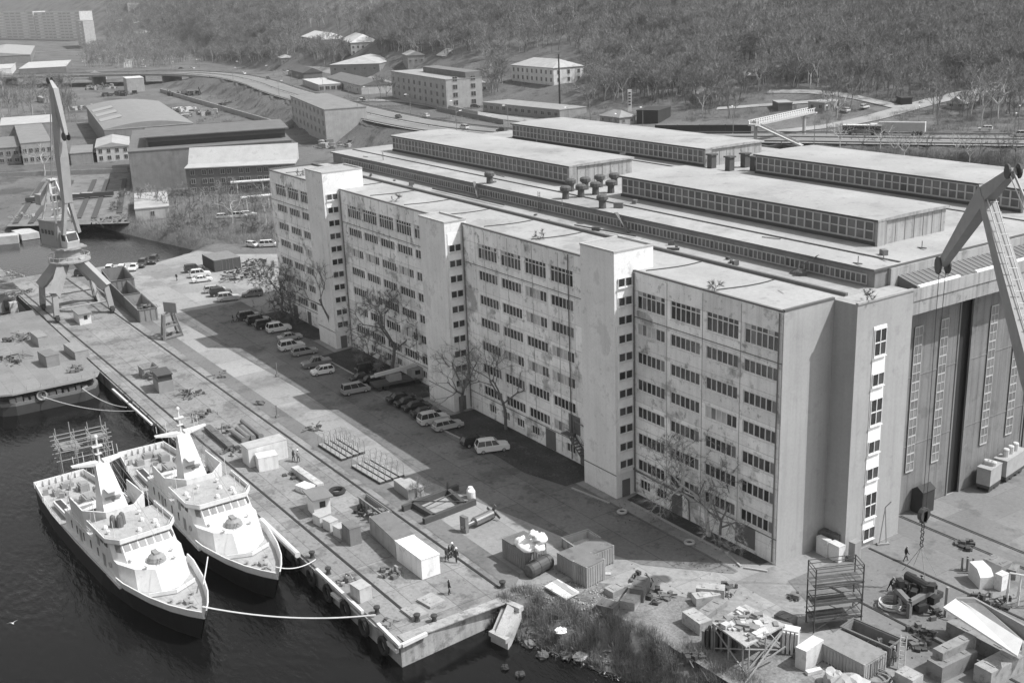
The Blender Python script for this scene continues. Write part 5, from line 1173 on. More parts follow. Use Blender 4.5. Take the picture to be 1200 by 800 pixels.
# machine under the hook
mc = thing('slung_machine', 'dark machine on a heavy steel frame slung under the crane hook', 'machine', (TIP[0],TIP[1],.1)); o_ = (TIP[0],TIP[1],.1); mb = MB()
a, b2, c2_, d2_ = G(1066,706,1.7), G(1095,690,1.7), G(1080,676,1.7), G(1051,690,1.7)
for x, y in ((a,b2),(b2,c2_),(c2_,d2_),(d2_,a)): mb.beam(x, y, .5, .5); 
for x in (a,b2,c2_,d2_): mb.beam(x*V(1,1,0)+V(0,0,.1), x, .4, .4)
mb.build('frame', plain('machine_frame_grey', .16, .7), mc, o_); mb = MB(); rr = random.Random(3); c_ = (a+c2_)/2
for _ in range(30): mb.cbox((c_[0]+rr.uniform(-1.6,1.6),c_[1]+rr.uniform(-1.2,1.2),rr.uniform(.2,2.3)),rr.uniform(.3,1.1),rr.uniform(.3,.9),rr.uniform(.3,.8),rr.uniform(0,3))
mb.bar((c_[0]-1.5,c_[1]+.4,2.6),(c_[0]+1.2,c_[1]+.2,2.5),.45,10); mb.build('engine', plain('machine_black', .035, .5), mc, o_)
slab((1088,706),(1100,697),1.0,.6,.05,'black block lying beside the lifted machine','machine block','machine_block'); slab((1070,712),(1084,706),.7,.35,.12,'low dark beam in front of the lifted machine','beam','steel_beam')
# things along the right edge
slab((1146,672),(1168,682),1.8,1.6,.2,'slanted dark sided slab leaning by the rails','slab','leaning_slab', tilt=1.6); slab((1160,662),(1180,671),2.0,.6,.3,'flat pale slab behind the slanted one','slab','flat_slab'); slab((1176,672),(1192,676),1.6,1.1,.22,'grey box right of the slanted slab','box','grey_box')
p_ = G(1141,683,.05); mb = MB(); mb.extr([p_+V(-1.1,.6,0),p_+V(1.1,-.6,0),p_+V(1.1,-.6,1.3),p_+V(.4,-.2,1.9),p_+V(-1.1,.6,1.9)], (.7,1.3,0)); tag(mb.build('white_block', mat('block_white', .62, .8), None, tuple(p_)), 'large white block with a cut corner by the rails', 'block')
boxpx('white_cube', (1167,688), (1173,693), (1181,689), 675, .66, 'narrow white cube beside the white tubular frame', 'block')
gf = MB(); p_ = G(1180,706,.05)
for k in range(4): q_ = p_+V(.9*k,.5*k,0); gf.bar(q_,q_+V(0,0,3.4),.09,6); gf.bar(q_+V(-.9,1.2,0),q_+V(0,0,3.2),.07,6)
gf.bar(p_+V(0,0,3.4), p_+V(2.7,1.5,3.4), .09,6); tag(gf.build('tubular_frame', plain('frame_white', .66), None, tuple(p_)), 'white tubular trestle frame at the right edge', 'frame')
tr_ = MB(); p_ = G(1127,668,.05)
for dx, dy in ((0,0),(.5,.2),(.2,.6),(.8,.7),(.9,.1)): tr_.bar(p_+V(dx,dy,0),p_+V(dx,dy,1.6),.12,8)
tag(tr_.build('gas_bottles', plain('bottle_grey', .2), None, tuple(p_)), 'cluster of upright gas bottles by the slanted slab', 'gas bottles')
# tall white panel structure
wp = thing('hatch_panel', 'large white slanting panel with grey side wall resting on supports', 'hatch panel', tuple(G(1160,765,.05))); o_ = tuple(G(1160,765,.05))
mb = MB(); Pq = [G(1105,713,3.4), G(1121,702,3.9), G(1198,752,3.9), G(1192,770,3.2)]; mb.extr(Pq, (0,0,.2)); mb.build('top_panel', mat('hatch_white', .7, .7, .1, .5, .05, blotch=((.3,.6,.62),)), wp, o_)
mb = MB(); mb.extr([G(1121,701,4.1), G(1142,701,4.6), G(1215,741,4.6), G(1215,763,3.0), G(1198,752,3.9)], (-.25,.25,0)); mb.build('side_wall', mat('hatch_side', .27, .8), wp, o_)
for px, py in ((1108,722),(1128,740),(1165,757),(1195,775)): mb = MB(); c_ = G(px,py,.05); mb.beam(c_, c_+V(0,0,3.3), .3,.3); mb.build('support', M_sgrey, wp, o_)
slab((1114,741),(1190,782),1.5,1.5,.24,'long grey box beam below the white slanting panel','box beam','box_beam')
slab((1094,795),(1135,775),1.7,1.6,.2,'grey stacked machine beds lying at the bottom right','machine bed','machine_bed'); slab((1097,789),(1136,769),1.1,2.4,.24,'upper machine bed on the stacked grey beds','machine bed','machine_bed')
slab((1150,802),(1188,782),1.8,1.7,.3,'pale machine bed cut by the bottom right edge','machine bed','machine_bed'); slab((1054,795),(1075,806),1.6,1.1,.34,'pale beam at the bottom edge near the cable coil','beam','pale_beam')
heap('scrap_heap', 1112, 770, .05, 1.2, .8, 16, .1, 'black scrap at the head of machine beds', 'scrap heap', 23); heap('scrap_heap', 1172, 708, .05, 1.6, .7, 20, .12, 'dark pipes and drums behind the white panel', 'scrap heap', 24)
p_ = G(1052,785,.05); ld = MB(); ld.bar(p_, p_+V(-.6,.9,3.1), .05); ld.bar(p_+V(.45,.3,0), p_+V(-.15,1.2,3.1), .05)
for k in range(8): f_ = (k+.5)/8; ld.bar(p_+V(-.6,.9,3.1)*f_, p_+V(.45,.3,0)+V(-.6,.9,3.1)*f_, .035)
tag(ld.build('stepladder', plain('ladder_pale', .5), None, tuple(p_)), 'pale ladder leaning on the long open tray', 'ladder')
for i, (px, py, r_, v_, lab) in enumerate([(848,690,1.6,.2,'low planks and rods beyond the concrete blocks'), (938,770,1.2,.14,'low scrap between white cabinet and shelter'), (1078,740,1.4,.16,'planks and rods lying along the apron rail'), (1095,720,1.2,.12,'low scrap beyond the black machine block'), (1150,700,1.5,.16,'low pipes between white block and slanting panel'), (700,655,1.0,.2,'planks and rags behind the long container'), (775,700,1.6,.14,'twigs and bars on the trodden ground by dumped boxes'), (1010,745,1.3,.12,'scrap under the foot of scaffold tower'), (1130,640,1.2,.1,'small dark scrap on the apron between the rails'), (1072,755,1.4,.14,'rods and offcuts before the long tray'), (930,700,.8,.16,'few bars lying left of scaffold tower'), (815,770,1.3,.14,'sticks and rags left of the timber stack')]):
    heap('scrap_heap', px, py, .06, r_, .3, 22, v_, lab, 'scrap heap', 80+i)
# end wall furniture
boxpx('white_locker', (956,647), (969,653.5), (974,651.5), 634, .6, 'white locker, left one in the corner of the end tower', 'locker'); boxpx('white_locker', (970,653), (982.5,659.5), (989,656), 641, .66, 'white locker, right one in the corner of the end tower', 'locker')
slab((962,641),(984,648),1.0,2.3,.12,'dark bench box behind the white lockers','bench box','dark_box')
boxpx('switch_cabinet', (994.5,655), (1001,658.5), (1008.5,654.5), 637, .3, 'grey electrical cabinet by the end stair tower', 'cabinet')
p_ = G(1030,638,.05); mb = MB()
for dx in (0,.9): mb.bar(p_+V(dx*.4,dx*.9,0), p_+V(.2,.45,4.6), .06, 5)
mb.bar(p_+V(.2,.45,4.6), p_+V(.6,.9,5.3), .06); mb.cbox((p_[0]+.2,p_[1]+.4,.05),1.4,.5,.2,1.1); tag(mb.build('lamp_stand', M_sgrey, None, tuple(p_)), 'tall thin work lamp stand against the end tower', 'lamp stand')
# wagons by the gates
def wagon(A, B, C, h, v, lab, drums):
    b, u, w_ = frame_of(A, B, C, .05); o = tuple(b+(u+w_)/2); t = thing('rail_wagon', lab, 'wagon', o); mb = MB(); mb.pbox(b+V(0,0,.9), u, w_, (0,0,h-.9)); mb.pbox(b+V(0,0,h)-(u+w_)*.02, u*1.04, w_*1.04, (0,0,.12)); mb.build('body', mat('wagon_paint', v, .7, .15, .8, .1), t, o)
    mb = MB(); mb.pbox(b+V(0,0,.5), u, w_, (0,0,.4)); mb.build('chassis', M_crd, t, o)
    for f_ in (.15,.35,.65,.85):
        for g_ in (.1,.9):
            q = MB(); lng, sh2 = (w_, u) if np.linalg.norm(w_) > np.linalg.norm(u) else (u, w_); q.lathe(b+lng*f_+sh2*g_+V(0,0,.45), [(.42,-.06),(.42,.06)], 12, axis=unit(sh2)); q.build('wheel', M_crd, t, o)
    q = MB()
    for k in range(3): c_ = b+(u+w_)/2+ (w_ if drums else u)*(k-1)*.25; q.lathe((c_[0],c_[1],h+.12), [(.4,0),(.4,.5 if not drums else 1.0),(.3,.6 if not drums else 1.1)], 10)
    q.build('roof_drum' if drums else 'roof_vent', plain('drum_pale', .5), t, o)
wagon((1145,572), (1159,578), (1172,569), 3.0, .34, 'pale boxy wagon standing beside the sliding gates', False); wagon((1165,561), (1178,567), (1200,552), 3.0, .17, 'dark wagon with pale drums on top behind the boxy one', True)
# sheds and racks at the far corner of the yard
boxpx('dark_container', (238,311), (252,319), (280,312.5), 305.5, .1, 'dark open fronted container at far end of the yard', 'container', 'container', .2)
heap('steel_rack', 283, 325, .05, 5.5, 2.6, 90, .08, 'long black rack of scrap steel beside the dark container', 'steel rack', 25); heap('steel_rack', 296, 310, .05, 4, 1.8, 50, .1, 'smaller heap of black steel behind the rack', 'steel rack', 26)
p_ = G(325,441,.05); mb = MB(); mb.bar(p_,p_+V(0,0,2.4),.1); mb.cbox(tuple(p_),.5,.5,.4); tag(mb.build('marker_post', plain('stand_grey', .2), None, tuple(p_)), 'thin dark post standing alone on sunlit yard', 'post')
p_ = G(325,489,.05); mb = MB(); mb.bar(p_,p_+V(0,0,2.0),.1); mb.cbox(tuple(p_),.5,.5,.35); tag(mb.build('marker_post', plain('stand_grey', .2), None, tuple(p_)), 'thin dark post beside the service strip near white cabins', 'post')
heap('scrap_heap', 303, 474, .05, .9, .4, 10, .14, 'bent pipe lying by the service strip', 'scrap heap', 27); heap('scrap_heap', 367, 501, .06, 1.8, .15, 16, .12, 'thin dark rods lying on the sunlit yard', 'rods', 28)
heap('scrap_heap', 263, 438, .05, 2.5, .25, 12, .16, 'thin bent rods lying near the service strip', 'rods', 29)
# kerbstone rings (tyre planters) near the big tree
for px, py, lab in ((808,636,'white painted tyre planter below the big bare tree'), (729,600,'white ring planter near the stair tower door')):
    p_ = G(px, py, .1); mb = MB(); mb.torus((p_[0],p_[1],.2),.5,.17,(0,0,1),16,6); mb.lathe((p_[0],p_[1],.06),[(.42,0),(.36,.14)],12,1); tag(mb.build('tyre_planter', [plain('planter_white', .42), M_soil], None, (p_[0],p_[1],.05)), lab, 'planter')
# the half sunk steel float beside the quay end and what lies in the water
fl = MB(); a, b2, c_, d_ = G(575,742,-1.6), G(595,752,-1.6), G(611,715,-.2), G(590,706,-.2)
fl.add([a,b2,c_,d_,a-V(0,0,1.3),b2-V(0,0,1.3),c_-V(0,0,1.0),d_-V(0,0,1.0)], [(0,1,2,3),(7,6,5,4),(0,4,5,1),(1,5,6,2),(2,6,7,3),(3,7,4,0)])
fl.beam((a+b2)/2+V(0,0,.2), (c_+d_)/2+V(0,0,.2), .9, .45); fl.beam(d_+V(0,0,.15), c_+V(0,0,.15), .7, .5); fl.beam(a+V(0,0,.15), b2+V(0,0,.15), .6, .5)
for p in fl.f: 
    if np.cross(V(*fl.v[p[1]])-V(*fl.v[p[0]]), V(*fl.v[p[2]])-V(*fl.v[p[0]]))[2] < -1e9: pass
tag(fl.build('steel_float', mat('float_pale', .4, .85, .2, .8, .15, blotch=(.35,1.,.56)), None, tuple((a+c_)/2)), 'pale rusty float stranded beside the end of the quay', 'float')
for px, py, r_, v_, lab in ((592,782,.4,.04,'dark post stump in water below the float'), (609,790,.45,.05,'dark paired stump in water nearest bottom edge'), (636,768,.6,.1,'dark stone at the water line below reeds'), (620,755,.6,.14,'rounded stone at the foot of reed bank')):
    p_ = G(px, py, -2.4); mb = lump((p_[0],p_[1],-2.35),r_,3,px,.7,.4); tag(mb.build('stone', plain('stone_%d' % int(v_*100), v_, .9), None, tuple(p_)), lab, 'stone')
for px, py, sx, v_, lab in ((724,770,2.6,.3,'pale sunken sheet floating off the reed bank'), (680,768,1.3,.45,'white plastic sheet at the water line'), (657,738,.9,.75,'white sack caught in the reeds')):
    p_ = G(px, py, -2.2 if py > 750 else -.6); mb = lump((p_[0],p_[1],p_[2]),sx*.6,3,px,.3,.5); tag(mb.build('plastic_sheet', plain('plastic_%d' % int(v_*100), v_, .6), None, tuple(p_)), lab, 'plastic sheet')
mb = MB(); p_ = G(15,730,1.0); mb.lathe(p_-V(.18,.08,0),[(.02,0),(.07,.1),(.06,.25),(.02,.4)],8,axis=(1,.4,0)); mb.add([p_+V(.07,0,.04), p_+V(-.07,0,.04), p_+V(-.14,.28,.14), p_+V(-.28,.56,.08), p_+V(-.14,-.28,.14), p_+V(-.28,-.56,.08)], [(0,1,2),(2,1,3),(1,0,4),(1,4,5)]); tag(mb.build('gull', plain('gull_white', .8), None, tuple(p_)), 'white gull flying low over the water', 'gull')
# ------------------------------------------------------------------ vehicles
CARGL = glass('car_glass', .02, .08); RUB = plain('rubber_black', .03); RIM = plain('wheel_rim', .4, .4, .5); LAMP = plain('lamp_lens', .7, .2); TAIL = plain('tail_lens', .12, .3)
def paint(v): return mat('car_paint_%d' % round(v*100), v, .25, .04, .5, 0, spec=.6, world=False)
CT = { # length, width, height, profile lower (x,z) , cabin: base x0..x1, roof x0..x1, z belt, z roof
 'suv': (4.75,1.88,1.85,[(0,.55),(0,1.0),(.12,1.12),(3.3,1.14),(4.45,1.02),(4.72,.85),(4.75,.5)],(.08,3.35,.35,2.75,1.12,1.85)),
 'sedan': (4.6,1.76,1.45,[(0,.45),(0,.85),(.15,.95),(1.0,.97),(3.3,.95),(4.4,.8),(4.58,.65),(4.6,.4)],(.75,3.45,1.3,2.7,.95,1.45)),
 'wagon': (4.65,1.76,1.52,[(0,.45),(0,.9),(.1,.98),(3.3,.98),(4.4,.84),(4.6,.68),(4.65,.4)],(.05,3.5,.3,2.75,.97,1.52)),
 'van': (4.7,1.74,1.8,[(0,.45),(0,1.0),(.1,1.06),(3.8,1.05),(4.5,.9),(4.7,.7),(4.7,.4)],(.05,4.0,.2,3.2,1.05,1.8)),
 'hatch': (3.9,1.7,1.5,[(0,.45),(0,.9),(.1,.98),(2.8,.98),(3.7,.84),(3.88,.65),(3.9,.4)],(.05,3.0,.3,2.35,.97,1.5)),
 'pickup': (5.1,1.85,1.78,[(0,.6),(0,1.08),(.05,1.1),(3.7,1.1),(4.8,1.02),(5.05,.85),(5.1,.5)],(1.75,3.75,1.95,3.1,1.1,1.78)),
}
CARC = {}
def car_meshes(kind, v):
    k = (kind, v)
    if k in CARC: return CARC[k]
    L_, W_, H_, pr, (b0,b1,r0,r1,zb_,zr) = CT[kind]; out = []; hw_ = W_/2
    mb = MB(); P = [(x-L_/2,z) for x, z in pr]; P = P+[(P[-1][0]-.1,.28),(P[0][0]+.1,.28)]
    n = len(P)
    rings = [(-hw_,.93),(-hw_+.1,1.),(hw_-.1,1.),(hw_,.93)]; vs = []
    for y, s_ in rings: vs += [(x*(.5+.5*s_) if True else x, y, .6+(z-.6)*s_) for x, z in P]
    fs = [(r*n+i, r*n+(i+1) % n, (r+1)*n+(i+1) % n, (r+1)*n+i) for r in range(3) for i in range(n)]
    mb.add(vs, [f for f in fs]+[tuple(range(n))[::-1], tuple(range(3*n,4*n))])
    # roof and pillars
    x = lambda t: t-L_/2; yb, yt = hw_-.07, hw_-.27
    mb.prism([(x(r0)+.05,yt),(x(r1)-.02,yt),(x(r1)-.02,-yt),(x(r0)+.05,-yt)], zr-.06, zr, 0, top=[(x(r0)+.12,yt-.08),(x(r1)-.12,yt-.08),(x(r1)-.12,-yt+.08),(x(r0)+.12,-yt+.08)])
    for sy in (-1,1):
        for fb, ft in ((0,0),(.36,.38),(.68,.74),(1,1)): mb.beam((x(b0+(b1-b0)*fb),yb*sy,zb_-.02),(x(r0+(r1-r0)*ft),yt*sy,zr-.03),.06,.06)
    if kind == 'pickup': mb.box(x(.08),x(1.7),-hw_+.15,hw_-.15,1.1,1.12)
    if kind in ('suv','wagon'):
        for sy in (-1,1): mb.bar((x(r0+.3),(yt-.1)*sy,zr+.06),(x(r1-.3),(yt-.1)*sy,zr+.06),.025,4)
    me = mb.build('tmp', paint(v)); out.append(('body', me.data)); bpy.data.objects.remove(me)
    mb = MB(); mb.add([(x(b0)+.02,-yb,zb_-.03),(x(b1)-.02,-yb,zb_-.03),(x(b1)-.02,yb,zb_-.03),(x(b0)+.02,yb,zb_-.03),(x(r0)+.05,-yt,zr-.04),(x(r1)-.02,-yt,zr-.04),(x(r1)-.02,yt,zr-.04),(x(r0)+.05,yt,zr-.04)], [(0,3,2,1),(4,5,6,7),(0,1,5,4),(1,2,6,5),(2,3,7,6),(3,0,4,7)])
    me = mb.build('tmp', CARGL); out.append(('windows', me.data)); bpy.data.objects.remove(me)
    mb = MB(); mb.lathe((0,-.11,0), [(.24,0),(.33,.03),(.33,.19),(.24,.22)], 14, 0, (0,1,0)); mb.lathe((0,-.13,0), [(.2,0),(.2,.26)], 10, 1, (0,1,0)); me = mb.build('tmp', [RUB, RIM]); wh = me.data; bpy.data.objects.remove(me)
    for fx in (.19,.81):
        for sy in (-1,1): out.append(('wheel', wh, (x(L_*fx), sy*(hw_-.1), .33)))
    mb = MB(); mb.box(-.04,.03,-.2,.2,-.08,.09); me = mb.build('tmp', LAMP); hl = me.data; bpy.data.objects.remove(me)
    mb = MB(); mb.box(-.03,.04,-.16,.16,-.13,.13); me = mb.build('tmp', TAIL); tl = me.data; bpy.data.objects.remove(me)
    zf = pr[-2][1]-.02
    for sy in (-1,1): out.append(('headlight', hl, (x(L_)-.05, sy*(hw_-.34), zf-.03))); out.append(('tail_light', tl, (x(0)+.0, sy*(hw_-.28), pr[1][1]-.12)))
    CARC[k] = out; return out
def car(kind, v, px, py, head, lab, z=None, group='cars parked in the yard', far=False, p=None):
    p_ = V(*p) if p is not None else (G(px, py, .06) if z is None else GT(px, py)); 
    if z is not None and p is None: p_[2] += z
    t = thing('parked_car' if group and 'parked' in group else 'car', lab, {'suv':'car','pickup':'pickup','van':'van'}.get(kind,'car'), p_, head, group)
    for e in car_meshes(kind, v):
        if far and e[0] in ('headlight','tail_light'): continue
        o = bpy.data.objects.new(e[0], e[1]); COL.objects.link(o); o.parent = t
        if len(e) > 2: o.location = e[2]
    return t
a90 = R(84)
for k, v, px, py, hd, lab in [
 ('suv',.72,577,528,R(70),'large white estate car parked nose to the earth bed, last of the row'), ('hatch',.03,556,521,a90,'black hatchback half hidden behind the last white estate car'),
 ('wagon',.42,525,502,a90,'silver estate car parked beside a white one before the second tower'), ('suv',.55,508,495,a90,'pale estate car between the silver one and the black saloons'),
 ('sedan',.02,499,487,a90,'black saloon, nearest to the pale estate of the black four'), ('sedan',.022,489,480,a90,'black saloon, second of the black four from pale estate'), ('sedan',.025,480,475,a90,'black saloon, third of the black four from pale estate'), ('sedan',.03,470,470,a90,'black saloon farthest from pale estate among the black four'),
 ('van',.3,417,460,a90,'silver minivan standing alone in the lane before the mobile crane'), ('sedan',.025,437,449,a90,'black saloon behind the silver minivan, nearer the mobile crane'), ('sedan',.03,426,446,a90,'black saloon behind the silver minivan, farther from the mobile crane'), ('suv',.03,433,436,a90,'black off-road car deep in shade by the tower foot'),
 ('hatch',.7,378,438,R(262),'white hatchback parked tail to the building beside a grey pickup'), ('pickup',.2,371,429,R(262),'grey pickup truck parked beside the white hatchback'),
 ('wagon',.3,357,415,a90,'grey estate car next to the grey pickup'), ('suv',.66,342,409,a90,'white estate car between a grey estate and a silver saloon'), ('sedan',.4,340,398,a90,'silver saloon behind the white estate by the first tower'),
 ('suv',.7,327,388,a90,'white off-road car at the head of the building row'), ('suv',.035,313,384,a90,'black off-road car beside the white off-road one'), ('suv',.03,303,379,a90,'black estate, second from the white off-road car'), ('suv',.06,293,374,a90,'dark estate at the outer end of the building row'),
 ('suv',.45,268,352,R(75),'silver off-road car in front of two others on the sunlit corner'), ('suv',.04,259,346,R(75),'black car squeezed between two silver ones on the sunlit corner'), ('wagon',.4,252,342,R(75),'silver estate rearmost of the three on the sunlit corner'), ('wagon',.2,296,347,R(250),'grey car facing out beside the steel rack'),
 ('sedan',.7,237,330,R(78),'white saloon beside the dark open container'), ('suv',.66,235,324,R(78),'white estate behind the white saloon by the dark container'), ('suv',.05,228,318,R(78),'dark estate rearmost by the dark open container'),
 ('suv',.72,128,320,R(-25),'white car by the basin, nearest the portal crane'), ('wagon',.7,142,318,R(-25),'white car by the basin, second from portal crane'), ('sedan',.66,157,316,R(-30),'white saloon by the basin next to a dark car'), ('suv',.07,167,312,R(-30),'dark car by the basin next to the white saloon'), ('suv',.05,180,308,R(-30),'dark car farthest from the portal crane by the basin'),
 ('suv',.05,100,323,R(60),'dark car under the portal crane'), ('van',.6,315,289,R(60),'white van by the far corner of the office block'), ('hatch',.6,296,289,R(20),'pale car parked behind the black steel racks'),
 ('wagon',.6,263,256,R(60),'pale car among the bare bushes, nearest basin'), ('van',.65,281,255,R(60),'white van among the bare bushes, middle'), ('wagon',.6,291,253,R(60),'white car among the bare bushes, nearest office block')]:
    car(k, v, px, py, hd, lab)
# traffic: points on the carriageway
def on_road(px, py):
    best = None
    for z in np.linspace(9,14,60):
        q = G(px, py, z); d, hz_, _ = hw_dist(np.array([q[0]]), np.array([q[1]])); e = abs(float(hz_[0])+.4-z)
        if best is None or e < best[0]: best = (e, q)
    q = best[1]; i = int(np.argmin(np.hypot(HWP[:,0]-q[0], HWP[:,1]-q[1]))); i = min(max(i,1),len(HWP)-2); d = HWP[i+1]-HWP[i-1]
    return q, math.atan2(d[1], d[0])
for k, v, px, py, back, lab in [('suv',.04,425,118,0,'dark car on the highway, beside the low workshop'), ('sedan',.05,467,138,0,'dark car on the highway before the office with corner windows'), ('wagon',.7,499,137,1,'white car on the far lanes of highway'), ('van',.6,544,151,1,'pale van on the highway just above the monitor roof'), ('suv',.06,588,155,1,'dark car on the highway beyond the monitor roof'), ('wagon',.7,286,87,0,'white car where the highway rises to the bridge'), ('sedan',.1,212,81,1,'dark car at the end of the road bridge'), ('sedan',.65,225,81,1,'white car at the end of the road bridge'), ('van',.68,168,79,0,'white van crossing the road bridge'), ('suv',.06,314,93,0,'dark car on the highway under street lamps'), ('wagon',.6,1154,153,1,'pale car on the highway beyond the truck'), ('van',.5,1196,160,1,'grey van on the highway at the right edge')]:
    q, hd = on_road(px, py); car(k, v, 0, 0, hd+(PI if back else 0), lab, group='cars driving on the highway', far=True, p=q)
for px, py, v, lab in [(557,127,.05,'dark car by the entrance of the office with corner windows'), (148,67,.6,'pale car on the side road beyond the bridge'), (380,104,.7,'white car before the low garage, first'), (387,103,.65,'white car before the low garage, second'), (1013,128,.6,'pale car among the roadside trees'), (990,132,.7,'white car among the roadside trees near footbridge'), (825,108,.7,'white car beside the hillside hut'), (1160,66,.1,'dark car on the track up the hill')]:
    car('wagon', v, px, py, rnd.uniform(0,3), lab, z=.3, group='cars standing by the far buildings', far=True)
# mobile crane lorry
p_ = G(465,452,.06); t = thing('mobile_crane', 'pale mobile crane lorry with folded jib parked by the tower foot', 'mobile crane', p_, a90); mb = MB()
mb.box(-4.2,3.2,-1.2,1.2,.8,1.2); mb.build('chassis', plain('lorry_chassis', .08), t); mb = MB(); mb.box(2.4,4.4,-1.2,1.2,.9,2.7); mb.box(-1.5,.6,-.9,.9,1.2,2.4); mb.build('cab', plain('lorry_cab', .3, .5), t)
mb = MB(); mb.beam((-3.8,-.3,2.6),(3.6,-.3,3.1),.5,.55); mb.beam((-4.2,.5,2.2),(1,.5,2.5),.3,.3); mb.build('jib', plain('lorry_jib', .52, .5), t)
mb = MB(); mb.box(4.41,4.43,-1.0,1.0,1.7,2.5); mb.box(2.9,3.8,-1.22,1.22,1.7,2.4); mb.build('window', CARGL, t)
for fx in (-3.4,-2.2,3.2):
    for sy in (-1,1): mb = MB(); mb.lathe((fx,sy*1.0-.16,.52), [(.5,0),(.5,.32)], 12, axis=(0,1,0)); mb.build('wheel', RUB, t)
# bus and articulated lorry on the far lanes
def bus_at(p_, hd):
    t = thing('bus', 'dark sided bus with a pale roof standing in front of the articulated lorry', 'bus', p_, hd); mb = MB(); mb.box(-6,6,-1.25,1.25,.5,1.6); mb.box(-6,6,-1.22,1.22,2.7,3.0); 
    for x in np.linspace(-5.9,5.9,8): mb.box(x-.08,x+.08,-1.24,1.24,1.6,2.7)
    mb.build('body', plain('bus_paint', .1, .5), t); mb = MB(); mb.box(-6.05,6.05,-1.2,1.2,3.0,3.2); mb.build('roof', plain('bus_roof', .6), t); mb = MB(); mb.box(-5.95,5.95,-1.2,1.2,1.6,2.7); mb.build('windows', CARGL, t)
    for fx in (-3.6,3.4):
        for sy in (-1,1): mb = MB(); mb.lathe((fx,sy*1.1-.15,.5), [(.5,0),(.5,.3)], 10, axis=(0,1,0)); mb.build('wheel', RUB, t)
q, hd = on_road(1010,158); bus_at(q, hd)
q, hd = on_road(1060,158); t = thing('articulated_lorry', 'articulated lorry with a long grey trailer and white rear frame behind the bus', 'lorry', q, hd)
mb = MB(); mb.box(-8,6,-1.3,1.3,1.2,4.0); mb.build('trailer', plain('trailer_grey', .33, .6), t); mb = MB(); mb.box(5.95,6.15,-1.35,1.35,1.0,4.1); mb.build('rear_frame', plain('bus_roof', .6), t); mb = MB(); mb.box(-10.6,-8.4,-1.25,1.25,.8,3.4); mb.build('cab', plain('lorry_white', .6, .5), t)
for fx in (-9.6,-6.5,2.5,3.7,4.9):
    for sy in (-1,1): mb = MB(); mb.lathe((fx,sy*1.1-.15,.5), [(.5,0),(.5,.3)], 10, axis=(0,1,0)); mb.build('wheel', RUB, t)
# ------------------------------------------------------------------ people
def person(px, py, face, lab, coat, legs, pose='stand', helmet=None, z=.06, seed=0):
    p_ = G(px, py, z); rr = random.Random(seed+int(px)); st = .13 if pose == 'stand' else .28; lean = {'stand':0.02,'walk':.06,'bend':.42,'push':.22}[pose]
    hp = V(0,0,.93); ch = hp+V(lean*.8,0,.45-lean*.2); nk = ch+V(lean*.25,0,.14); hd = nk+V(.03+lean*.15,0,.2)
    V_ = [hp, hp+V(lean*.35,0,.2), ch, nk, hd, hd+V(.02,0,.08)]; rad = [.155,.14,.17,.065,.1,.085]; E = [(0,1),(1,2),(2,3),(3,4),(4,5)]
    for sy in (-1,1):
        kx = st*(sy) if pose != 'bend' else .05*sy
        i = len(V_); V_ += [hp+V(0,.1*sy,-.08), V(kx*.55+.03,.11*sy,.5), V(kx-.02,.11*sy,.08), V(kx+.13,.13*sy,.045)]; rad += [.1,.07,.05,.045]; E += [(0,i),(i,i+1),(i+1,i+2),(i+2,i+3)]
        i = len(V_); fw_ = {'stand':.04,'walk':-.16*sy,'bend':.35,'push':.42}[pose]; up_ = {'stand':0,'walk':0,'bend':.05,'push':.28}[pose]
        sh2 = ch+V(0,.2*sy,.06); V_ += [sh2, sh2+V(fw_*.4,.05*sy,-.28+up_*.4), sh2+V(fw_+.08,.0,-.52+up_), sh2+V(fw_+.14,-.01*sy,-.62+up_)]; rad += [.07,.055,.045,.04]; E += [(2,i),(i,i+1),(i+1,i+2),(i+2,i+3)]
    me = bpy.data.meshes.new('person'); me.from_pydata([tuple(q) for q in V_], E, []); o = bpy.data.objects.new('person', me); COL.objects.link(o)
    md = o.modifiers.new('skin', 'SKIN'); sd = o.modifiers.new('sub', 'SUBSURF'); sd.levels = 1; sd.render_levels = 1
    for i, r_ in enumerate(rad): me.skin_vertices[0].data[i].radius = (r_, r_); 
    me.skin_vertices[0].data[0].use_root = True
    dg = bpy.context.evaluated_depsgraph_get(); nm = bpy.data.meshes.new_from_object(o.evaluated_get(dg)); bpy.data.objects.remove(o)
    nm.materials.clear()
    for m_ in (plain('coat_%d' % int(coat*100), coat, .9), plain('trousers_%d' % int(legs*100), legs, .9), plain('skin_tone', .35, .6), plain('boot_black', .02, .6), plain('hair_dark', .03, .8)): nm.materials.append(m_)
    for f in nm.polygons:
        c = f.center; f.material_index = 3 if c.z < .11 else (1 if c.z < .9 else 0); f.use_smooth = True
        if c.z > nk[2]+.03: f.material_index = 2 if c.x > hd[0]-.02 and c.z < hd[2]+.08 else 4
        if pose in ('stand','walk') and abs(c.y) > .16 and c.z < .87 and c.z > .7: f.material_index = 2
    o = bpy.data.objects.new('person', nm); COL.objects.link(o); o.location = p_; o.rotation_euler = (0,0,face); tag(o, lab, 'person')
    if helmet:
        mb = MB(); mb.lathe((hd[0]+.01,0,hd[2]+.05), [(.15,0),(.135,.02),(.125,.09),(.07,.15),(.02,.165)], 12); h_ = mb.build('helmet', plain('helmet_white', helmet, .4), o, (0,0,0))
    return o
person(344,540,R(40),'man in dark clothes standing by the white cabin container','.1' and .04,.03)
person(350,541,R(200),'man in white helmet and pale jacket by the white cabin container',.25,.05,helmet=.8)
person(523.5,657,R(20),'man in dark overalls, bare headed, outermost of the group of four',.04,.03); person(527,654,R(250),'dark dressed man at the back of the group of four',.035,.03,seed=2)
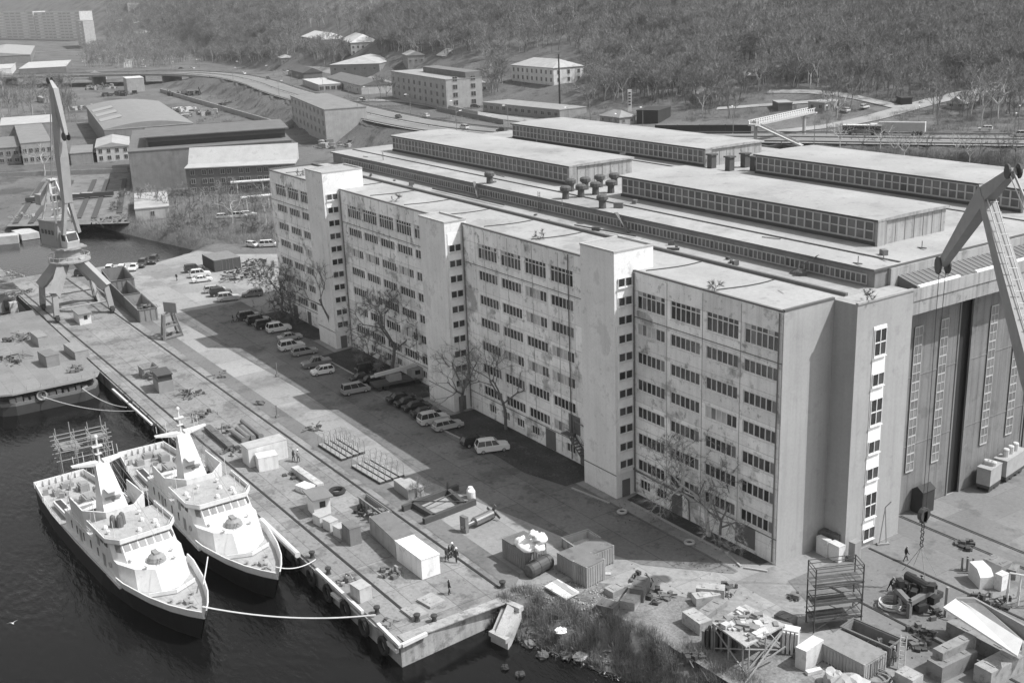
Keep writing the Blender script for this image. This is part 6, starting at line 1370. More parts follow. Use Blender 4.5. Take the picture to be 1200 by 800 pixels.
person(531,653,R(190),'man in a white helmet facing away in the group of four',.05,.04,helmet=.85,seed=3); person(535,659,R(120),'man in white helmet nearest camera in the group of four',.06,.05,helmet=.8,seed=4)
person(526.5,696,R(80),'man in black standing alone near the quay end',.03,.03,'stand',seed=5)
person(1061,657,R(60),'man in black walking across the apron past the hook',.025,.02,'walk',seed=6)
person(1043,692,R(10),'worker in black leaning towards the slung machine from the left',.03,.03,'push',seed=7); person(1086,704,R(170),'worker in dark clothes bending at the right of the slung machine',.04,.03,'bend',seed=8)
person(273,378,R(80),'person in dark coat, left of the pair walking by the row of cars',.05,.04,'walk',seed=9); person(278,377,R(80),'person in dark coat, right of the pair walking by the row of cars',.04,.03,'walk',seed=10)
person(207.5,329,R(-60),'person in dark clothes walking alone on sunlit yard by the basin',.06,.05,'walk',seed=11)
person(1046,778,R(100),'worker in pale jacket standing at the ladder by the tray',.3,.1,'stand',helmet=.5,seed=12)
# ------------------------------------------------------------------ buildings beyond the yard
def far_window(w, h, v=None, lights=2):
    k = ('fw', round(w,2), round(h,2), lights, v)
    if k in CARC: return CARC[k]
    mb = MB(); t = .1
    mb.box(-t,w+t,-.14,-.0,-t,0); mb.box(-t,w+t,-.12,-.0,h,h+t); mb.box(-t,0,-.12,0,0,h); mb.box(w,w+t,-.12,0,0,h)
    for i in range(1,lights): mb.box(w*i/lights-.05,w*i/lights+.05,-.11,0,0,h)
    for i in range(lights): mb.face([(w*i/lights,-.05,0),(w*(i+1)/lights,-.05,0),(w*(i+1)/lights,-.05,h),(w*i/lights,-.05,h)],1)
    me = bpy.data.meshes.new('window'); me.from_pydata(mb.v, [], mb.f); me.materials.append(plain('far_frame', v or .34, .8)); me.materials.append(glass('far_glass', .05, .3)); me.polygons.foreach_set('material_index', mb.m); CARC[k] = me; return me
def place_win(me, t, o, d, n_, org):
    """window at o, its local x along d, outward -y along n_ (mirrors when needed)"""
    ob = bpy.data.objects.new('window', me); COL.objects.link(ob); ob.parent = t
    m = Matrix(((d[0],-n_[0],0,o[0]-org[0]),(d[1],-n_[1],0,o[1]-org[1]),(0,0,1,o[2]-org[2]),(0,0,0,1))); 
    if m.to_3x3().determinant() < 0: o2 = o
    ob.matrix_local = m; return ob
def bldg(name, lab, cat, A, B, C, z, H_, v, roof='flat', rv=.3, faces=((0,0),(0,0)), win=(1.2,1.5), z0=1.2, dz_=None, ztop=False, rh=2.5, lights=2, fv=None, dmax=None, over=.4):
    """three base corners in the photograph surveyed at height z (ztop: corners of the eaves at height z, walls go down to 0)"""
    b, u, w_ = frame_of(A, B, C, z); gz = z
    if dmax:
        l1, l2 = np.linalg.norm(u), np.linalg.norm(w_)
        if l1 > dmax[0]: u = u*dmax[0]/l1
        if l2 > dmax[1]: w_ = w_*dmax[1]/l2
    if ztop: gz = z-H_; b = V(b[0],b[1],gz)
    org = (b[0],b[1],gz); t = thing(name, lab, cat, org); uu, wu = unit(u), unit(w_); L1, L2 = np.linalg.norm(u), np.linalg.norm(w_)
    mw_ = mat('far_wall_%d' % round(v*100), v, .9, .15, .4, .1, streak=.15, blotch=(.15,.5,.58)); mr_ = mat('far_roof_%d' % round(rv*100), rv, .9, .15, .3, .1)
    mb = MB(); mb.pbox(b-V(0,0,8), u, w_, (0,0,H_+8)); mb.build('wall', mw_, t, org); q = MB(); e = b+V(0,0,H_)
    if roof == 'flat': q.pbox(e-uu*.15-wu*.15+V(0,0,.003), u+uu*.3, w_+wu*.3, (0,0,.35))
    else:
        lng, sh_, ul, us = (u, w_, uu, wu) if L1 >= L2 else (w_, u, wu, uu); ll, ls = max(L1,L2), min(L1,L2)
        c0 = e-ul*over-us*over; lo, so_ = ll+2*over, ls+2*over; P = [c0, c0+ul*lo, c0+ul*lo+us*so_, c0+us*so_]
        ins = min(ls*.5, ll*.35) if roof == 'hip' else 0
        r0, r1 = c0+ul*(ins+ (0 if roof != 'hip' else over))+us*so_/2+V(0,0,rh), c0+ul*(lo-ins-(0 if roof != 'hip' else over))+us*so_/2+V(0,0,rh)
        vs = P+[r0,r1]+[p-V(0,0,.2) for p in P]; fs = [(0,1,5,4),(2,3,4,5),(1,2,5),(3,0,4),(9,8,7,6),(0,6,7,1),(1,7,8,2),(2,8,9,3),(3,9,6,0)]
        if np.cross(u, w_)[2]*(1 if L1 >= L2 else -1) < 0: fs = [f[::-1] for f in fs]
        q.add(vs, fs, 0)
    q.build('roof', mr_, t, org)
    me = far_window(*win, fv, lights); dz_ = dz_ or win[1]*2
    for (rows, cols), d, L_, out in ((faces[0], u, L1, -wu), (faces[1], w_, L2, -uu)):
        dd = unit(d)
        for r_ in range(rows):
            for c_ in range(cols):
                o = b+dd*(L_*(c_+.5)/cols-win[0]/2)+V(0,0,z0+dz_*r_)+out*.003; place_win(me, t, o, dd, out, org)
    return t, b, u, w_, org
bldg('workshop_block', 'three storey block with a blank pale end wall below the highway embankment', 'office building', (343,143), (383,164), (420,155), 2, 12.6, .36, faces=((3,9),(0,0)), win=(2.0,2.0), z0=1.5, dz_=4.2, rv=.2)
zb_ = GT(524,128)[2]
t_, b_, u_, w_, o_ = bldg('road_office', 'four storey pale office with corner windows and a set back roof storey by the highway', 'office building', (460,114), (524,128), (563,124), zb_, 13.2, .34, faces=((3,10),(4,2)), win=(2.2,2.0), z0=1.6, dz_=3.6, rv=.28, lights=2)
mb = MB(); mb.pbox(b_+w_*.55+V(0,0,13.55), u_*.72, w_*.42, (0,0,2.4)); mb.pbox(b_+w_*.53+V(0,0,15.96), u_*.74, w_*.46, (0,0,.3)); mb.build('roof_storey', mat('far_wall_16', .16), t_, o_)
bldg('low_workshop', 'long low flat roofed workshop between the office and the white house', 'workshop', (566,130), (656,140), (685,136), GT(656,140)[2], 3.6, .26, faces=((1,12),(0,0)), win=(2.2,1.4), z0=1.2, rv=.26)
bldg('white_house', 'big white two storey house with a pale hipped roof behind the tall black pole', 'house', (600,95), (649,100), (684,97), GT(649,100)[2], 8.0, .62, 'hip', .38, ((2,9),(2,3)), (1.2,1.7), 1.5, 3.5, rh=3.4)
bldg('small_house', 'small grey house with low hipped roof beside the dark barn', 'house', (703,145), (726,148), (746,146), GT(726,148)[2], 3.2, .28, 'hip', .25, ((1,3),(1,2)), (1.0,1.2), 1.2, rh=2.2)
bldg('dark_barn', 'dark sheet clad barn right of the small grey house', 'barn', (757,141), (771,145), (786,140), GT(771,145)[2], 4.6, .04, 'flat', .05)
bldg('hill_hut', 'small two storey hut standing on the hillside among bare trees', 'hut', (866,98), (875,101), (883,99), GT(875,101)[2], 4.2, .2, 'gable', .34, ((1,2),(1,1)), (1.0,1.0), 2.4, rh=.7)
bldg('hill_house', 'house with a bright snow pale hipped roof, farther left of the pair on the hillside', 'house', (354,53), (378,58), (395,54), GT(378,58)[2], 7.0, .2, 'hip', .5, ((2,6),(2,3)), (1.2,1.5), 1.2, 3.2, rh=4.5)
bldg('hill_house', 'square house with a bright pale hipped roof, right one of the pair on the hillside', 'house', (401,60), (412,65), (439,61), GT(412,65)[2], 8.5, .48, 'hip', .5, ((2,3),(2,6)), (1.2,1.5), 1.2, 3.4, rh=5)
bldg('pale_roof_house', 'long grey house with pale hipped roof below the bright roofed pair', 'house', (410,80), (445,84), (470,77), GT(445,84)[2], 5.0, .22, 'hip', .36, ((1,5),(0,0)), (1.3,1.4), 1.4, rh=4)
bldg('roof_behind_office', 'pale hipped roof house showing behind the office roof storey', 'house', (502,78), (520,81), (541,78), GT(520,81)[2], 7.5, .4, 'hip', .42, ((2,3),(2,3)), (1.2,1.4), 1.2, 3.2, rh=3.5)
bldg('low_garage', 'low flat roofed garage with open bays by the highway', 'garage', (355,100), (374,107), (397,104), GT(374,107)[2], 3.4, .34, 'flat', .42, ((0,0),(1,4)), (2.4,2.0), .5)
bldg('brick_depot', 'long dark gabled depot with a white end wall by the highway', 'depot', (384,100), (424,111), (452,106), GT(424,111)[2], 4.8, .42, 'gable', .15, ((1,5),(0,0)), (1.6,1.4), 1.6, rh=2.6)
bldg('triple_shed', 'dark row of small sheds beside the highway near street lamps', 'shed', (338,88), (356,93), (372,90), GT(356,93)[2], 4, .15, 'gable', .1, rh=3)
for i, (A, B, C, h_, v, rt, rv_, lab) in enumerate([((128,28),(136,30),(150,28),8,.36,'hip',.34,'grey house among valley trees below the top edge'), ((222,16),(232,18),(246,15),8,.34,'flat',.4,'flat roofed block at the top edge beside the wooded ridge'), ((252,8),(262,10),(276,8),8,.36,'flat',.4,'smaller flat block at the top edge of valley'), ((150,30),(158,32),(170,30),7,.4,'gable',.4,'gabled house among trees beside the white flats'),
  ((300,64),(308,67),(322,65),5,.22,'gable',.24,'dark cottage left of the bright roofed houses'), ((322,72),(330,75),(342,73),4.5,.26,'hip',.3,'low grey cottage above the highway lamps'), ((470,72),(478,75),(492,72),5,.24,'gable',.3,'small gabled cottage left of the office roof storey'), ((548,104),(556,108),(568,106),4,.4,'flat',.4,'pale little block beside the office right wall'),
  ((812,118),(820,121),(832,119),3.5,.3,'gable',.34,'small pale shed in the trees right of pylon sign'), ((905,128),(912,131),(925,129),3,.12,'flat',.3,'dark garage in trees beyond the footbridge'), ((958,128),(966,131),(984,128),3,.3,'flat',.4,'pale roofed garage among roadside trees'), ((1050,122),(1056,124),(1064,122),2.5,.05,'flat',.07,'little dark hut beside the dirt road'),
  ((640,88),(652,90),(662,88),3,.3,'gable',.3,'low shed tucked behind the white house'), ((1118,126),(1130,129),(1150,124),2.2,.34,'gable',.42,'low pale ruin on the bank by the dirt road'), ((40,118),(52,121),(66,117),3,.36,'flat',.34,'pale low shed in the field left of the crane jib'), ((102,92),(110,94),(122,92),4,.4,'gable',.4,'pale shed under the road bridge')]):
    zz = GT(*B)[2]; bldg('small_building', lab, 'building', A, B, C, zz, h_, v, rt, rv_, ((1 if h_ < 6 else 2,2),(1 if h_ < 6 else 2,3)) if v > .2 else ((0,0),(0,0)), (1.2,1.2), 1.1, 3.0, rh=2.2, dmax=(22,22))
for i, (px, py, r_, n_, v_, lab) in enumerate([(118,104,9,50,.3,'pale clutter of parked machines under the road bridge'), (140,112,7,40,.07,'dark clutter of scrap behind the arched shed'), (95,128,5,30,.35,'pale clutter beside the arched shed wall'), (215,112,8,40,.1,'dark wagons and scrap in the railway cutting'), (235,135,6,40,.3,'pale pipes and frames behind the warehouse'), (212,130,5,30,.5,'white frames by the arched shed corner'), (395,172,5,30,.3,'pale cars and scrap before the workshop block'), (100,185,4,30,.12,'dark scrap between the old buildings'), (280,122,7,26,.12,'scrap along the railway cutting')]):
    heap('yard_clutter', px, py, 0, r_*1.6, 2.4, n_, v_, lab, 'clutter', 60+i, 5.)
# half round hangar on the hill
p_ = GT(750,68); t = thing('round_hangar', 'half round metal store with a dark mouth on the wooded hill', 'store', p_); mb = MB(); d = V(.62,.78,0); n_ = V(-d[1],d[0],0)
pts = [p_+n_*4*math.cos(PI*k/10)+V(0,0,4*math.sin(PI*k/10)-.3) for k in range(11)]; mb.extr(pts, d*9); mb.build('vault', plain('hangar_metal', .55, .6), t, tuple(p_)); mb = MB(); pts = [p_-d*4.5+n_*4.2*math.cos(PI*k/10)+V(0,0,4.2*math.sin(PI*k/10)-.3) for k in range(11)]; mb.extr(pts, d*4.4); mb.build('dark_bay', plain('hangar_dark', .05), t, tuple(p_))
# flats far left
for A, B, C, top, v, lab, rc in (((-45,44),(43,45.5),(46,42.5),13.5,.6,'long slab of flats at top left picture corner',(9,14)), ((44,45.5),(97,46),(100,43),13.5,.6,'slab of flats adjoining the longest one at top left',(9,11)), ((92,51),(101,54),(119,50),25,.5,'bright white block of flats right of the long slabs',(7,4))):
    b, u, w_ = frame_of(A, B, C, 8); h_ = hat(top, b); t_, b_, u_, w_, o_ = bldg('flats', lab, 'block of flats', A, B, C, 8, h_, v, rv=.3, dmax=(1e4,(14 if v < .6 else 22))); uu = unit(u_); L1 = np.linalg.norm(u_); wn = unit(w_)
    if L1 < np.linalg.norm(w_): uu, L1, wn = unit(w_), np.linalg.norm(w_), unit(u_)
    for c_ in range(rc[1]):
        q = MB(); pale = c_ % 4 == 1
        for r_ in range(rc[0]): q.pbox(b_+uu*(L1*(c_+.12)/rc[1])+V(0,0,h_*(r_+.25)/rc[0])-wn*(.9 if pale else .05), uu*(L1*.76/rc[1]), wn*(.9 if pale else .04), (0,0,h_*(.35 if pale else .42)/rc[0]))
        q.build('balcony_stack' if pale else 'window_column', plain('balcony_pale', .72) if pale else plain('far_glass_matt', .34, .5), t_, o_)
bldg('grey_shed', 'large grey gabled shed at the left picture edge below the flats', 'shed', (-30,70), (37,74), (42,62), 3, 9, .2, 'gable', .3, rh=4)
bldg('pale_roof_shed', 'low shed with a pale flat roof by the road bridge', 'shed', (30,82), (78,84), (84,76), 3, 4.5, .16, 'flat', .42)
bldg('white_kiosk', 'small white building at the left edge beside the road bridge', 'building', (-8,84), (14,87), (19,81), 3, 5, .6, 'flat', .42)
bldg('far_hall', 'long pale factory hall at the top of valley', 'hall', (120,8), (150,12), (165,9), GT(150,12)[2], 12, .4, 'flat', .5)
bldg('far_house', 'pale house behind trees in the valley, left one', 'house', (152,43), (163,46), (172,43), GT(163,46)[2], 9, .4, 'hip', .36, rh=4); bldg('far_house', 'pale roofed long house on the wooded ridge', 'house', (184,48), (205,52), (236,50), GT(205,52)[2], 7, .36, 'hip', .36, rh=4); bldg('far_house', 'small pale house at the top edge of valley', 'house', (183,20), (195,23), (205,20), GT(195,23)[2], 9, .34, 'flat', .5)
bldg('box_shed', 'small pale box shed behind the big arched shed', 'shed', (146,106), (150,108.5), (170,107), 0, 9.5, .34, 'flat', .5)
# big shed with shallow roof
t_, b_, u_, w_, o_ = bldg('arched_shed', 'big grey shed with wide shallow arched roof left of the warehouse', 'shed', (101,125), (122,153), (226,145), 9, 9, .2, 'flat', .3, ztop=True)
q = MB(); L2 = np.linalg.norm(w_); P = [b_+w_*k/10+V(0,0,9.4+2.2*math.sin(PI*k/10)) for k in range(11)]; q.extr(P+[b_+w_+V(0,0,9.0), b_+V(0,0,9.0)], u_); q.build('arched_roof', mat('arched_roof_sheet', .22, .85, .1, .3, .08), t_, o_)
q = MB(); 
for k in (.3,.5,.7): q.pbox(b_+u_*(k-.05)+w_*.02+V(0,0,9.6), u_*.1, w_*.26+V(0,0,1.75), (0,0,.12))
q.build('pale_roof_sheet', plain('roof_sheet_pale', .3), t_, o_)
# warehouse with its raised monitor, and the annexe against it
t_, b_, u_, w_, o_ = bldg('warehouse', 'broad grey warehouse with a long dark raised monitor beyond the basin', 'warehouse', (156,154), (150,179), (344,168), 13.3, 13.3, .2, 'flat', .14, ztop=True)
lng, dp = w_, u_
q = MB(); q.pbox(b_+lng*.12+dp*.14+V(0,0,13.66), lng*.86, dp*.4, (0,0,3.3)); q.build('monitor', plain('monitor_dark', .05, .5), t_, o_); q = MB(); q.pbox(b_+lng*.1+dp*.1+V(0,0,16.97), lng*.9, dp*.46, (0,0,.35)); q.pbox(b_+lng*.11+dp*.12+V(0,0,13.67), lng*.01, dp*.42, (0,0,3.3)); q.build('monitor_roof', mat('far_roof_14', .14), t_, o_)
q = MB(); q.pbox(b_+lng*.12+dp*.136+V(0,0,15.2), lng*.86, dp*.005, (0,0,1.6)); q.build('monitor_glazing', plain('monitor_pane', .11, .4), t_, o_)
f0, f1 = G(217,197,9.2), G(345,191,9.2); d = unit(f1-f0); n_ = V(-d[1],d[0],0); n_ = n_*np.sign(n_@(V(-1,.3,0))); L_ = np.linalg.norm(f1-f0); org = (f0[0],f0[1],0)
an = thing('annexe', 'three storey dark brick annexe with a bright sloping roof against the warehouse', 'annexe', org); mb = MB(); mb.pbox(V(f0[0],f0[1],-2), d*L_, n_*11, (0,0,11.2)); mb.build('wall', mat('annexe_brick', .13, .9, .12, 2., .2), an, org)
mb = MB(); mb.extr([f0-n_*.5-d*.3, f0+n_*6+V(0,0,.4)-d*.3, f0+n_*11+V(0,0,5.2)-d*.3, f0+n_*11+V(0,0,.0)-d*.3, f0-V(0,0,.3)-n_*.5-d*.3], d*(L_+.6)); mb.build('roof', mat('annexe_roof', .38, .8, .15, .3, .1, blotch=(.2,.3,.58)), an, org)
me_ = far_window(1.3,1.5,.62)
for r_ in range(3):
    for c_ in range(12): place_win(me_, an, V(f0[0],f0[1],0)+d*(1.5+c_*3.0+(.8 if c_ % 2 else 0))+V(0,0,1.0+2.9*r_)-n_*.003, d, -n_, org)
# older buildings beyond the slipway
bldg('old_workshop', 'old two storey workshop with a flat patched roof left of crane jib', 'workshop', (17,147), (24,169), (60,166), 8.5, 8.5, .3, 'flat', .2, ((0,0),(2,5)), (1.4,1.6), 1.2, 3.6, ztop=True)
bldg('old_store', 'lower old store with square white windows at the left picture edge', 'store', (-6,162), (-22,176), (23,172), 6.5, 6.5, .24, 'flat', .17, ((0,0),(2,5)), (1.6,1.4), .9, 2.9, ztop=True, fv=.5)
bldg('parapet_hall', 'long low hall with a white parapet behind the old workshop', 'hall', (2,139), (0,148), (63,140), 9, 9, .24, 'flat', .38, ztop=True)
bldg('white_cottage', 'white two storey cottage block right of the crane jib', 'cottage', (114,163), (112,173), (151,172), 6, 6, .5, 'gable', .34, ((0,0),(2,4)), (1.3,1.5), .8, 2.8, ztop=True, rh=1.6)
bldg('low_shed', 'low grey shed between the crane jib and white cottage', 'shed', (84,172), (82,181), (108,180), 4.5, 4.5, .26, 'flat', .2, ztop=True)
mb = MB(); a, b2 = G(-10,208), G(150,202); mb.beam(a+V(0,0,.8), b2+V(0,0,.8), .4, 1.7); tag(mb.build('yard_wall', mat('yard_wall', .3), None, tuple((a+b2)/2)), 'low concrete wall along the top of the slipway', 'wall')
bldg('bank_hut', 'flat pale hut among bare trees on the basin bank', 'hut', (158,228), (158,246), (198,243), 3.2, 3.2, .42, 'flat', .36, ((0,0),(1,1)), (1.0,1.4), .9, ztop=True)
for i, (a, b2) in enumerate((((270,214),(345,209)), ((282,232),(346,226)))): mb = MB(); a, b2 = G(*a,4), G(*b2,4); mb.bar(a, b2, .45, 8); [mb.bar(a+(b2-a)*f_-V(0,0,4), a+(b2-a)*f_, .15, 5) for f_ in (.1,.5,.9)]; tag(mb.build('pipeline', plain('pipe_white', .6), None, tuple((a+b2)/2)), ['upper white pipeline on posts before the annexe', 'lower white pipeline on posts before the annexe'][i], 'pipeline')
# slipway with its dark tracks
mb = MB(); S0 = [G(*p_,.05) for p_ in ((8,266),(52,208),(152,203),(152,262))]; S0[0][2] = S0[3][2] = .04; mb.extr([p_+V(0,0,.1) for p_ in S0], (0,0,.06)); tag(mb.build('slipway', mat('slip_concrete', .17, .9, .25, .2, .2, blotch=(.35,.25,.55)), None), kind='structure')
mb = MB()
for a, b2 in (((18,262),(50,214)), ((36,262),(66,222)), ((92,256),(111,211)), ((110,256),(126,211)), ((60,261),(84,212)), ((140,250),(146,210))): a, b2 = G(*a,.3), G(*b2,.3); mb.beam(a, b2, 1.5, .5)
tag(mb.build('slip_rails', plain('slip_dark', .07, .9), None), kind='structure')
mb = MB(); a, b2 = G(30,234,1.4), G(133,226,1.4); mb.beam(a, b2, 2.2, 1.3)
for f_ in (.12,.3,.55,.7): q_ = a+(b2-a)*f_; mb.cbox((q_[0],q_[1],2.06),3.5,1.4,.12,.9,1)
tag(mb.build('slip_carriage', [plain('slip_beam', .05), plain('slip_pale', .4)], None, tuple((a+b2)/2)), 'long dark carriage beam lying across the slipway tracks', 'slip carriage')
for a, b2, h_, lab in (((-20,283),(22,279),2.6,'white floating stage at left picture edge by the slipway'), ((24,272),(36,277),1.8,'short pale float at the foot of slipway'), ((60,262),(133,257),.9,'long low landing stage across the slipway foot')):
    z = -1.5; a, b2 = G(*a,z), G(*b2,z); mb = MB(); mb.beam(a, b2, 5 if h_ > 1 else 3, h_); tag(mb.build('landing_stage', mat('stage_pale', .42, .8, .2, .5, .1), None, tuple((a+b2)/2)), lab, 'landing stage')
heap('slip_gear', 26, 255, .3, 4, 1.6, 30, .4, 'pale gear heaped at slipway corner', 'gear', 41); heap('slip_gear', 108, 262, -.6, 5, 1., 30, .14, 'dark timbers heaped by the landing stage', 'timbers', 42); heap('bank_debris', 128, 259, .2, 6, 1.2, 40, .09, 'dark debris along the basin bank', 'debris', 43)
# foot bridge
fb = thing('footbridge', 'pale covered footbridge crossing the highway with a stair ramp', 'footbridge', tuple(GT(885,172))); o_ = tuple(GT(885,172))
q0 = GT(885,172); zt_ = q0[2]+hat(146,q0); a = V(q0[0],q0[1],zt_); q1 = GT(942,157); c_ = V(q1[0],q1[1],zt_+.5); d = c_-a
mb = MB(); n_ = unit(V(-d[1],d[0],0)); mb.beam(a-d*.08, c_+d*.15, 2.8, .5); mb.build('deck', plain('fb_concrete', .4, .9), fb, o_)
mb = MB()
for s_ in (-1.35,1.35):
    mb.beam(a-d*.08+n_*s_+V(0,0,1.4), c_+d*.15+n_*s_+V(0,0,1.4), .12,.2)
    for f_ in np.linspace(-.05,1.12,26): mb.beam(a+d*f_+n_*s_+V(0,0,.2), a+d*f_+n_*s_+V(0,0,1.4), .5,.06)
mb.build('railing', plain('fb_pale', .62), fb, o_)
for p_ in (q0, q1): mb = MB(); mb.bar((p_[0],p_[1],p_[2]-1), (p_[0],p_[1],zt_-.2), .55, 8); mb.build('pier', plain('fb_concrete', .4), fb, o_)
mb = MB(); e = GT(940,176); mb.beam(a, e+V(0,0,.2), 2.4,.5); mb.beam(a+n_*1.2+V(0,0,.9), e+n_*1.2+V(0,0,1.1), .12,1.0); mb.build('stair_ramp', plain('fb_concrete', .4), fb, o_)
# poles, lamps, fences
q0 = GT(656,122); mb = MB(); mb.bar(q0, q0+V(0,0,hat(64,q0)), .45, 8, .3); tag(mb.build('chimney_pole', plain('pole_black', .03), None, tuple(q0)), 'tall thin black chimney pole in front of the white house', 'pole')
q0 = GT(738,131); h_ = hat(105,q0); t = thing('sign_pylon', 'tall pale pylon sign beside small grey house', 'sign', tuple(q0)); mb = MB(); mb.cbox(tuple(q0),1.6,.5,h_,1.0); mb.build('pylon', plain('pylon_pale', .62), t, tuple(q0)); mb = MB(); [mb.cbox((q0[0]+.3,q0[1]-.3,q0[2]+h_*(.3+.13*k)),.9,.3,.5,1.0) for k in range(5)]; mb.build('dark_mark', plain('pole_black', .03), t, tuple(q0))
def fence(pts, hgt, v, lab, name='fence'):
    P = [GT(*p_) for p_ in pts]; mb = MB()
    for a, b2 in zip(P, P[1:]):
        k = max(1, int(np.linalg.norm(b2-a)//6))
        for i in range(k):
            s_, e_ = a+(b2-a)*i/k, a+(b2-a)*(i+1)/k; s_[2], e_[2] = hz(s_[0],s_[1]), hz(e_[0],e_[1]); dd = unit((e_-s_)*V(1,1,0)); nn = V(-dd[1],dd[0],0)*.1
            mb.add([s_-nn-V(0,0,.5),e_-nn-V(0,0,.5),e_+nn-V(0,0,.5),s_+nn-V(0,0,.5),s_-nn+V(0,0,hgt),e_-nn+V(0,0,hgt),e_+nn+V(0,0,hgt),s_+nn+V(0,0,hgt)], [(0,3,2,1),(4,5,6,7),(0,1,5,4),(1,2,6,5),(2,3,7,6),(3,0,4,7)]); mb.cbox((s_[0],s_[1],s_[2]-.4),.25,.25,hgt+.55)
    tag(mb.build(name, plain('fence_%d' % int(v*100), v, .9), None, tuple(P[0])), lab, 'fence')
fence([(768,157),(820,157),(880,157)], 3.0, .04, 'long dark sheet fence between the barn and the footbridge'); fence([(560,135),(500,122),(470,118)], 1.6, .3, 'pale low fence in front of the office by the highway')
fence([(512,130),(590,146)], 2.0, .2, 'grey plank fence along the highway before the long low workshop')
mb = MB(); a, b2 = G(188,108,0), G(338,152,0); mb.beam(a+V(0,0,1.2), b2+V(0,0,1.2), .6, 2.6); tag(mb.build('retaining_wall', mat('yard_wall', .3), None, tuple((a+b2)/2)), 'long low retaining wall along the railway cutting', 'wall')
LMP = MB(); LMP.bar((0,0,0),(0,0,9),.13,6,.08); 
lm0 = None
k = 0
for i in range(0, len(dense), 3):
    p_ = dense[i]; px, py = proj(p_)
    if not (-10 < px < 1210): continue
    t_ = unit((dense[min(i+1,len(dense)-1)]-dense[max(i-1,0)])[:2]); nn = V(-t_[1],t_[0],0)
    for s_ in ((12.3,-12.3) if i % 2 else (12.3,)):
        q_ = V(p_[0],p_[1],p_[2])+nn*s_
        if lm0 is None:
            lm0 = thing('street_lamp', 'thin street lamp with a pale head standing beside the highway', 'street lamp', q_, 0, 'street lamps along the highway'); LMP.build('post', plain('lamp_post', .2), lm0)
            mb = MB(); mb.bar((0,0,9),(0,1.6,9.5),.06); mb.build('arm', plain('lamp_post', .2), lm0); mb = MB(); mb.box(-.2,.2,1.4,2.6,9.45,9.7); mb.build('lamp_head', plain('lamp_head', .75), lm0); o = lm0
        else: o = copy_tree(lm0)
        o.location = tuple(q_); o.rotation_euler = (0,0,math.atan2(t_[1],t_[0])+(PI if s_ > 0 else 0)); k += 1
# ------------------------------------------------------------------ bare trees
M_bark = mat('bark', .15, .95, .3, 1.5, .3, world=False); M_birch = plain('pale_bark', .42, .9); M_twig = mat('twigs', .24, .95, .35, .6, .0, world=False); M_twigd = mat('twigs_dark', .19, .95, .35, .6, 0, world=False)
def make_tree(seed, h, twigs, sides=5, tw=.03, levels=4, spread=.62, birch=False, tl=1.0, first=.28):
    rr = random.Random(seed); tk = MB(); ends = []
    def grow(p, d, L_, r_, lv):
        n = 3 if lv == 0 else 2; q = p
        for i in range(n):
            d = unit(d+V(rr.gauss(0,.09),rr.gauss(0,.09),rr.gauss(.03,.05))); e = q+d*L_/n; tk.bar(q, e, r_*(1-i*.25/n*1.4), sides if lv < 2 else 3, r_*(1-(i+1)*.25/n*1.4), caps=False); q = e
            if lv > 0 or i > 0: ends.append((q, d, lv))
        if lv >= levels: ends.append((q, d, lv)); return
        k = rr.choice((2,3,3)) if lv else rr.choice((3,4))
        for j in range(k):
            a = 2*PI*(j+rr.random()*.7)/k; s_ = spread*rr.uniform(.6,1.25)
            o = unit(np.cross(d, V(math.cos(a),math.sin(a),.3))); grow(q-d*L_*rr.uniform(0,.3), unit(d*(1-s_*.55)+o*s_), L_*rr.uniform(.62,.82), r_*rr.uniform(.5,.66), lv+1)
    grow(V(0,0,-.4), V(0,0,1), h*first+.4, h*.0125+.03, 0)
    ends = [e for e in ends if e[2] >= 2] or ends
    mz = max(e[0][2] for e in ends)+tl*.5; f_ = h/mz; tk.v = [(p[0]*f_,p[1]*f_,p[2]*f_) for p in tk.v]; ends = [(e[0]*f_,e[1],e[2]) for e in ends]
    vs = []
    for i in range(twigs):
        p, d, lv = rr.choice(ends); dd = unit(d+V(rr.gauss(0,.6),rr.gauss(0,.6),rr.gauss(.2,.5))); p = p-d*rr.uniform(0,.5)*tl; l_ = tl*rr.uniform(.5,1.3); sd_ = unit(np.cross(dd, V(rr.gauss(0,1),rr.gauss(0,1),rr.gauss(0,1))))*tw*rr.uniform(.6,1.3)
        m_ = p+dd*l_*.5+V(rr.gauss(0,.06),rr.gauss(0,.06),rr.gauss(0,.06)); vs += [p-sd_, p+sd_, m_+dd*l_*.5]
    tr = tk.build('trunk', M_birch if birch else M_bark, None); trm = tr.data; bpy.data.objects.remove(tr)
    cm = raw_mesh('crown', np.array(vs), np.arange(len(vs)).reshape(-1,3), 3, M_twig if seed % 2 else M_twigd); return trm, cm
def plant_tree(ms, p_, s_, rz, lab, cat='tree', name='bare_tree', group=None):
    t = thing(name, lab, cat, p_, rz, group); t.scale = (s_*rnd.uniform(.85,1.15),s_*rnd.uniform(.85,1.15),s_)
    for n_, m_ in (('trunk', ms[0]), ('crown', ms[1])): o = bpy.data.objects.new(n_, m_); COL.objects.link(o); o.parent = t
    return t
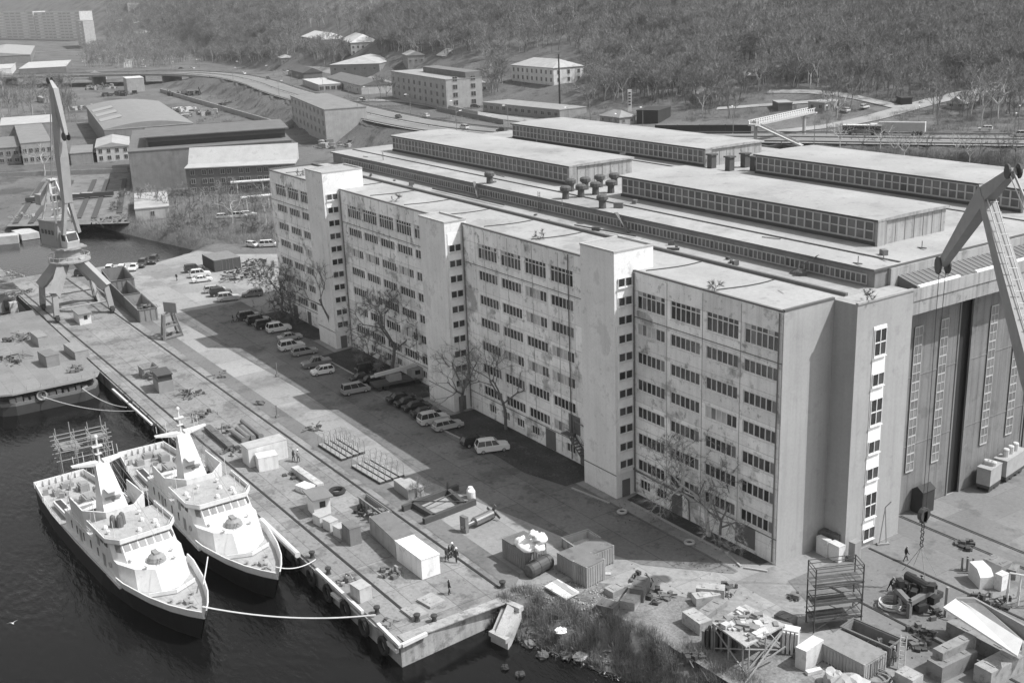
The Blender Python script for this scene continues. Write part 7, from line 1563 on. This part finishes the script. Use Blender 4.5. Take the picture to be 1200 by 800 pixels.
# the trees in front of the office block, each of its own build
for i, (px, py, h_, tw_, sp, birch, lab) in enumerate([(392,404,15,2600,.5,False,'tall bare tree against the first stair tower'), (459,438,14,6500,.72,False,'wide bare tree before the second facade section, twiggy crown'), (433,428,6,3500,.8,False,'low bushy bare tree at foot of the first tower'), (345,376,10,5000,.75,False,'bare tree at the far end of the facade'),
     (331,365,11,4500,.75,False,'dark twiggy bare tree leaning before the building end'), (541,482,11,700,.6,False,'thin bare tree before the second stair tower'), (593,503,13,1500,.62,False,'bare tree with whitewashed trunk before the third facade section'), (832,628,12,3800,.8,True,'big spreading bare tree near the building corner'), (843,640,9,2600,.85,False,'lower dark bare tree crowding the big spreading one'), (818,612,7,2000,.9,False,'low bush like tree left of the big spreading tree'), (494,583,2.6,900,.9,False,'small pale bare shrub behind the twin steel boxes')]):
    ms = make_tree(101+i, h_*1.15, int(tw_*(2.2 if h_ > 8 else 1.3)), 6, .0105 if h_ > 8 else .013, 5 if h_ > 8 else 4, sp, birch, .75 if h_ > 5 else .45, .24); plant_tree(ms, G(px,py,.06), 1, rnd.uniform(0,6), lab)
# tufts on the roof edge
for i, (px, py) in enumerate([(633,280),(838,341),(464,236),(352,206),(1015,352),(753,308)]):
    ms = make_tree(140+i, 1.5, 260, 4, .03, 2, 1.0, False, .5, .15); p_ = G(px,py,28.9); plant_tree(ms, (p_[0],max(p_[1],.3),28.9), 1, i, ['shrub growing on the roof edge left of the third tower','shrub growing on the roof edge of the end section','shrub growing on the roof edge of the second section','tuft growing on the roof edge by the first tower','dry tuft on the roof edge of the end stair tower','pale tuft where the third tower meets the roof'][i], 'shrub', 'roof_shrub')
# far trees
PROTO = [make_tree(200+i, 12, 900 if i < 6 else 500, 4, .026+.005*(i % 3), 3, .42+.05*(i % 4), i in (1,6), 1.3, .36+.05*(i % 3)) for i in range(8)]
SPARSE = [make_tree(230+i, 12, 420, 4, .03, 3, .55, i == 1, 1.5, .32) for i in range(3)]
BUSH = [make_tree(250+i, 4, 1300, 3, .022, 3, .95, False, 1.0, .12) for i in range(3)]
AVOID = [(350,33,396,60),(398,40,442,68),(405,62,472,88),(336,76,374,96),(352,88,398,110),(380,86,454,114),(455,66,568,134),(560,112,690,144),(590,64,694,124),(500,66,542,80),(695,122,800,160),(765,142,890,160),(855,75,892,102),(730,52,790,72),(985,132,1092,168),(90,100,230,165),(0,0,125,53),(0,50,90,92),(870,112,960,180),(205,74,340,104)]
ROADPX = [[(1200,100),(1120,112),(1060,128),(1010,142),(960,150),(905,156)], [(900,108),(960,108),(1020,118),(1060,128)], [(840,128),(880,125),(920,122),(980,118)], [(350,80),(385,82),(430,92),(462,102)]]
def free(px, py):
    if any(a <= px <= c and b <= py <= d for a, b, c, d in AVOID): return False
    for P_ in ROADPX:
        for (xa,ya),(xb,yb_) in zip(P_, P_[1:]):
            if min(xa,xb) <= px <= max(xa,xb):
                yy = ya+(yb_-ya)*(px-xa)/(xb-xa+1e-9)
                if yy-4 < py < yy+9: return False
    return True
near = []
rr = np.random.default_rng(11)
def road_clear(p_): 
    d, _, s_ = hw_dist(np.array([p_[0]]), np.array([p_[1]])); return float(d[0]) > 17
# edge trees in the middle distance (each its own thing)
zones = [(640,1200,72,140,150,'bare tree on the lower slope of the wooded hill'), (470,640,52,84,34,'bare tree on the slope above the road office'), (230,480,48,84,30,'bare tree around the hillside houses'), (118,300,38,76,46,'bare tree on the low ridge beside the valley road'), (0,110,98,140,14,'bare tree in the field behind the old workshop')]
nz = 0
for x0, x1, y0, y1, n_, lab in zones:
    got = 0; tries = 0
    while got < n_ and tries < 4000:
        tries += 1; px, py = rr.uniform(x0,x1), rr.uniform(y0,y1)
        if not free(px, py): continue
        p_ = GT(px, py)
        if not road_clear(p_) or (abs(py-110) < 6 and px > 880 and rr.random() < .8): continue
        ms = (SPARSE if rr.random() < .35 else PROTO); ms = ms[rr.integers(len(ms))]; plant_tree(ms, p_, rr.uniform(.65,1.2), rr.uniform(0,6), lab, group=lab.replace('bare tree','bare trees')); got += 1; nz += 1
# verge trees before the far road, and bushes by the basin
for px, py in [(1010,182),(1048,186),(1075,184),(1085,188),(1120,188),(1148,184),(1170,192),(1190,190),(1030,180),(985,176),(1060,192),(1135,195)]:
    plant_tree(SPARSE[int(px) % 3], GT(px,py), rr.uniform(.6,.8), rr.uniform(0,6), 'thin bare tree between the hall roof and the far road', group='thin bare trees between the hall roof and far road')
for i, (px, py, s_) in enumerate([(164,246,.8),(176,248,.9),(188,247,.75),(196,252,.9),(206,250,1.),(222,256,1.),(236,250,.9),(250,262,.9),(258,248,1.),(272,262,1.),(286,246,1.),(300,258,.9),(312,262,.9),(320,248,1.),(240,268,.8),(217,266,.8),(268,238,.9),(306,236,.8)]):
    plant_tree((PROTO+SPARSE)[i % 11], G(px,py,0), s_*.8, i, 'bare tree in the thicket on the basin bank', group='bare trees on the basin bank')
for i, (px, py) in enumerate([(208,262),(228,270),(245,272),(262,270),(284,274),(302,272),(318,276),(232,262),(205,272),(292,264),(276,256),(138,246),(146,232),(330,372),(345,380),(430,430),(447,440),(322,362)]):
    plant_tree(BUSH[i % 3], G(px,py,0), 1.0 if i < 13 else .8, i*1.3, 'bare bush at the foot of thicket by the basin' if i < 13 else 'bare bush in the bed by the far facade', 'bush', 'bare_bush', 'bare bushes by the basin' if i < 13 else 'bare bushes by the facade')
plant_tree(SPARSE[0], G(283,192,0), 1.25, 0, 'tall bare tree standing in front of the annexe roof'); plant_tree(SPARSE[2], G(313,205,0), 1.0, 2, 'bare tree before the right end of annexe'); plant_tree(SPARSE[1], G(52,206,0), 1.1, 3, 'bare tree in front of the old workshop')
# the rest of the wood: one mass, instanced over points
P = []
while len(P) < 6600:
    px = rr.uniform(-60, 1260, 4000); d = np.where(rr.random(4000) < .75, rr.uniform(380, 900, 4000), rr.uniform(900, 2600, 4000)); s_ = (px-600)/FOC*d
    x = CAM[0]+N2[0]*d+R2[0]*s_; y = CAM[1]+N2[1]*d+R2[1]*s_; z = height(x, y)
    rel = np.stack([x,y,z],-1)-CAM; zz = rel@cf; X = 600+FOC*(rel@cr)/zz; Y = 400-FOC*(rel@cu)/zz
    hd_, _, sd_ = hw_dist(x, y); t_ = s_/d; d0 = np.interp(t_, [-.5,-.3,-.24,-.18,-.1,-.03,.1,.3,.45], [3200,1900,1150,860,660,545,435,385,365])
    wood = (d > d0+np.interp(t_, [-.3,0,.1,.45], [0,10,5,8])) | ((Y < 76) & (X > 110) & (d > 600) & (rr.random(4000) < .5)) | ((Y < 42) & (rr.random(4000) < .5))
    ok = wood & (hd_ > 18) & (Y > -22) & (Y < 150) & (sd_ > 0) & (rr.random(4000) < np.clip((d-d0)/170, .08, 1)*np.clip(.62+.5*np.sin(x*.021+1.5*np.sin(y*.017))*np.sin(y*.026+x*.006), .12, 1))
    for i in np.nonzero(ok)[0]:
        if free(X[i], Y[i]): P.append((x[i],y[i],z[i]))
P = P[:6600]
for x0, x1, y0, y1, n_ in ((-20,340,-12,30,1500),(-20,340,28,50,1100),(100,330,46,80,900),(230,480,20,70,400),(0,120,100,142,60),(330,660,84,120,60)):
    k = 0; tr2 = 0
    while k < n_ and tr2 < n_*3:
        tr2 += 1; px, py = rr.uniform(x0,x1), rr.uniform(y0,y1)
        if not free(px, py) or (px < 122 and 8 < py < 54): continue
        p_ = GT(px, py)
        if road_clear(p_): P.append(tuple(p_)); k += 1
me = bpy.data.meshes.new('forest'); me.from_pydata(P, [], []); fo = bpy.data.objects.new('forest', me); COL.objects.link(fo); tag(fo, 'leafless grey wood covering the hillside', 'wood', kind='stuff')
pr_objs = []
def inst_source(k):
    ms = PROTO[k]; t = plant_tree(ms, GT(*[(700,72),(820,70),(960,74),(1090,72),(560,52),(300,52),(1160,80),(900,66)][k]), 1, k, 'bare tree on the lower slope of the wooded hill', group='bare trees on the lower slope of the wooded hill'); return t.children if len(t.children) else [o for o in bpy.data.objects if o.parent == t]
ng = bpy.data.node_groups.new('wood', 'GeometryNodeTree'); ng.interface.new_socket('Geometry', in_out='INPUT', socket_type='NodeSocketGeometry'); ng.interface.new_socket('Geometry', in_out='OUTPUT', socket_type='NodeSocketGeometry')
N_ = ng.nodes; L_ = ng.links; gi = N_.new('NodeGroupInput'); go = N_.new('NodeGroupOutput'); jall = N_.new('GeometryNodeJoinGeometry')
for k in range(8):
    jn = N_.new('GeometryNodeJoinGeometry')
    for o in inst_source(k):
        oi = N_.new('GeometryNodeObjectInfo'); oi.transform_space = 'ORIGINAL'; oi.inputs[0].default_value = o; L_.new(oi.outputs['Geometry'], jn.inputs[0])
    ti = N_.new('GeometryNodeGeometryToInstance'); L_.new(jn.outputs[0], ti.inputs[0]); L_.new(ti.outputs[0], jall.inputs[0])
iop = N_.new('GeometryNodeInstanceOnPoints'); iop.inputs['Pick Instance'].default_value = True
ri = N_.new('FunctionNodeRandomValue'); ri.data_type = 'INT'; ri.inputs[4].default_value = 0; ri.inputs[5].default_value = 7
rs = N_.new('FunctionNodeRandomValue'); rs.data_type = 'FLOAT'; rs.inputs[2].default_value = .55; rs.inputs[3].default_value = 1.4
rv = N_.new('FunctionNodeRandomValue'); rv.data_type = 'FLOAT_VECTOR'; rv.inputs[0].default_value = (-.06,-.06,0); rv.inputs[1].default_value = (.06,.06,6.28)
mp_ = N_.new('GeometryNodeMeshToPoints')
L_.new(gi.outputs[0], mp_.inputs[0]); L_.new(mp_.outputs[0], iop.inputs['Points']); L_.new(jall.outputs[0], iop.inputs['Instance']); L_.new(ri.outputs[2], iop.inputs['Instance Index']); L_.new(rs.outputs[1], iop.inputs['Scale']); L_.new(rv.outputs[0], iop.inputs['Rotation']); L_.new(iop.outputs[0], go.inputs[0])
fo.modifiers.new('wood', 'NODES').node_group = ng
# ------------------------------------------------------------------ reeds, litter, undergrowth: nobody could count these
def blades(name, cx, cy, cz, n, hgt, wd, m, lab, lean=.35):
    k = len(cx); a = rr.uniform(0, 2*PI, k); b_ = rr.uniform(0, 2*PI, k); h_ = hgt*rr.uniform(.5,1.25,k); ln = np.abs(rr.normal(0,lean,k))
    p0 = np.stack([cx-np.cos(a)*wd, cy-np.sin(a)*wd, cz-.05],-1); p1 = np.stack([cx+np.cos(a)*wd, cy+np.sin(a)*wd, cz-.05],-1); p2 = np.stack([cx+np.cos(b_)*h_*ln, cy+np.sin(b_)*h_*ln, cz+h_*np.sqrt(np.clip(1-ln**2,.1,1))],-1)
    vs = np.stack([p0,p1,p2],1).reshape(-1,3); me = raw_mesh(name, vs, np.arange(len(vs)).reshape(-1,3), 3, m); o = bpy.data.objects.new(name, me); COL.objects.link(o); tag(o, lab, name.replace('_',' '), kind='stuff')
M_reed = mat('dry_reed', .23, .95, .4, .9, .3); M_reedd = mat('dark_reed', .1, .95, .4, .9, .3)
def scatter(n, x0, x1, f0, f1, clump):
    cx, cy = [], []
    while len(cx) < n:
        x = rr.uniform(x0,x1); y = rr.uniform(float(shore(x))+f0, float(shore(x))+f1)
        if math.sin(x*1.3+2*math.sin(y*1.1))+math.sin(y*1.9+x*.7) < clump-rr.random()*1.2: continue
        k = 14; cx += list(x+rr.normal(0,.22,k)); cy += list(y+rr.normal(0,.22,k))
    cx, cy = np.array(cx), np.array(cy); return cx, cy, np.maximum(height(cx, cy), -2.5)
blades('reeds', *scatter(17000,-13,24,-.2,5.6,-.1), 0, 1.0, .022, M_reed, 'dry pale reeds and weeds on the shore bank', .6)
blades('weeds', *scatter(9000,-13,24,-.6,4.4,.3), 0, .8, .035, M_reedd, 'dark tangled weeds low on the shore bank', .8)
def rubbish(name, gen, n, v0, lab, smin=.05, smax=.28):
    vs, fs = [], []
    for i in range(n):
        x, y = gen(); z = max(hz(x, y), -2.5)+.05; s_ = rr.uniform(smin,smax); d = rr.normal(0,1,(4,3)); d /= np.linalg.norm(d,axis=1)[:,None]; q = np.array([x,y,z+s_*.35])+d*s_*np.array([1,1,.6]); k = len(vs); vs += list(q); fs += [(k,k+1,k+2),(k,k+2,k+3),(k,k+3,k+1),(k+1,k+3,k+2)]
    me = raw_mesh(name, np.array(vs), np.array(fs), 3, plain(name+'_tone', v0, .9)); o = bpy.data.objects.new(name, me); COL.objects.link(o); tag(o, lab, 'rubbish', kind='stuff')
def g1(): x = rr.uniform(-12.5,-3); return x, rr.uniform(float(shore(x))+3, -18.2)
def g2(): x = rr.uniform(-13,24); return x, float(shore(x))+rr.uniform(-1.,1.4)
def g3(): q = G(rr.uniform(640,1200), rr.uniform(660,800)); return q[0], q[1]
def g4(): x = rr.uniform(-60,-1); return x, rr.uniform(-7.5,-.3)
bx, by = scatter(3500,-12,24,.3,5.2,.75)[:2]
blades('shore_scrub', bx, by, np.maximum(height(bx, by),-2.5), 0, 1.7, .012, M_twig, 'leafless scrub on the shore bank', .5)
rubbish('litter', g1, 700, .5, 'pale litter and rubble scattered between container and reeds', .04, .2); rubbish('shore_stones', g2, 420, .14, 'dark stones and debris along the water line', .08, .45); rubbish('shore_litter', g2, 120, .5, 'white scraps caught along the water line', .06, .25)
rubbish('gravel_bits', g3, 380, .12, 'small dark debris over the trodden ground', .03, .14); rubbish('bed_leaves', g4, 500, .15, 'dead leaves and clods on the planting beds', .04, .16)
def g5(): return rr.uniform(-105,-15), rr.uniform(-40,-27.5)
rubbish('quay_bits', g5, 420, .14, 'small dark scraps scattered over the quay', .03, .16)

def scrub(name, zone, n, per, hgt, wd, m, lab, road=15):
    cx, cy = [], []; tries = 0
    while len(cx) < n*per and tries < n*8:
        tries += 1; px, py = rr.uniform(zone[0],zone[2]), rr.uniform(zone[1],zone[3])
        if not free(px, py) and rr.random() < .8: continue
        p_ = GT(px, py)
        if p_[2] < -.5: continue
        d_, _, _ = hw_dist(np.array([p_[0]]), np.array([p_[1]]))
        if d_[0] < road: continue
        r_ = rr.uniform(.5,1.6); cx += list(p_[0]+rr.normal(0,r_,per)); cy += list(p_[1]+rr.normal(0,r_,per))
    cx, cy = np.array(cx), np.array(cy); blades(name, cx, cy, height(cx, cy), 0, hgt, wd, m, lab, .5)
scrub('hill_scrub', (640,74,1200,155), 520, 90, 2.0, .03, M_twig, 'low leafless scrub on the slope above the far road')
scrub('embankment_scrub', (300,95,640,150), 160, 70, 1.3, .03, M_reed, 'dry scrub along the highway embankment')
scrub('valley_scrub', (0,45,330,150), 420, 80, 1.8, .035, M_twig, 'low leafless scrub in the valley fields')
scrub('basin_scrub', (155,225,325,285), 260, 110, 2.4, .02, M_twig, 'leafless thicket undergrowth on the basin bank')
scrub('verge_scrub', (960,172,1200,200), 160, 90, 1.8, .025, M_twig, 'leafless scrub between the hall and far road')
# ------------------------------------------------------------------ thin sea haze in the valley
hb_ = MB(); hb_.box(-3900,1620,-1300,3300,-9,205); hm = bpy.data.materials.new('haze'); hm.use_nodes = True; nt = hm.node_tree
for n_ in list(nt.nodes):
    if n_.type == 'BSDF_PRINCIPLED': nt.nodes.remove(n_)
pv = nt.nodes.new('ShaderNodeVolumePrincipled'); pv.inputs['Density'].default_value = HAZE; pv.inputs['Color'].default_value = (.9,.9,.9,1); pv.inputs['Anisotropy'].default_value = .2
out = [n_ for n_ in nt.nodes if n_.type == 'OUTPUT_MATERIAL'][0]; nt.links.new(pv.outputs[0], out.inputs['Volume'])
ho = hb_.build('haze', hm); tag(ho, 'thin pale haze hanging over the valley', 'haze', kind='stuff')
